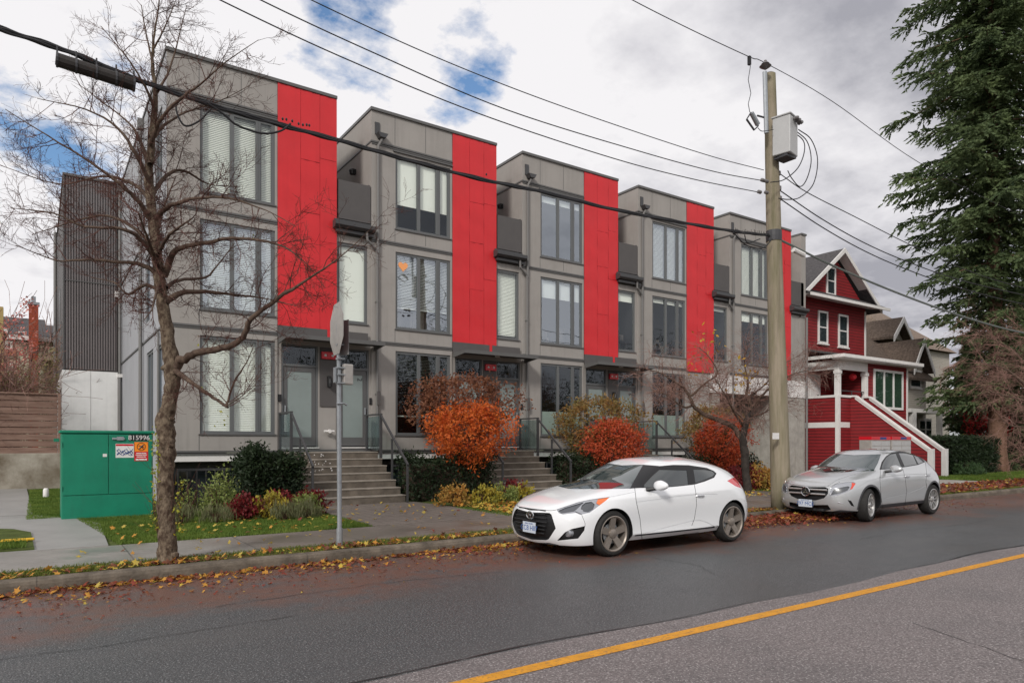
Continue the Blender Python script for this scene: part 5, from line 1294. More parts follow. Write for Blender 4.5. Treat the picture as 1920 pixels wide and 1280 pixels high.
# ---- big conifer
def conifer(label, base, height, r0, rad_fn, trunk_r, seed, m, zlow, nb, group=None, name='conifer_tree', sprays=15, ql=.20, lean=0):
    g = np.random.default_rng(seed); rnd = random.Random(seed)
    T = thing(name, label, 'tree', base, group)
    n = 30; pts = [Vector((base[0]+.12*math.sin(i*.4)-lean*i/n, base[1], base[2]+height*i/n)) for i in range(n+1)]
    b = MB(); b.tube(pts, [trunk_r*(1.25 if i == 0 else 1)*(1-i/n*.9) for i in range(n+1)], 16, cap=False); b.build('trunk', M['firbark'], T, smooth=True)
    bb = MB(); PP, AA = [], []
    z = zlow
    for k in range(nb):
        zz_ = zlow+(height-zlow-.3)*(k/nb)**1.0; az = k*2.399+rnd.uniform(-.4,.4)
        Lb = rad_fn(zz_)*rnd.choice([.45,.65,.8,.95,1.05,1.15,1.2]); dirh = Vector((math.cos(az), math.sin(az), 0))
        p = Vector((base[0]-lean*zz_/height, base[1], base[2]+zz_)); c = [p]; nS = 8; slope = rnd.uniform(-.05,.3)
        for i in range(nS):
            t = (i+1)/nS; dz = slope-.95*t+.75*t*t; p = p+(dirh+Vector((0,0,dz)))*Lb/nS; c.append(p)
        bb.tube(c, [max(.008, .055*Lb/4*(1-i/nS)) for i in range(nS+1)], 4, cap=False)
        side = Vector((-dirh.y, dirh.x, 0))
        for i in range(1, nS+1):
            for s_ in range(max(2, int(sprays*Lb/nS/1.1))):
                q = c[i-1].lerp(c[i], rnd.random()); t = i/nS
                sl = Lb*.30*(1-.55*t)*rnd.uniform(.5,1.3)+.15; sg = rnd.choice((-1,1))
                d = (dirh*rnd.uniform(.3,.9)+side*sg*rnd.uniform(.3,1)+Vector((0,0,rnd.uniform(-.55,.12)))).normalized()
                m_ = max(4, int(sl/.075))
                for j in range(m_):
                    tt = (j+.5)/m_; pos = q+d*sl*tt+Vector((0,0,-.22*sl*tt*tt))
                    PP.append(tuple(pos)); AA.append(tuple((d+Vector((rnd.gauss(0,.45),rnd.gauss(0,.45),rnd.gauss(-.15,.35)))).normalized()))
    bb.build('branches', M['firbark'], T)
    P = np.array(PP); A = np.array(AA); n = len(P)
    B_ = np.cross(A, rand_dirs(n, g)); B_ /= np.linalg.norm(B_, axis=1, keepdims=True)+1e-9
    l = ql*g.uniform(.6,1.3,(n,1)); w_ = l*.30
    V = np.stack([P-A*l*.3, P+B_*w_, P+A*l, P-B_*w_], axis=1).reshape(-1,3); F = np.arange(4*n).reshape(-1,4)
    mesh_obj('crown', V, F, m, T); return T
M['firbark'] = mat('fir_bark', (.10,.055,.035), .95, .1, col2=(.20,.12,.085), nscale=5, bump=.9, bscale=22, stretch=(1,1,.3), ndetail=8)
M['fir'] = leaf_mat('fir_needles', (.042,.07,.03), (.15,.195,.08), .8)
bp = at_z(1870, 884, .15)
def fir_r(z):
    if z < 8: return 2.7
    return 2.7+(z-8)*.24 if z < 12 else (3.66+.35*math.sin(z*1.3) if z < 24 else max(.4, 4.2-(z-24)*.42))
conifer('towering dark conifer with drooping branches and bare lower trunk, right side of the photo', (bp.x, bp.y, .1), 33, 4.6, fir_r, .43, 31, M['fir'], 3.4, 340, sprays=19, ql=.175, lean=1.1)
conifer('mid-green young conifer peeping over the tan hip roof, left of the big conifer', (50.5, 33.5, .1), 13.2, 3, lambda z: max(.4, 2.6*(1-(z-3)/11)), .2, 32, leaf_mat('bright_fir', (.03,.07,.02), (.09,.16,.05), .6), 4, 90, sprays=12, ql=.3)
conifer('dense dark conifer filling the right edge behind the big conifer trunk', (49.5, 16.2, .1), 17, 5, lambda z: max(.5, 4.6*(1-z/18)), .35, 33, M['fir'], 1.2, 170, sprays=15, ql=.28)
conifer('dense dark conifer between the hedge and the tan house', (46.4, 18.6, .1), 8.5, 4, lambda z: max(.4, 2.1*(1-z/9.5)), .3, 34, M['fir'], 2.4, 110, sprays=14, ql=.26)

# ---- shrubs
def shrub(name, label, cat, base, P, L_, W_, m, group=None, stems=8, h=1.5, twm='twig', spread=.35, stem_h=.5, single=False, foliage='foliage', seed=1, up=None, droop=0):
    rnd = random.Random(seed); T = thing(name, label, cat, base, group); segs = []
    if single: segs.append(([Vector(base), Vector(base)+Vector((.02,0,stem_h))], [.05,.04]))
    o = Vector(base)+(Vector((0,0,stem_h)) if single else Vector((0,0,0)))
    for i in range(stems): grow(segs, o, (rnd.uniform(-1,1)*spread, rnd.uniform(-1,1)*spread, 1), h*rnd.uniform(.6,1), .014, 2, rnd, .1, .18, (4,3), 4)
    twig_mesh(segs).build('stem', M[twm], T)
    V, F = leaf_quads(P, L_, W_, up=up, droop=droop); mesh_obj(foliage, V, F, m, T); return T
Mred = leaf_mat('orange_red_leaves', (.46,.05,.012), (.66,.19,.03), 4.5)
Mred2 = leaf_mat('red_orange_leaves', (.38,.03,.018), (.56,.13,.04), 4.5)
Mpur = leaf_mat('plum_brown_leaves', (.11,.04,.03), (.26,.11,.05), 4)
Moli = leaf_mat('olive_rust_leaves', (.30,.12,.035), (.17,.18,.06), 3)
def heart_shape(zb, zt, rmax):
    # fuller above, tapering to the stem
    def f(n, c, g):
        t = g.random(n)**.75; z = zb+(zt-zb)*t
        prof = np.where(t < .52, (t/.52)**.62, np.sqrt(np.maximum(0, 1-((t-.52)/.50)**2))*.97+.03)
        a = g.random(n)*6.283; lump = 1+.13*np.sin(a*3+t*5)+.10*np.sin(a*5-t*9)+g.normal(0,.07,n)
        r = rmax*np.maximum(prof, .12)*lump*np.sqrt(g.uniform(.25,1,n))
        return np.stack([c[0]+r*np.cos(a), c[1]+r*np.sin(a)*.9, z], 1)
    return f
def vol(c, zb, zt, r, n, per, sp, g):
    C_ = heart_shape(zb, zt, r)(n, c, g); return np.repeat(C_, per, axis=0)+g.normal(size=(n*per,3))*sp
g1 = np.random.default_rng(41)
info = [((9.55,15.9), .95, 2.62, 1.22, Mred, 'round burnt-orange shrub on a thin stem, left of the white car'),
        ((14.75,15.9), .45, 2.25, 1.05, Mred2, 'red shrub showing above the windshield of the white car'),
        ((20.0,15.9), .5, 2.5, 1.0, Mred2, 'coral-red shrub behind the trunk of the low twisted tree')]
for i, ((x, y), zb, zt, r, m, lab) in enumerate(info):
    shrub('autumn_shrub', lab, 'shrub', (x, y, .14), vol((x,y), zb, zt, r*1.02, 380, 24, .11, g1), .10, .034, m, 'orange and red autumn shrubs', 9, .9, stem_h=.75, single=True, seed=50+i)
info = [((9.9,16.9), 1.5, 3.45, 1.75, Mpur, 'larger plum-brown shrub spreading behind the burnt-orange shrub'),
        ((15.0,16.9), 1.0, 3.05, 1.55, Moli, 'larger olive and rust shrub spreading behind the red shrub'),
        ((20.5,16.8), 1.0, 2.9, 1.2, Moli, 'olive shrub half hidden behind the coral-red shrub')]
for i, ((x, y), zb, zt, r, m, lab) in enumerate(info):
    shrub('tall_shrub', lab, 'shrub', (x, y, .14), vol((x,y), zb, zt, r, 420, 16, .09, g1), .11, .045, m, 'taller muted shrubs behind the orange ones', 12, 2.2, stem_h=.3, seed=60+i, spread=.6)
# clipped and loose evergreen hedging beside the steps
Myew = leaf_mat('dark_yew', (.012,.022,.011), (.03,.05,.018), 2.5)
def box_pts(x0,x1,y0,y1,z0,z1,n,g,rough=.06,topwave=.1):
    P = np.stack([g.uniform(x0,x1,n), g.uniform(y0,y1,n), g.uniform(z0,z1,n)], 1)
    # push most to the outside
    f = g.random(n); P[:,1] = np.where(f < .45, y0+np.abs(g.normal(0,.06,n)), P[:,1]); P[:,2] = np.where(f > .75, z1-np.abs(g.normal(0,.06,n)), P[:,2])
    P[:,0] = np.where((f > .45)&(f < .6), x0+np.abs(g.normal(0,.06,n)), P[:,0])
    P[:,2] += topwave*(np.sin(P[:,0]*5)+np.sin(P[:,0]*11+1))*(P[:,2]-z0)/(z1-z0)*.5
    return P+g.normal(size=(n,3))*rough
def hedge(name, label, x0,x1,y0,y1,z0,z1, n, L_, W_, m, group=None, **kw):
    T = thing(name, label, 'hedge', (x0,y0,z0), group)
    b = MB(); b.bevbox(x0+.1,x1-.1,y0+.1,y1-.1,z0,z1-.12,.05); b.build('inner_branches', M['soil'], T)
    V, F = leaf_quads(box_pts(x0,x1,y0,y1,z0,z1,n,g1,**kw), L_, W_); mesh_obj('foliage', V, F, m, T); return T
hl = ['loose dark evergreen hedge below the ground floor blinds, left of the first steps','dark hedge behind the stem of the burnt-orange shrub','dark hedge behind the white car bonnet, between two flights of steps','dark hedge beside the steps nearest the driveway']
for n in range(3):
    X = 2.57+5.22*n
    hedge('evergreen_hedge', hl[n], X+(1.2 if n == 0 else .1), X+2.5, 15.75, 16.9, .14, 1.35 if n == 0 else 1.2, 9000 if n == 0 else 5200, .10, .045, Myew, 'dark hedges by the steps', topwave=.22)
hedge('evergreen_hedge', 'low dark hedge at the foot of the grey wall, left of the driveway opening', 18.4, 22.2, 15.9, 16.9, .14, 1.05, 5200, .10, .045, Myew, 'dark hedges by the steps', topwave=.22)
hedge('clipped_hedge', 'clipped dark hedge behind the silver car, under the big conifer', 35.2, 40.3, 14.9, 16.6, .14, 1.85, 14000, .16, .07, Myew, None, topwave=.03)
hedge('clipped_hedge', 'dark hedge running out of the right edge beyond the conifer trunk', 41.0, 52, 16.5, 17.5, .14, 1.7, 6000, .22, .1, Myew, None, topwave=.1)
# low mixed planting
def low(name, label, cat, x, y, rx, ry, h, n, L_, W_, m, group=None, seed=0, up=.5, z0=.15):
    g = np.random.default_rng(seed); nc = max(3, n//14); a = g.random(nc)*6.283; r = np.sqrt(g.random(nc))
    C_ = np.stack([x+rx*r*np.cos(a), y+ry*r*np.sin(a), z0+h*g.uniform(.15,1,nc)*(1-.6*r**2)], 1)
    P = np.repeat(C_, 14, axis=0)+g.normal(size=(nc*14,3))*np.array([.05,.05,.04])*(h/.35)**.5
    return shrub(name, label, cat, (x,y,z0), P, L_, W_, m, group, 7, h*.8, spread=.6, seed=seed, up=up)
Mhe = leaf_mat('burgundy_leaves', (.09,.008,.012), (.20,.02,.02), 5); Myg = leaf_mat('gold_leaves', (.42,.30,.03), (.25,.26,.05), 4)
Mvar = leaf_mat('variegated_leaves', (.09,.14,.03), (.30,.33,.10), 7); Mog = leaf_mat('orange_gold_leaves', (.50,.20,.04), (.30,.24,.06), 4)
Mgr = leaf_mat('grey_green_tuft', (.12,.14,.06), (.20,.19,.10), 6)
low('variegated_shrub', 'upright green and cream shrub left of the first hedge, by the black basement railing', 'shrub', 3.02, 14.7, .30, .3, 1.0, 1500, .055, .04, Mvar, None, 71)
low('variegated_shrub', 'small yellowing shrub against the black basement railing, beside the tree trunk', 'shrub', 2.45, 14.9, .16, .2, .75, 420, .05, .035, Mvar, None, 72)
for i, (x, y, m, lab) in enumerate(((3.35,13.9,Mhe,'leftmost burgundy plant at the edge of the first lawn'),(3.75,13.75,Myg,'gold shrublet between burgundy plants, under the dark hedge'),(4.1,14.1,Mhe,'burgundy plant in the middle of the bed under the dark hedge'),(4.5,14.0,Mvar,'green-gold plant just left of the first steps railing'),(4.75,14.3,Mhe,'burgundy plant at the foot of the first steps railing'),(4.05,14.5,Mhe,'burgundy plant at the back of the bed against the hedge'))):
    low('bedding_plant', lab, 'plant', x, y, .32, .28, .5, 900, .075, .045, m, 'bedding plants under the first hedge', 80+i)
for i, (x, y) in enumerate(((2.2,13.9),(2.75,13.6),(3.9,13.3),(4.35,13.4))):
    low('grass_tuft', ['wispy grey-green tuft beside the tree trunk','wispy tuft left of the burgundy plants','wispy tuft in front of the gold shrublet','wispy tuft in front of the first steps bed'][i], 'plant', x, y, .3, .2, .28, 500, .16, .012, Mgr, 'wispy tufts along the first lawn', 90+i, up=.75)
k = 0
names = ['between the first steps and the orange shrub','under the orange shrub','right of the orange shrub stem','at the foot of the second steps']
for n in (1, 2, 3):
    X = 2.57+5.22*n
    for j, (dx, dy, m, s) in enumerate(((.35,14.2,Mog,.38),(1.0,13.9,Myg,.36),(1.65,14.1,Mvar,.36),(2.25,14.2,Myg,.38),(2.5,14.9,Mhe,.3))):
        nm = ['first','second','third','fourth','fifth'][j]
        low('bedding_plant', f'{nm} bedding plant from the left in the bed under the '+['burnt-orange shrub','red shrub','coral-red shrub'][n-1], 'plant', X+dx, dy, .42, .35, .48, 620, .085, .05, m, 'bedding plants under the autumn shrubs', 100+10*n+j)
for i, (u, lab, m) in enumerate(((1395,'rust coloured low shrub behind the white car tail, left one',Mhe),(1425,'rust and gold low shrub beside the wooden pole, behind the white car tail',Mog))):
    q = at_z(u, 915, .2); low('low_shrub', lab, 'shrub', q.x, q.y, .8, .6, .8, 1500, .1, .06, m, None, 140+i)
low('low_shrub', 'low green juniper at the foot of the stair post behind the silver car', 'shrub', 35.4, 14.3, 1.0, .5, .6, 1200, .14, .05, leaf_mat('juniper', (.04,.08,.03), (.09,.15,.06), 3), None, 145)
low('low_shrub', 'olive ground shrub behind the conifer trunk at the right edge', 'shrub', 43.5, 18, 3.5, 1, 1.9, 3500, .2, .09, Mvar, None, 146)
# red maple glimpsed behind the hedge, pink-leaved tree at the far left, vine-covered bank
def leafy(name, label, c, rad, ncl, per, sp, L_, W_, m, base, group=None, seed=5):
    g = np.random.default_rng(seed); P = clumps(c, rad, ncl, per, sp, g, shell=.2)
    T = thing(name, label, 'tree', base, group); segs = []; rnd = random.Random(seed)
    segs.append(([Vector(base), Vector(base).lerp(Vector(c), .6)], [.12,.08]))
    for i in range(9): grow(segs, Vector(base).lerp(Vector(c), .5), (rnd.uniform(-1,1),rnd.uniform(-1,1),.9), rad[2]*1.5, .05, 2, rnd, .1, .2, (5,4), 4, rmin=.01)
    twig_mesh(segs).build('trunk', M['twig'], T); V, F = leaf_quads(P, L_, W_, g); mesh_obj('crown', V, F, m, T)
Mrm = leaf_mat('crimson_leaves', (.28,.008,.015), (.45,.04,.03), 2)
q = at_y(1850, 780, 17.5); leafy('red_maple', 'crimson-leaved small tree glimpsed between hedge and conifer trunk', tuple(q), (1.9,1.2,1.6), 90, 18, .13, .16, .10, Mrm, (q.x, q.y, .14), None, 6)
q = at_y(1805, 770, 20); leafy('red_maple', 'crimson-leaved small tree left of the conifer trunk, before the tan porch', tuple(q), (1.2,1,1.3), 34, 16, .12, .16, .1, Mrm, (q.x, q.y, .14), None, 7)
Mpk2 = leaf_mat('pink_leaves', (.55,.14,.13), (.65,.28,.22), 2)
q = at_y(32, 640, 36); leafy('pink_leaved_tree', 'sparse pink-leaved tree far left before the chimney house', tuple(q), (1.0,1,1.9), 45, 12, .13, .13, .09, Mpk2, (q.x, q.y, .14), None, 8)
q = at_y(8, 720, 33); leafy('pink_leaved_tree', 'sparse pink-leaved tree at the left edge above the plank fence', tuple(q), (.9,.9,1.1), 40, 12, .12, .12, .09, Mpk2, (q.x, q.y, .14), None, 9)
g = np.random.default_rng(77); segs = []; rnd = random.Random(77)
for i in range(300):
    x, y = rnd.uniform(-7,-.5), rnd.uniform(28.6,31); grow(segs, (x,y,.3), (rnd.uniform(-.4,.4),0,1), rnd.uniform(3.0,4.6), .02, 2, rnd, .05, .3, (6,4), 4, rmin=.008)
o = twig_mesh(segs).build('bare_thicket', M['twig_grey']); tag(o, 'tangled bare stems above the plank fence', 'thicket', kind='stuff')
Mth = leaf_mat('thicket_leaves', (.14,.12,.05), (.30,.24,.10), 3)
P = np.stack([g.uniform(-7,.7,5000), g.uniform(28.6,31,5000), g.uniform(3.0,4.6,5000)], 1); P[:,2] += .5*np.sin(P[:,0]*1.7)
V, F = leaf_quads(P, .10, .05, g); o = mesh_obj('thicket_leaves', V, F, Mth); tag(o, 'dull leaves in the thicket above the plank fence', 'thicket', kind='stuff')
# trees and roofs over the road, seen only as reflections in the glass
g = np.random.default_rng(99); nt_ = 1500; cx_ = g.uniform(-45, 75, nt_); base_h = 9.8+2.4*np.sin(cx_*.23)+1.8*np.sin(cx_*.61+1)+1.2*np.sin(cx_*1.7)
C_ = np.stack([cx_, g.uniform(-26,-20,nt_), g.random(nt_)*np.maximum(base_h, 2)], 1)
P = np.repeat(C_, 60, axis=0)+g.normal(size=(nt_*60,3))*.8
V, F = leaf_quads(P, .34, .10, g); o = mesh_obj('tree_line', V, F, leaf_mat('far_evergreen', (.02,.035,.015), (.06,.07,.03), .3)); tag(o, 'row of trees across the road reflected in the glass', 'trees', kind='stuff')
# ---- lawn blades
def grass(name, label, polys, dens, h, m, seed, z0=.15, wid=.008):
    g = np.random.default_rng(seed); PS = []
    for x0,x1,y0,y1,inside in polys:
        n = int((x1-x0)*(y1-y0)*dens); P = np.stack([g.uniform(x0,x1,n), g.uniform(y0,y1,n), np.full(n, z0)], 1)
        if inside is not None: P = P[inside(P)]
        PS.append(P)
    P = np.concatenate(PS); n = len(P); a = g.random(n)*6.283; hh = h*g.uniform(.5,1.3,n)
    t = np.stack([np.cos(a), np.sin(a), np.zeros(n)], 1); lean = g.normal(size=(n,3))*.35; lean[:,2] = 1
    V = np.stack([P-t*wid, P+t*wid, P+lean*hh[:,None]], 1).reshape(-1,3); F = np.arange(3*n).reshape(-1,3)
    o = mesh_obj(name, V, F, m); tag(o, label, 'grass', kind='stuff'); return o
Mlawn = leaf_mat('grass_blades', (.06,.12,.015), (.17,.23,.04), 1.6, .7)
Mverge = leaf_mat('verge_grass', (.10,.13,.02), (.17,.19,.035), 2, .7)
wx = [tuple(q) for q in walk]
def right_of_walk(P):
    # keep blades off the concrete fan
    xs = np.interp(P[:,1], [11.5, walk[3][1], walk[2][1]+.01, 30], [walk[4][0]+.03, walk[3][0]+.03, .55, .5]); return P[:,0] > xs
grass('lawn_grass', 'green lawn in front of the cabinet and first townhouse', [(.2,4.95,11.53,13.9,right_of_walk),(.5,3.0,13.9,15.85,right_of_walk),(-.15,.6,16.2,26.5,None)], 2600, .045, Mlawn, 1)
grass('lawn_grass', 'small green lawn patch at the left edge beside the concrete path', [(-4,-.12,11.6,12.55,None)], 2600, .045, Mlawn, 2, .20)
grass('lawn_grass', 'grass strips along the sidewalk between the paved courts', [(7.85,10.1,11.53,13.7,None),(13.05,15.3,11.53,13.7,None),(18.3,20.5,11.53,13.7,None)], 1500, .045, Mlawn, 3)
grass('lawn_grass', 'grass far right under the conifer', [(30.5,60,11.53,14.5,None)], 420, .07, Mlawn, 4, wid=.02)
def patchy(P):
    v = np.sin(P[:,0]*1.9)+np.sin(P[:,0]*4.3+1)+.8*np.sin(P[:,0]*9.1+P[:,1]*7); edge = (P[:,1]-9.36)*3.2
    return (v*.35+edge+.25) > np.random.default_rng(3).random(len(P))*1.6
grass('verge_grass', 'worn grass between kerb and sidewalk', [(-4,13.5,9.38,9.93,patchy),(18,45,9.38,9.88,patchy)], 3000, .04, Mverge, 5, .135)
# ---- fallen leaves
def star_leaves(P, s, g, lift=.012):
    n = len(P); k = 10; ang = np.arange(k)/k*6.283; rad = np.where(np.arange(k)%2 == 0, 1, .42); rad[5] = .75
    yaw = g.random(n)*6.283; tl = g.normal(size=(n,2))*.35; sz = s*g.uniform(.5,1.25,n)
    X_ = rad*np.cos(ang); Y_ = rad*np.sin(ang)
    gx = (X_[None]*np.cos(yaw)[:,None]-Y_[None]*np.sin(yaw)[:,None])*sz[:,None]; gy = (X_[None]*np.sin(yaw)[:,None]+Y_[None]*np.cos(yaw)[:,None])*sz[:,None]
    gz = gx*tl[:,:1]+gy*tl[:,1:]+g.normal(size=(n,k))*s*.12; gz -= gz.min(axis=1, keepdims=True)
    V = np.empty((n,k+1,3)); V[:,0] = P; V[:,0,2] += gz.mean(axis=1)+s*.1
    V[:,1:,0] = P[:,None,0]+gx; V[:,1:,1] = P[:,None,1]+gy; V[:,1:,2] = P[:,None,2]+gz
    F = []
    base = np.arange(n)*(k+1)
    F = np.stack([np.stack([base, base+1+i, base+1+(i+1)%k], 1) for i in range(k)], 1).reshape(-1,3)
    return V.reshape(-1,3), F
LM = [leaf_mat('fallen_orange', (.50,.20,.03), (.60,.33,.06), 9), leaf_mat('fallen_brown', (.13,.05,.03), (.26,.10,.05), 9), leaf_mat('fallen_yellow', (.60,.42,.05), (.45,.36,.10), 9), leaf_mat('fallen_red', (.18,.035,.025), (.30,.07,.04), 9)]
def fallen(label, pts, size, seed, w4):
    g = np.random.default_rng(seed); V, F = star_leaves(np.array(pts), size, g); n = len(pts)
    mi = np.repeat(g.choice(4, size=n, p=w4), 10); o = mesh_obj('fallen_leaves', V, F, LM, None, False, mi); tag(o, label, 'leaves', kind='stuff')
g = np.random.default_rng(13)
def strip(n, x0, x1, ym, ys, z, ylo, yhi):
    k_ = max(3, int((x1-x0)*1.6)); ce = g.uniform(x0,x1,k_); x = np.where(g.random(n) < .6, ce[g.integers(0,k_,n)]+g.normal(0,.22,n), g.uniform(x0,x1,n)); y = np.clip(g.normal(ym, ys, n)+.05*np.sin(x*3), ylo, yhi); return np.stack([x,y,np.full(n,z)],1)
fallen('orange and brown leaves lying on the verge', strip(1700,-3,13.5,9.48,.13,.15,9.38,9.95), .038, 1, [.28,.45,.20,.07])
fallen('leaves drifted in the gutter along the kerb', np.concatenate([strip(1300,-3,6.3,9.12,.06,.004,8.7,9.19), strip(500,4.2,6.6,9.08,.06,.004,8.9,9.19), strip(900,-3,9,8.9,.25,.004,8.0,9.19)]), .036, 2, [.30,.38,.08,.24])
fallen('scattered brown leaf scraps on the asphalt beside the kerb', np.concatenate([strip(2600,-3,22,8.55,.45,.004,6.8,9.19)]), .020, 3, [.06,.5,.04,.4])
fallen('red-brown leaves heaped between the two cars', strip(4200,9.9,14.0,8.75,.28,.02,8.0,9.17)+np.stack([np.zeros(4200),np.zeros(4200),np.abs(g.normal(0,.025,4200))],1), .045, 4, [.10,.45,.02,.43])
fallen('yellow and orange leaves strewn over the lawns and courts', np.concatenate([np.stack([g.uniform(8,10.6,900), g.uniform(11.6,13.9,900), np.full(900,.19)],1), np.stack([g.uniform(5,8,60), g.uniform(11.6,15.6,60), np.full(60,.168)],1), np.stack([g.uniform(10.3,26,1400), g.uniform(11.6,14,1400), np.full(1400,.19)],1), np.stack([g.uniform(1,5,90), g.uniform(11.6,13.6,90), np.full(90,.19)],1), np.stack([g.uniform(0,8,40), g.uniform(9.9,11.4,40), np.full(40,.158)],1)]), .045, 5, [.25,.05,.65,.05])
fallen('brown leaf carpet at the far right beyond the silver car', np.concatenate([np.stack([g.uniform(18,45,3500), g.uniform(9.4,11.4,3500), np.full(3500,.165)],1)]), .07, 6, [.12,.48,.05,.35])
b = MB(); b.bevbox(-.42,-.02,12.42,12.48,.2,.235,.01); b.bevbox(-.6,-.1,12.3,12.36,.2,.23,.01); o = b.build('yellow_plank', mat('yellow_plank_paint', (.65,.40,.03), .7, .3)); tag(o, 'short yellow painted planks lying on the lawn patch, left edge', 'plank')
b = MB(); b.lathe([(.06,0),(.07,.03),(.065,.22),(.04,.26)], (.22,22.6,.15), 'z', 14); o = b.build('garden_stone', M['white'], smooth=True); tag(o, 'small white marker post top on the grass behind the green cabinet', 'post')
# ------------------------------------------------------------------ cars
def car_body(cage, x0, yc, crease_rows=()):
    nc, nr = len(cage), len(cage[0]); V = []; idx = {}
    def vid(c, r, s):
        x, w_, z = cage[c][r]; key = (c, r, s if w_ > 1e-6 else 0)
        if key not in idx: idx[key] = len(V); V.append((x0+x, yc-s*w_, z))
        return idx[key]
    F = []
    def add(q):
        o = []
        for i in q:
            if i not in o: o.append(i)
        if len(o) > 2: F.append(o)
    for s in (1, -1):
        for c in range(nc-1):
            for r in range(nr-1):
                q = [vid(c,r,s), vid(c+1,r,s), vid(c+1,r+1,s), vid(c,r+1,s)]; add(q if s == 1 else q[::-1])
    for c in range(nc-1): add([vid(c,0,-1), vid(c+1,0,-1), vid(c+1,0,1), vid(c,0,1)])
    me = bpy.data.meshes.new('tmp'); me.from_pydata(V, [], F); me.update()
    bm = bmesh.new(); bm.from_mesh(me); bmesh.ops.recalc_face_normals(bm, faces=bm.faces[:])
    cl = bm.edges.layers.float.new('crease_edge'); bm.verts.ensure_lookup_table(); bm.edges.ensure_lookup_table()
    for r, val, ca, cb in crease_rows:
        for s in (1, -1):
            for c in range(ca, cb):
                e = bm.edges.get((bm.verts[vid(c,r,s)], bm.verts[vid(c+1,r,s)]))
                if e: e[cl] = val
    for c in range(nc-1):
        for s in (1,-1):
            e = bm.edges.get((bm.verts[vid(c,0,s)], bm.verts[vid(c+1,0,s)]))
            if e: e[cl] = .8
    bm.to_mesh(me); bm.free()
    o = bpy.data.objects.new('tmp', me); COL.objects.link(o)
    m = o.modifiers.new('s', 'SUBSURF'); m.levels = 4; m.render_levels = 4
    return o
def cut_arches(o, x0, yc, axles, rad, zc, depth=.42, hw=.95):
    cutters = []
    for ax in axles:
        for s in (1, -1):
            mb = MB(); n = 56; ring = [(x0+ax+rad*math.cos(2*math.pi*k/n), zc+rad*math.sin(2*math.pi*k/n)) for k in range(n)]
            ya, yb = (yc-s*(hw+.2), yc-s*(hw-depth)); i = len(mb.v)
            mb.v += [(x, ya, z) for x, z in ring]+[(x, yb, z) for x, z in ring]
            mb.f += [list(range(n)), list(range(n, 2*n))[::-1]]+[[k, n+k, n+(k+1)%n, (k+1)%n] for k in range(n)]
            c = mb.build('cut', M['black']); bm = bmesh.new(); bm.from_mesh(c.data); bmesh.ops.recalc_face_normals(bm, faces=bm.faces[:]); bm.to_mesh(c.data); bm.free()
            m = o.modifiers.new('b', 'BOOLEAN'); m.object = c; m.operation = 'DIFFERENCE'; m.solver = 'EXACT'; cutters.append(c)
    dg = bpy.context.evaluated_depsgraph_get(); dg.update()
    me = bpy.data.meshes.new_from_object(o.evaluated_get(dg))
    for c in cutters: bpy.data.objects.remove(c)
    bpy.data.objects.remove(o); return me
def in_poly(x, y, P):
    c = False; n = len(P); j = n-1
    for i in range(n):
        xi, yi = P[i]; xj, yj = P[j]
        if (yi > y) != (yj > y) and x < (xj-xi)*(y-yi)/(yj-yi)+xi: c = not c
        j = i
    return c
def uv_of(p):
    d = p-CAM; f = d.x*CA+d.y*SA; return 960+FP*(d.x*SA-d.y*CA)/f, 830-FP*d.z/f
def thick_line(P, w_):
    L1, L2 = [], []
    for i, p in enumerate(P):
        a, b = P[max(i-1,0)], P[min(i+1,len(P)-1)]; dx, dy = b[0]-a[0], b[1]-a[1]; l = math.hypot(dx, dy)
        L1.append((p[0]-dy/l*w_/2, p[1]+dx/l*w_/2)); L2.append((p[0]+dy/l*w_/2, p[1]-dx/l*w_/2))
    return L1+L2[::-1]
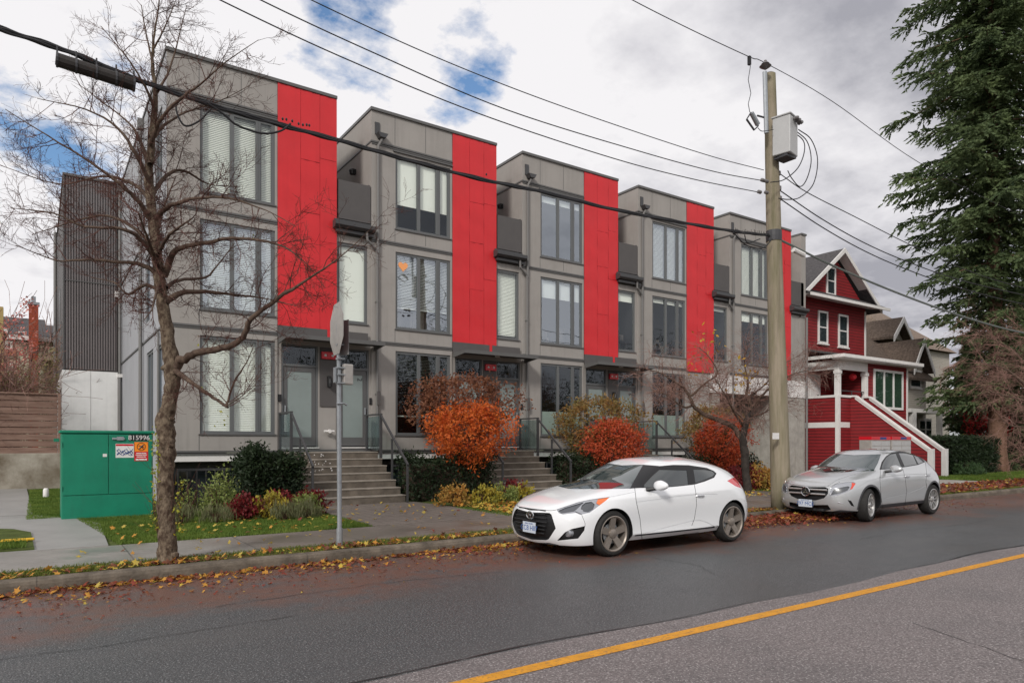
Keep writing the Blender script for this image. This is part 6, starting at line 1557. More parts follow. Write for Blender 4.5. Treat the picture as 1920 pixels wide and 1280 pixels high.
def cut_features(me, yc, feats):
    # feats: (id, 'v'|'s', polygon, filter). 'v' outlines are measured along the photo's view rays, 's' in side elevation (x, z)
    bm = bmesh.new(); bm.from_mesh(me)
    bmesh.ops.bisect_plane(bm, geom=bm.verts[:]+bm.edges[:]+bm.faces[:], plane_co=(0,yc,0), plane_no=(0,1,0), clear_outer=True)
    lay = bm.faces.layers.int.new('fid')
    for k, (fid, mode, P, flt) in enumerate(feats):
        us = [p[0] for p in P]; vs = [p[1] for p in P]
        fn = (lambda co: uv_of(co)) if mode == 'v' else (lambda co: (co.x, co.z))
        mg = 1.5 if mode == 'v' else .01
        def near(f, a, b):
            q = [fn(v.co) for v in f.verts]
            return max(x[0] for x in q) >= min(a[0],b[0])-mg and min(x[0] for x in q) <= max(a[0],b[0])+mg and max(x[1] for x in q) >= min(a[1],b[1])-mg and min(x[1] for x in q) <= max(a[1],b[1])+mg
        fs_all = [f for f in bm.faces if (f[lay] in flt['on'] if 'on' in flt else True) and (f.normal.dot(CAM-f.calc_center_median()) > 0 if mode == 'v' else f.normal.y < -.05)]
        cand = [f for f in fs_all if near(f, (min(us),min(vs)), (max(us),max(vs)))]
        cand = set(cand)
        for i in range(len(P)):
            a, b = P[i], P[(i+1)%len(P)]
            if mode == 'v':
                ra, rb = ray(*a), ray(*b); no = ra.cross(rb); co = CAM
            else:
                no = Vector((b[1]-a[1], 0, a[0]-b[0])); co = Vector((a[0], 0, a[1]))
            if no.length < 1e-9: continue
            fs = [f for f in cand if f.is_valid and near(f, a, b)]
            if not fs: continue
            geom = list({v for f in fs for v in f.verts})+list({e for f in fs for e in f.edges})+fs
            r = bmesh.ops.bisect_plane(bm, geom=geom, plane_co=co, plane_no=no.normalized(), dist=1e-5)
            for g_ in r['geom']:
                if isinstance(g_, bmesh.types.BMFace): cand.add(g_)
        for f in bm.faces:
            if mode == 'v':
                if f.normal.dot(CAM-f.calc_center_median()) <= 0: continue
            elif f.normal.y > -.05: continue
            if 'on' in flt and f[lay] not in flt['on']: continue
            c = fn(f.calc_center_median())
            if in_poly(c[0], c[1], P): f[lay] = fid
    return bm, lay
def piece(bm, lay, fid, depth, yc, both=True, lip=True):
    # one feature as its own sheet, set in by `depth`, with a lip; mirrored for the far side
    fs = [f for f in bm.faces if f[lay] == fid]
    if not fs: return None
    vi = {}; V = []; N = []
    for f in fs:
        for v in f.verts:
            if v not in vi: vi[v] = len(V); V.append(v.co.copy()); N.append(v.normal.copy())
    F = [[vi[v] for v in f.verts] for f in fs]
    n = len(V); W_ = [V[i]-N[i]*depth for i in range(n)]
    for i in range(n):
        if abs(V[i].y-yc) < 1e-4: W_[i].y = yc
    out = list(W_); FF = list(F)
    if lip and depth > 0:
        fset = set(fs); out += V
        for f in fs:
            for e in f.edges:
                if sum(1 for g_ in e.link_faces if g_ in fset) == 1:
                    a, b = e.verts
                    if abs(a.co.y-yc) < 1e-4 and abs(b.co.y-yc) < 1e-4: continue
                    FF.append([vi[a], vi[b], vi[b]+n, vi[a]+n])
    return out, FF
def mirrored(vf, yc):
    V, F = vf; return [Vector((v.x, 2*yc-v.y, v.z)) for v in V], [f[::-1] for f in F]
def merged(a, b):
    n = len(a[0]); return a[0]+b[0], a[1]+[[i+n for i in f] for f in b[1]]
def sheet_obj(name, vf, m, par, label=None):
    bm = bmesh.new(); vs = [bm.verts.new(v) for v in vf[0]]
    for f in vf[1]:
        try: bm.faces.new([vs[i] for i in f])
        except ValueError: pass
    bmesh.ops.remove_doubles(bm, verts=bm.verts[:], dist=2e-4)
    mb = MB(); mb.addbm(bm); o = mb.build(name, m, par, smooth=True, label=label)
    smooth_angle(o, 38); return o
def wheel(par, cx, cy, r, wdt, side, style, rimm, steer=0):
    # side -1: outer face towards -y
    T = bpy.data.objects.new('wheel', None)
    Mx = Matrix.Translation((cx,cy,r)) @ Matrix.Rotation(steer, 4, 'Z') @ Matrix.Translation((-cx,-cy,-r))
    ri = r*(.775 if style == 'five' else .70); s = side
    b = MB(); prof = [(ri, -wdt/2), (ri+.02, -wdt/2-.004), (r-.035, -wdt/2+.0), (r-.008, -wdt/2+.03), (r, -wdt/2+.06), (r, wdt/2-.06), (r-.008, wdt/2-.03), (r-.035, wdt/2), (ri, wdt/2)]
    n = 64
    for rr__, h in prof:
        for k in range(n):
            a = 2*math.pi*k/n; b.v.append((cx+rr__*math.cos(a), cy+h, r+rr__*math.sin(a)))
    for i in range(len(prof)-1):
        for k in range(n): b.f.append([i*n+k, i*n+(k+1)%n, (i+1)*n+(k+1)%n, (i+1)*n+k])
    b.rot(Mx); W_ = b.build('wheel', M['tyre'], par); smooth_angle(W_, 30)
    b = MB(); yo = cy+s*(wdt/2)
    for (ra, ha), (rb, hb) in zip([(ri,0),(ri-.012,.004*s),(ri-.028,-.012*s),(ri-.035,-.06*s),(ri-.04,-.16*s)][:-1], [(ri-.012,.004*s),(ri-.028,-.012*s),(ri-.035,-.06*s),(ri-.04,-.16*s)]):
        i0 = len(b.v)
        for k in range(n): a = 2*math.pi*k/n; b.v.append((cx+ra*math.cos(a), yo+ha, r+ra*math.sin(a)))
        for k in range(n): a = 2*math.pi*k/n; b.v.append((cx+rb*math.cos(a), yo+hb, r+rb*math.sin(a)))
        for k in range(n): b.f.append([i0+k, i0+(k+1)%n, i0+n+(k+1)%n, i0+n+k])
    def spoke(a, w0, w1, r0, r1, off0=0, off1=0):
        pts = []
        for rad_, w_, of in ((r0,w0,off0),(r1,w1,off1)):
            for sg in (-1, 1): pts.append((rad_, of+sg*w_/2))
        P = [pts[0], pts[2], pts[3], pts[1]]
        q = [(cx+x*math.cos(a)-y*math.sin(a), yo-s*(.012+(.03*(1-x/r1) if x < r1 else 0)), r+x*math.sin(a)+y*math.cos(a)) for x, y in P]
        b.prism(q, (0, -s*.035, 0))
    for k in range(5):
        a = 2*math.pi*k/5+.31
        if style == 'five': spoke(a, .085, .105, .045, ri-.02)
        else:
            spoke(a, .035, .03, .05, ri-.02, -.025, -.055); spoke(a, .035, .03, .05, ri-.02, .025, .055)
    b.lathe([(.07,-.055*s-.0),(.065,-.02*s),(.03,-.008*s),(.0,-.006*s)], (cx,yo,r), 'y', 24)
    b.rot(Mx); rm = b.build('rim', rimm, W_); smooth_angle(rm, 30)
    b = MB(); b.lathe([(.15,-.09*s),(.15,-.075*s),(.05,-.07*s)], (cx,yo,r), 'y', 32); b.rot(Mx); b.build('brake_disc', M['steel'], W_)
    b = MB(); b.lathe([(ri-.05,-.13*s),(.0,-.128*s)], (cx,yo,r), 'y', 32); b.rot(Mx); b.build('wheel_back', M['black'], W_)
    bpy.data.objects.remove(T)
    return W_
def mirror_cap(par, c, L_, m, s, arm):
    bm = bmesh.new(); bmesh.ops.create_icosphere(bm, subdivisions=4, radius=1)
    for v in bm.verts:
        x, y, z = v.co
        x = x*.5*(1-.25*(z)) ; f = 1-.25*max(0, -y*s)  # tapers to the door
        v.co = Vector((c[0]+x*.14+.0*y, c[1]+y*.135, c[2]+math.copysign(abs(z)**.8, z)*.078*(1-.28*max(0, y*s*-1))))
        if x > .25: v.co.x = c[0]+.25*.14+.002
    mb = MB(); mb.addbm(bm); o = mb.build('mirror', m, par, smooth=True)
    b = MB(); b.tube([arm, (c[0]+.0, c[1]+s*.07, c[2]-.045)], [.032,.026], 8); b.build('mirror_arm', M['black'], o); return o

def finish_car(name, label, me, x0, yc, feats, mats, paint, clad_rows=None):
    bm, lay = cut_features(me, yc, feats)
    T = thing(name, label, 'car', (x0+1.3, yc, 0))
    used = {f[0] for f in feats}
    # interior of the wheel wells and the floor are dark
    body = MB(); fs = []; dark = []
    for f in bm.faces:
        if f[lay] in used: continue
        c = f.calc_center_median(); n = f.normal
        inwell = any(math.hypot(c.x-x0-ax, c.z-mats['zc']) < mats['rad']+.008 and (n.dot(Vector((x0+ax-c.x, 0, mats['zc']-c.z)).normalized()) > .6 or c.y > yc-.60) for ax in mats['axles'])
        (dark if inwell or (n.z < -.8 and c.z < .35) else fs).append(f)
    def collect(fs):
        vi, V, F = {}, [], []
        for f in fs:
            q = []
            for v in f.verts:
                if v not in vi: vi[v] = len(V); V.append(v.co.copy())
                q.append(vi[v])
            F.append(q)
        return V, F
    vf = collect(fs); sheet_obj('body', merged(vf, mirrored(vf, yc)), paint, T)
    if dark: vf = collect(dark); sheet_obj('wheel_well', merged(vf, mirrored(vf, yc)), M['black'], T)
    return T, bm, lay

# ---- white hatchback coupe
C0 = [[(-.80,0,.18),(-.87,0,.27),(-.895,0,.48),(-.87,0,.65),(-.78,0,.755),(-.15,0,.945),(.47,0,1.04),(.86,0,1.235),(1.26,0,1.375),(1.42,0,1.40),(1.55,0,1.405)],
 [(-.77,.40,.18),(-.85,.40,.27),(-.865,.42,.48),(-.835,.42,.65),(-.74,.40,.755),(-.13,.38,.94),(.49,.38,1.035),(.88,.35,1.23),(1.27,.32,1.37),(1.45,.2,1.395),(1.6,0,1.405)],
 [(-.65,.68,.18),(-.72,.70,.27),(-.73,.72,.48),(-.69,.71,.65),(-.59,.645,.765),(-.08,.60,.925),(.54,.59,1.015),(.92,.53,1.215),(1.30,.47,1.355),(1.5,.28,1.39),(1.7,0,1.41)],
 [(-.44,.82,.18),(-.48,.84,.27),(-.48,.86,.48),(-.43,.86,.65),(-.31,.80,.80),(.05,.72,.905),(.60,.695,.995),(.97,.63,1.20),(1.34,.55,1.345),(1.55,.33,1.39),(1.8,0,1.415)],
 [(.0,.82,.19),(.0,.885,.28),(0,.90,.48),(0,.91,.67),(.03,.865,.825),(.25,.80,.905),(.66,.755,.965),(1.02,.68,1.18),(1.38,.595,1.335),(1.62,.36,1.39),(1.9,0,1.42)],
 [(.45,.80,.19),(.45,.875,.28),(.45,.885,.48),(.45,.90,.68),(.5,.875,.84),(.62,.825,.91),(.82,.79,.95),(1.15,.70,1.16),(1.45,.62,1.33),(1.7,.38,1.39),(2.0,0,1.42)],
 [(1.1,.80,.19),(1.1,.875,.26),(1.1,.88,.47),(1.1,.90,.68),(1.1,.885,.84),(1.12,.845,.91),(1.2,.81,.95),(1.38,.72,1.15),(1.6,.635,1.34),(1.8,.4,1.40),(2.1,0,1.425)],
 [(1.7,.80,.19),(1.7,.875,.26),(1.7,.88,.47),(1.7,.905,.69),(1.7,.89,.85),(1.72,.85,.92),(1.75,.815,.965),(1.82,.73,1.15),(1.9,.645,1.325),(2.0,.4,1.39),(2.2,0,1.415)],
 [(2.25,.81,.20),(2.25,.88,.28),(2.25,.905,.48),(2.25,.92,.70),(2.25,.91,.87),(2.25,.865,.955),(2.25,.82,1.03),(2.27,.745,1.16),(2.32,.655,1.275),(2.38,.4,1.35),(2.46,0,1.38)],
 [(2.7,.82,.22),(2.7,.89,.30),(2.7,.92,.50),(2.7,.925,.72),(2.7,.90,.88),(2.7,.84,.98),(2.7,.78,1.065),(2.72,.70,1.15),(2.74,.62,1.21),(2.77,.4,1.27),(2.8,0,1.30)],
 [(3.17,.74,.25),(3.22,.82,.32),(3.23,.84,.50),(3.18,.83,.70),(3.12,.80,.87),(3.06,.74,.97),(3.02,.69,1.04),(3.00,.63,1.09),(2.98,.56,1.13),(2.96,.36,1.18),(2.94,0,1.20)],
 [(3.28,.5,.27),(3.35,.5,.34),(3.37,.5,.5),(3.31,.5,.7),(3.22,.5,.87),(3.16,.48,.95),(3.11,.46,1.0),(3.07,.42,1.05),(3.04,.38,1.09),(3.02,.25,1.13),(2.99,0,1.15)],
 [(3.30,0,.27),(3.37,0,.34),(3.39,0,.5),(3.33,0,.7),(3.23,0,.87),(3.18,0,.96),(3.13,0,1.01),(3.09,0,1.06),(3.06,0,1.10),(3.04,0,1.13),(3.01,0,1.155)]]
WX, WY = 6.83, 8.215
for c_ in (5,6,7,8):
    x_, w_, z_ = C0[c_][1]; C0[c_][1] = (x_, w_+.012, z_+.02)
    x_, w_, z_ = C0[c_][2]; C0[c_][2] = (x_, w_-.012, z_-.03)
o = car_body(C0, WX, WY, ((1,.7,4,9),(4,.5,2,9),(6,.5,0,9),(8,.3,0,9)))
me = cut_arches(o, WX, WY, (0, 2.65), .365, .335)
arch = lambda cx, r, a0, a1, n: [(cx+r*math.cos(R(a0+(a1-a0)*i/n)), .335+r*math.sin(R(a0+(a1-a0)*i/n))) for i in range(n+1)]
F0 = [
 (1,'v',[(1068,916),(1085,899),(1104,885),(1126,875.5),(1165,872),(1206,870.5),(1196,888),(1181,915.5),(1120,916.5)],{}),           # windscreen
 (2,'v',[(1193,914.5),(1212,893),(1234,873.5),(1262,871),(1291,871.5),(1325,876.5),(1338,882),(1343.5,887),(1339,895),(1322,902),(1302,908),(1270,911.5),(1240,914)],{}),
 (2,'v',[(1179,915.7),(1194,889),(1205,870.5),(1236,873),(1214,893),(1195,914.6)],{'on':(0,)}),
 (3,'v',[(1208,908),(1222,893),(1237,879.5),(1288,881),(1291,908),(1262,911),(1240,912.8),(1208,913)],{'on':(2,)}),
 (4,'v',[(1300,879.5),(1322,880),(1336,882.5),(1340.5,887),(1336,892.5),(1320,899.5),(1304,905)],{'on':(2,)}),
 (5,'v',[(1043,954.5),(1059,949),(1083,941),(1106,936),(1122,934),(1143,931.5),(1136,938),(1120,950),(1106,960.5),(1088,964.5),(1080,961),(1056,964),(1048,961.5)],{}),
 (6,'v',[(1121,935),(1143,931.5),(1136,938),(1124,946.5),(1118,943)],{'on':(5,)}),
 (7,'v',[(1047,957),(1060,951),(1080,945),(1094,941),(1084,951),(1076,958),(1052,961.5)],{'on':(5,)}),
 (14,'v',[(1091,947),(1098,941.5),(1109,940),(1115,945),(1112,954),(1103,959.5),(1094,958),(1089,953)],{'on':(5,)}),
 (8,'v',[(975,959),(1030,961),(1034,964),(1042,990),(1029,1010),(1024,1012),(975,1010)],{}),
 (9,'v',[(1044.5,1013),(1059,997.5),(1072,991),(1097,985.5),(1095.5,994),(1084,1009)],{}),
 (10,'v',thick_line([(1190,913),(1193,940),(1200,972),(1204,1012)], .9),{}),
 (10,'v',thick_line([(1302,908.5),(1305,925),(1306,946),(1302,972),(1297,985)], .8),{}),
 (10,'v',thick_line([(1204,1012),(1260,1004),(1310,997)], .7),{}),
 (10,'v',thick_line([(975,955.5),(1035,956.5),(1043,955.2)], .9),{}),
 (11,'v',[(1363.5,901),(1372,896),(1377,894.5),(1384,903),(1390,915),(1379,911)],{}),
 (12,'v',[(955,1016),(1030,1017),(1046,1020.5),(1060,1027),(1048,1030),(955,1030)],{}),
 (10,'v',thick_line([(1078,958),(1090,963),(1097,980),(1097,986)], .7),{}),
 (10,'v',thick_line([(1343,985),(1356,988),(1362,986)], .5),{}),
 (20,'v',thick_line([(1194,941),(1230,936),(1270,930),(1310,926),(1345,926)], 1.3),{'on':(0,)}),
 (20,'v',thick_line([(1209,999),(1240,991),(1275,982),(1300,976),(1312,975),(1325,979),(1340,987)], 1.6),{'on':(0,)}),
 (20,'v',thick_line([(1098,940),(1120,934.5),(1150,930),(1190,922)], 1.2),{'on':(0,)}),
 (13,'s',[(WX+.42,.262),(WX+2.20,.262),(WX+2.20,.292),(WX+.42,.285)],{}),
]
T, bm, lay = finish_car('parked_car', 'white three-door hatchback coupe parked at the kerb before the steps, bronze wheels', me, WX, WY, F0, dict(zc=.335, rad=.365, axles=(0,2.65)), M['carwhite'])
def put(T, bm, lay, yc, fid, name, m, depth, split=False, label=None):
    vf = piece(bm, lay, fid, depth, yc)
    if not vf: print('EMPTY FEATURE', name, fid); return None
    if split: a = sheet_obj(name, vf, m, T, label); sheet_obj(name, mirrored(vf, yc), m, T, label); return a
    return sheet_obj(name, merged(vf, mirrored(vf, yc)), m, T, label)
put(T,bm,lay,WY,1,'windshield',M['windscreen'],.004)
put(T,bm,lay,WY,2,'window_surround',M['black'],.001,True)
put(T,bm,lay,WY,3,'door_window',M['carglass'],.006,True); put(T,bm,lay,WY,4,'quarter_window',M['carglass'],.004,True)
hl = put(T,bm,lay,WY,5,'headlight',M['lamp'],.006,True)
put(T,bm,lay,WY,6,'turn_signal',M['orange'],.004,True); put(T,bm,lay,WY,7,'headlight_bezel',M['lampdark'],.012,True); put(T,bm,lay,WY,14,'headlight_lens',M['lampdark'],.014,True)
put(T,bm,lay,WY,8,'grille',M['black'],.045); put(T,bm,lay,WY,9,'fog_recess',M['black'],.03,True)
put(T,bm,lay,WY,10,'panel_gap',M['seam'],.006); put(T,bm,lay,WY,11,'tail_light',M['redlens'],.002,True)
put(T,bm,lay,WY,12,'front_lip',M['clad'],.012); put(T,bm,lay,WY,20,'body_crease',M['carwhite'],.009); put(T,bm,lay,WY,13,'sill_strip',M['clad'],.01,True)
bm.free()
def nose_x(cage, x0, z, w_):
    # distance along x of the nose at height z and half-width w_ (from the cage, slightly inset by smoothing)
    c0 = np.interp(z, [p[2] for p in cage[0][:5]], [p[0] for p in cage[0][:5]]); c1 = np.interp(z, [p[2] for p in cage[1][:5]], [p[0] for p in cage[1][:5]]); c2 = np.interp(z, [p[2] for p in cage[2][:5]], [p[0] for p in cage[2][:5]])
    return x0+np.interp(abs(w_), [0, cage[1][2][1], cage[2][2][1]], [c0, c1, c2])+.03
b = MB()
for k in range(7):
    z = .335+.055*k; hw_ = .40-.09*abs(z-.50)/.2 if True else 0
    pts = [(nose_x(C0,WX,z,w_)-.012, WY+w_, z) for w_ in np.linspace(-hw_, hw_, 13)]
    b.tube(pts, .011, 6)
b.build('grille_slats', M['black'], T)
def plate_(T, x, y, z, txt):
    b = MB(); b.bevbox(x-.01, x, y-.155, y+.155, z-.078, z+.078, .003); P_ = b.build('licence_plate', M['plate'], T)
    b = MB(); b.bevbox(x+.001, x+.012, y-.165, y+.165, z-.088, z+.085, .004); b.build('plate_frame', M['black'], P_)
    text_mesh('plate_number', txt, .105, M['plateblue'], (x-.0115, y, z-.01), (R(90),0,R(-90)), P_, .0006)
    text_mesh('plate_heading', 'British Columbia', .028, M['plateblue'], (x-.0115, y, z+.058), (R(90),0,R(-90)), P_, .0006)
plate_(T, WX-.888, WY-.035, .405, 'CC8 H87')
# oval badge with slanted letter
bx_ = nose_x(C0, WX, .60, 0)-.05
b = MB(); n = 28; b.tube([(bx_, WY-.06+.085*math.cos(2*math.pi*k/n), .585+.05*math.sin(2*math.pi*k/n)) for k in range(n+1)], .009, 6)
for s in (-1, 1): b.tube([(bx_, WY-.06+.03*s+.012, .553), (bx_, WY-.06+.03*s-.012, .617)], .010, 5)
b.tube([(bx_, WY-.06-.03, .578), (bx_, WY-.06+.03, .592)], .009, 5); b.build('badge', M['chrome'], T)
for s in (-1, 1):
    q = at_y(1076, 1000.5, WY-.70); fx = WX-.66
    q = Vector((WX-.655, WY+s*.665, .37))
    b = MB(); b.lathe([(.0,-.045),(.05,-.04),(.062,-.02),(.062,.03)], q, 'x', 20); b.build('fog_lamp', M['lamp'], T)
    # mirrors, handles
    mirror_cap(T, (WX+(.84 if s < 0 else .95), WY+s*(.99 if s < 0 else .95), 1.0 if s < 0 else .95), .2, M['carwhite'], -s, (WX+.72, WY+s*.80, .93))
    b = MB(); b.tube(catmull([(WX+1.72,WY+s*.895,.80),(WX+1.76,WY+s*.925,.805),(WX+1.86,WY+s*.928,.805),(WX+1.91,WY+s*.90,.80)], 4), .011, 8); b.build('door_handle', M['chrome'], T)
for ax, st in ((0,0),(2.65,0)):
    for s in (-1, 1): wheel(T, WX+ax, WY+s*.775, .333, .215, s, 'five', M['bronze'], st)
b = MB()
for s in (-1,): 
    b.tube([(WX+.50,WY-.05,1.03),(WX+.62,WY-.55,1.04)], .009, 5); b.tube([(WX+.47,WY+.35,1.035),(WX+.56,WY+.0,1.05)], .009, 5)
b.build('wiper', M['black'], T)
b = MB(); b.box(WX-.6, WX+3.1, WY-.55, WY+.55, .17, .22); b.build('underbody', M['black'], T)

# ---- silver crossover
C1 = [[(-.80,0,.22),(-.88,0,.32),(-.91,0,.50),(-.90,0,.70),(-.82,0,.855),(-.2,0,1.01),(.42,0,1.10),(.8,0,1.30),(1.15,0,1.45),(1.32,0,1.485),(1.5,0,1.495)],
 [(-.77,.42,.22),(-.86,.42,.32),(-.885,.44,.50),(-.875,.44,.70),(-.795,.42,.855),(-.18,.40,1.005),(.44,.40,1.095),(.81,.38,1.295),(1.16,.35,1.445),(1.35,.22,1.48),(1.55,0,1.495)],
 [(-.64,.70,.22),(-.73,.72,.32),(-.75,.74,.5),(-.73,.72,.70),(-.63,.66,.85),(-.1,.62,.98),(.5,.61,1.075),(.86,.56,1.28),(1.19,.50,1.43),(1.42,.3,1.475),(1.65,0,1.497)],
 [(-.42,.82,.22),(-.47,.85,.32),(-.48,.87,.5),(-.44,.87,.70),(-.32,.81,.87),(.03,.74,.96),(.55,.71,1.055),(.9,.65,1.26),(1.23,.58,1.415),(1.5,.36,1.475),(1.75,0,1.50)],
 [(0,.84,.25),(0,.90,.34),(0,.915,.5),(0,.915,.70),(.03,.87,.88),(.25,.81,.955),(.62,.77,1.025),(.96,.69,1.235),(1.28,.62,1.40),(1.6,.38,1.475),(1.85,0,1.502)],
 [(.5,.82,.25),(.5,.88,.33),(.5,.885,.5),(.5,.90,.70),(.55,.88,.885),(.65,.84,.965),(.80,.81,1.01),(1.1,.72,1.225),(1.4,.64,1.41),(1.7,.4,1.48),(1.95,0,1.505)],
 [(1.15,.82,.25),(1.15,.88,.33),(1.15,.885,.5),(1.15,.905,.70),(1.15,.895,.885),(1.17,.855,.965),(1.2,.82,1.015),(1.4,.73,1.225),(1.6,.65,1.425),(1.85,.42,1.485),(2.1,0,1.507)],
 [(1.8,.82,.25),(1.8,.88,.33),(1.8,.885,.5),(1.8,.905,.70),(1.8,.895,.895),(1.82,.855,.975),(1.85,.82,1.035),(1.9,.735,1.225),(2.0,.65,1.41),(2.1,.42,1.475),(2.25,0,1.50)],
 [(2.3,.83,.26),(2.3,.89,.35),(2.3,.90,.51),(2.3,.92,.72),(2.3,.91,.91),(2.3,.87,1.0),(2.3,.82,1.085),(2.33,.745,1.225),(2.38,.665,1.35),(2.45,.43,1.435),(2.55,0,1.46)],
 [(2.75,.84,.28),(2.75,.905,.36),(2.75,.925,.52),(2.75,.925,.74),(2.75,.895,.92),(2.75,.84,1.02),(2.75,.79,1.105),(2.78,.725,1.19),(2.82,.65,1.26),(2.86,.43,1.35),(2.9,0,1.385)],
 [(3.2,.76,.3),(3.27,.83,.38),(3.3,.85,.54),(3.27,.84,.74),(3.22,.80,.9),(3.16,.75,1.0),(3.11,.71,1.07),(3.06,.65,1.14),(3.02,.59,1.19),(2.98,.39,1.26),(2.95,0,1.29)],
 [(3.4,.5,.32),(3.46,.5,.4),(3.49,.5,.55),(3.46,.5,.74),(3.4,.5,.9),(3.34,.48,.98),(3.25,.46,1.03),(3.18,.43,1.09),(3.1,.4,1.15),(3.04,.26,1.22),(3.0,0,1.26)],
 [(3.42,0,.32),(3.48,0,.4),(3.51,0,.55),(3.48,0,.74),(3.42,0,.9),(3.36,0,.98),(3.27,0,1.03),(3.2,0,1.09),(3.12,0,1.15),(3.06,0,1.22),(3.02,0,1.265)]]
GX, GY = 14.24, 8.46
o = car_body(C1, GX, GY, ((4,.35,2,10),(6,.5,0,9),(8,.3,0,9)))
me = cut_arches(o, GX, GY, (0, 2.70), .385, .35)
def ringp(cx, r0, r1, a0=-12, a1=192, n=26, z=.35):
    o_ = [(GX+cx+r1*math.cos(R(a0+(a1-a0)*i/n)), z+r1*math.sin(R(a0+(a1-a0)*i/n))) for i in range(n+1)]
    i_ = [(GX+cx+r0*math.cos(R(a0+(a1-a0)*i/n)), z+r0*math.sin(R(a0+(a1-a0)*i/n))) for i in range(n+1)]
    return o_+i_[::-1]
F1 = [
 (1,'v',[(1523,886),(1542,871),(1563,857.5),(1600,853),(1652,851),(1646,868),(1638,882.5),(1580,884.5)],{}),
 (2,'v',[(1649,880),(1653,866),(1661,855),(1671,848.5),(1684,846),(1705,846.5),(1719,850.5),(1735,865.5),(1722,871),(1695,875.5),(1676,878.5)],{}),
 (3,'v',[(1653,876),(1656,866.5),(1662,857),(1671.5,850.5),(1680,849.5),(1690.5,875),(1676,877.3),(1654,878)],{'on':(2,)}),
 (4,'v',[(1685,848.2),(1704,848.4),(1711,850),(1720,869.8),(1696,873.8)],{'on':(2,)}),
 (15,'v',[(1712.3,850.3),(1717.5,852.5),(1732,865.3),(1721.8,869.3)],{'on':(2,)}),
 (5,'v',[(1558,913),(1566,907),(1585,903.5),(1600,902.5),(1604.5,906),(1598,916),(1592,920),(1580,925),(1566,929),(1555,929)],{}),
 (6,'v',[(1597,904),(1604.5,906),(1598,916),(1594,917.5),(1597,910)],{'on':(5,)}),
 (7,'v',[(1558,927.5),(1563,917),(1575,914),(1590,911),(1593,913),(1589,919),(1576,924)],{'on':(5,)}),
 (8,'v',[(1465,913.5),(1485,912.5),(1547,912.5),(1553,915.5),(1552.5,925),(1545,933.5),(1530,937.5),(1465,938)],{}),
 (9,'v',[(1465,947),(1552,946),(1558,954.5),(1547,957.5),(1465,956)],{}),
 (13,'v',[(1589,936.5),(1596,938.5),(1602,949),(1596,947.5)],{}),
 (12,'s',ringp(0,.35,.425),{}), (12,'s',ringp(2.70,.35,.425),{}),
 (12,'s',[(GX+.36,.20),(GX+2.34,.20),(GX+2.34,.345),(GX+.36,.335)],{}),
 (12,'v',[(1465,959.5),(1550,960.5),(1575,955.5),(1612,958),(1612,975),(1465,975)],{}),
 (10,'v',thick_line([(1651,879),(1650,900),(1652,930),(1655,952)], .55),{}),
 (10,'v',thick_line([(1692,875.5),(1697,895),(1700,920),(1697,945)], .55),{}),
 (10,'v',thick_line([(1735,866),(1738,890),(1736,902),(1738,915)], .5),{}),
 (10,'v',thick_line([(1465,911),(1550,910.5),(1560,910),(1575,903)], .5),{}),
 (20,'v',thick_line([(1606,914),(1625,903),(1650,895),(1685,890.5),(1720,888.5),(1745,888)], 1.1),{'on':(0,)}),
 (20,'v',thick_line([(1656,934),(1680,929),(1705,923),(1725,915),(1738,908)], 1.3),{'on':(0,)}),
 (20,'v',thick_line([(1552,911),(1570,899),(1600,889),(1625,884)], 1.2),{'on':(0,)}),
 (11,'v',[(1759,873.5),(1764,874),(1769,884),(1764,883)],{}),
]
T, bm, lay = finish_car('parked_car', 'silver crossover with front wheels turned, parked beyond the wooden pole before the red house', me, GX, GY, F1, dict(zc=.35, rad=.385, axles=(0,2.70)), M['carsilver'])
put(T,bm,lay,GY,1,'windshield',M['windscreen'],.004); put(T,bm,lay,GY,2,'window_surround',M['black'],.001,True)
put(T,bm,lay,GY,3,'door_window',M['carglass'],.005,True); put(T,bm,lay,GY,4,'door_window',M['carglass'],.005,True); put(T,bm,lay,GY,15,'quarter_window',M['carglass'],.004,True)
put(T,bm,lay,GY,5,'headlight',M['lamp'],.006,True); put(T,bm,lay,GY,6,'turn_signal',M['redorange'],.004,True); put(T,bm,lay,GY,7,'headlight_bezel',M['lampdark'],.012,True)
put(T,bm,lay,GY,8,'grille',M['black'],.05); put(T,bm,lay,GY,9,'lower_intake',M['black'],.05); put(T,bm,lay,GY,13,'bumper_slot',M['black'],.02,True)
put(T,bm,lay,GY,20,'body_crease',M['carsilver'],.009); put(T,bm,lay,GY,12,'cladding',M['clad'],.0015); put(T,bm,lay,GY,10,'panel_gap',M['seam'],.005); put(T,bm,lay,GY,11,'tail_light',M['redlens'],.002,True)
bm.free()
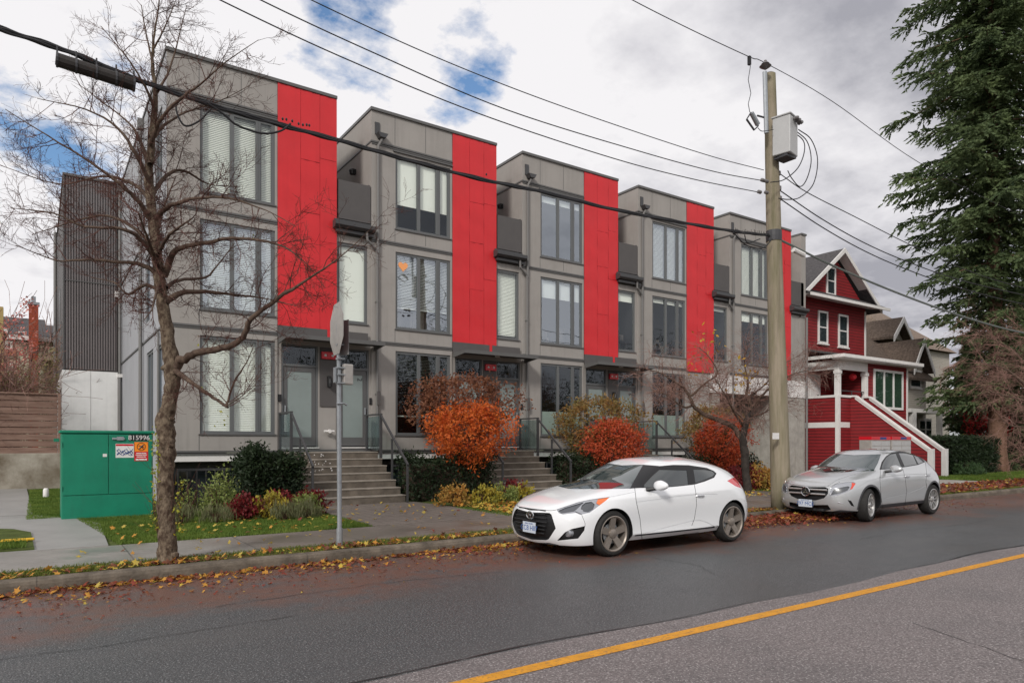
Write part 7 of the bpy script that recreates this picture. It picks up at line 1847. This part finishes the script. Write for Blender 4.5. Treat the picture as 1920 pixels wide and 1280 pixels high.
for k, z in enumerate((.575, .665)):
    b = MB(); pts = [(nose_x(C1,GX,z,w_)-.02, GY+w_, z) for w_ in np.linspace(-.44+.03*(1-k), .44-.03*(1-k), 15)]; b.tube(pts, .021, 8); b.build('grille_bar', M['rim'], T)
bx_ = nose_x(C1, GX, .62, 0)-.06
b = MB(); n = 36; b.tube([(bx_, GY+.092*math.cos(2*math.pi*k/n), .62+.092*math.sin(2*math.pi*k/n)) for k in range(n+1)], .011, 8)
for a in (90, 210, 330):
    c_ = Vector((bx_-.004, GY, .62)); t_ = Vector((0, math.cos(R(a)), math.sin(R(a)))); s_ = Vector((0, -math.sin(R(a)), math.cos(R(a))))
    b.prism([c_-s_*.018-t_*.005, c_+t_*.088, c_+s_*.018-t_*.005], (.01,0,0))
Bd = b.build('badge', M['chrome'], T)
b = MB(); b.lathe([(.085,.0),(.085,.01)], (bx_+.005, GY, .62), 'x', 28); b.build('badge_disc', M['black'], Bd)
plate_(T, GX-.935, GY+.0, .375, '797 MCE')
for s in (-1, 1):
    mirror_cap(T, (GX+(.80 if s < 0 else .95), GY+s*(1.0 if s < 0 else .93), 1.085 if s < 0 else 1.03), .2, M['carsilver'], -s, (GX+.72, GY+s*.80, 1.02))
    for x in (1.38, 2.30):
        b = MB(); b.tube(catmull([(GX+x,GY+s*.885,.90),(GX+x+.04,GY+s*.925,.905),(GX+x+.15,GY+s*.928,.905),(GX+x+.19,GY+s*.885,.90)], 4), .012, 8); b.build('door_handle', M['chrome'], T)
    b = MB(); b.tube(catmull([(GX-.78,GY+s*.62,.42),(GX-.70,GY+s*.70,.40),(GX-.58,GY+s*.78,.36)], 4), .012, 6); b.build('bumper_trim', M['chrome'], T)
for s in (-1, 1):
    wheel(T, GX, GY+s*.775, .345, .22, s, 'ten', M['rim'], R(13)); wheel(T, GX+2.70, GY+s*.785, .345, .22, s, 'ten', M['rim'], 0)
b = MB(); b.box(GX-.6, GX+3.1, GY-.55, GY+.55, .22, .27); b.build('underbody', M['black'], T)
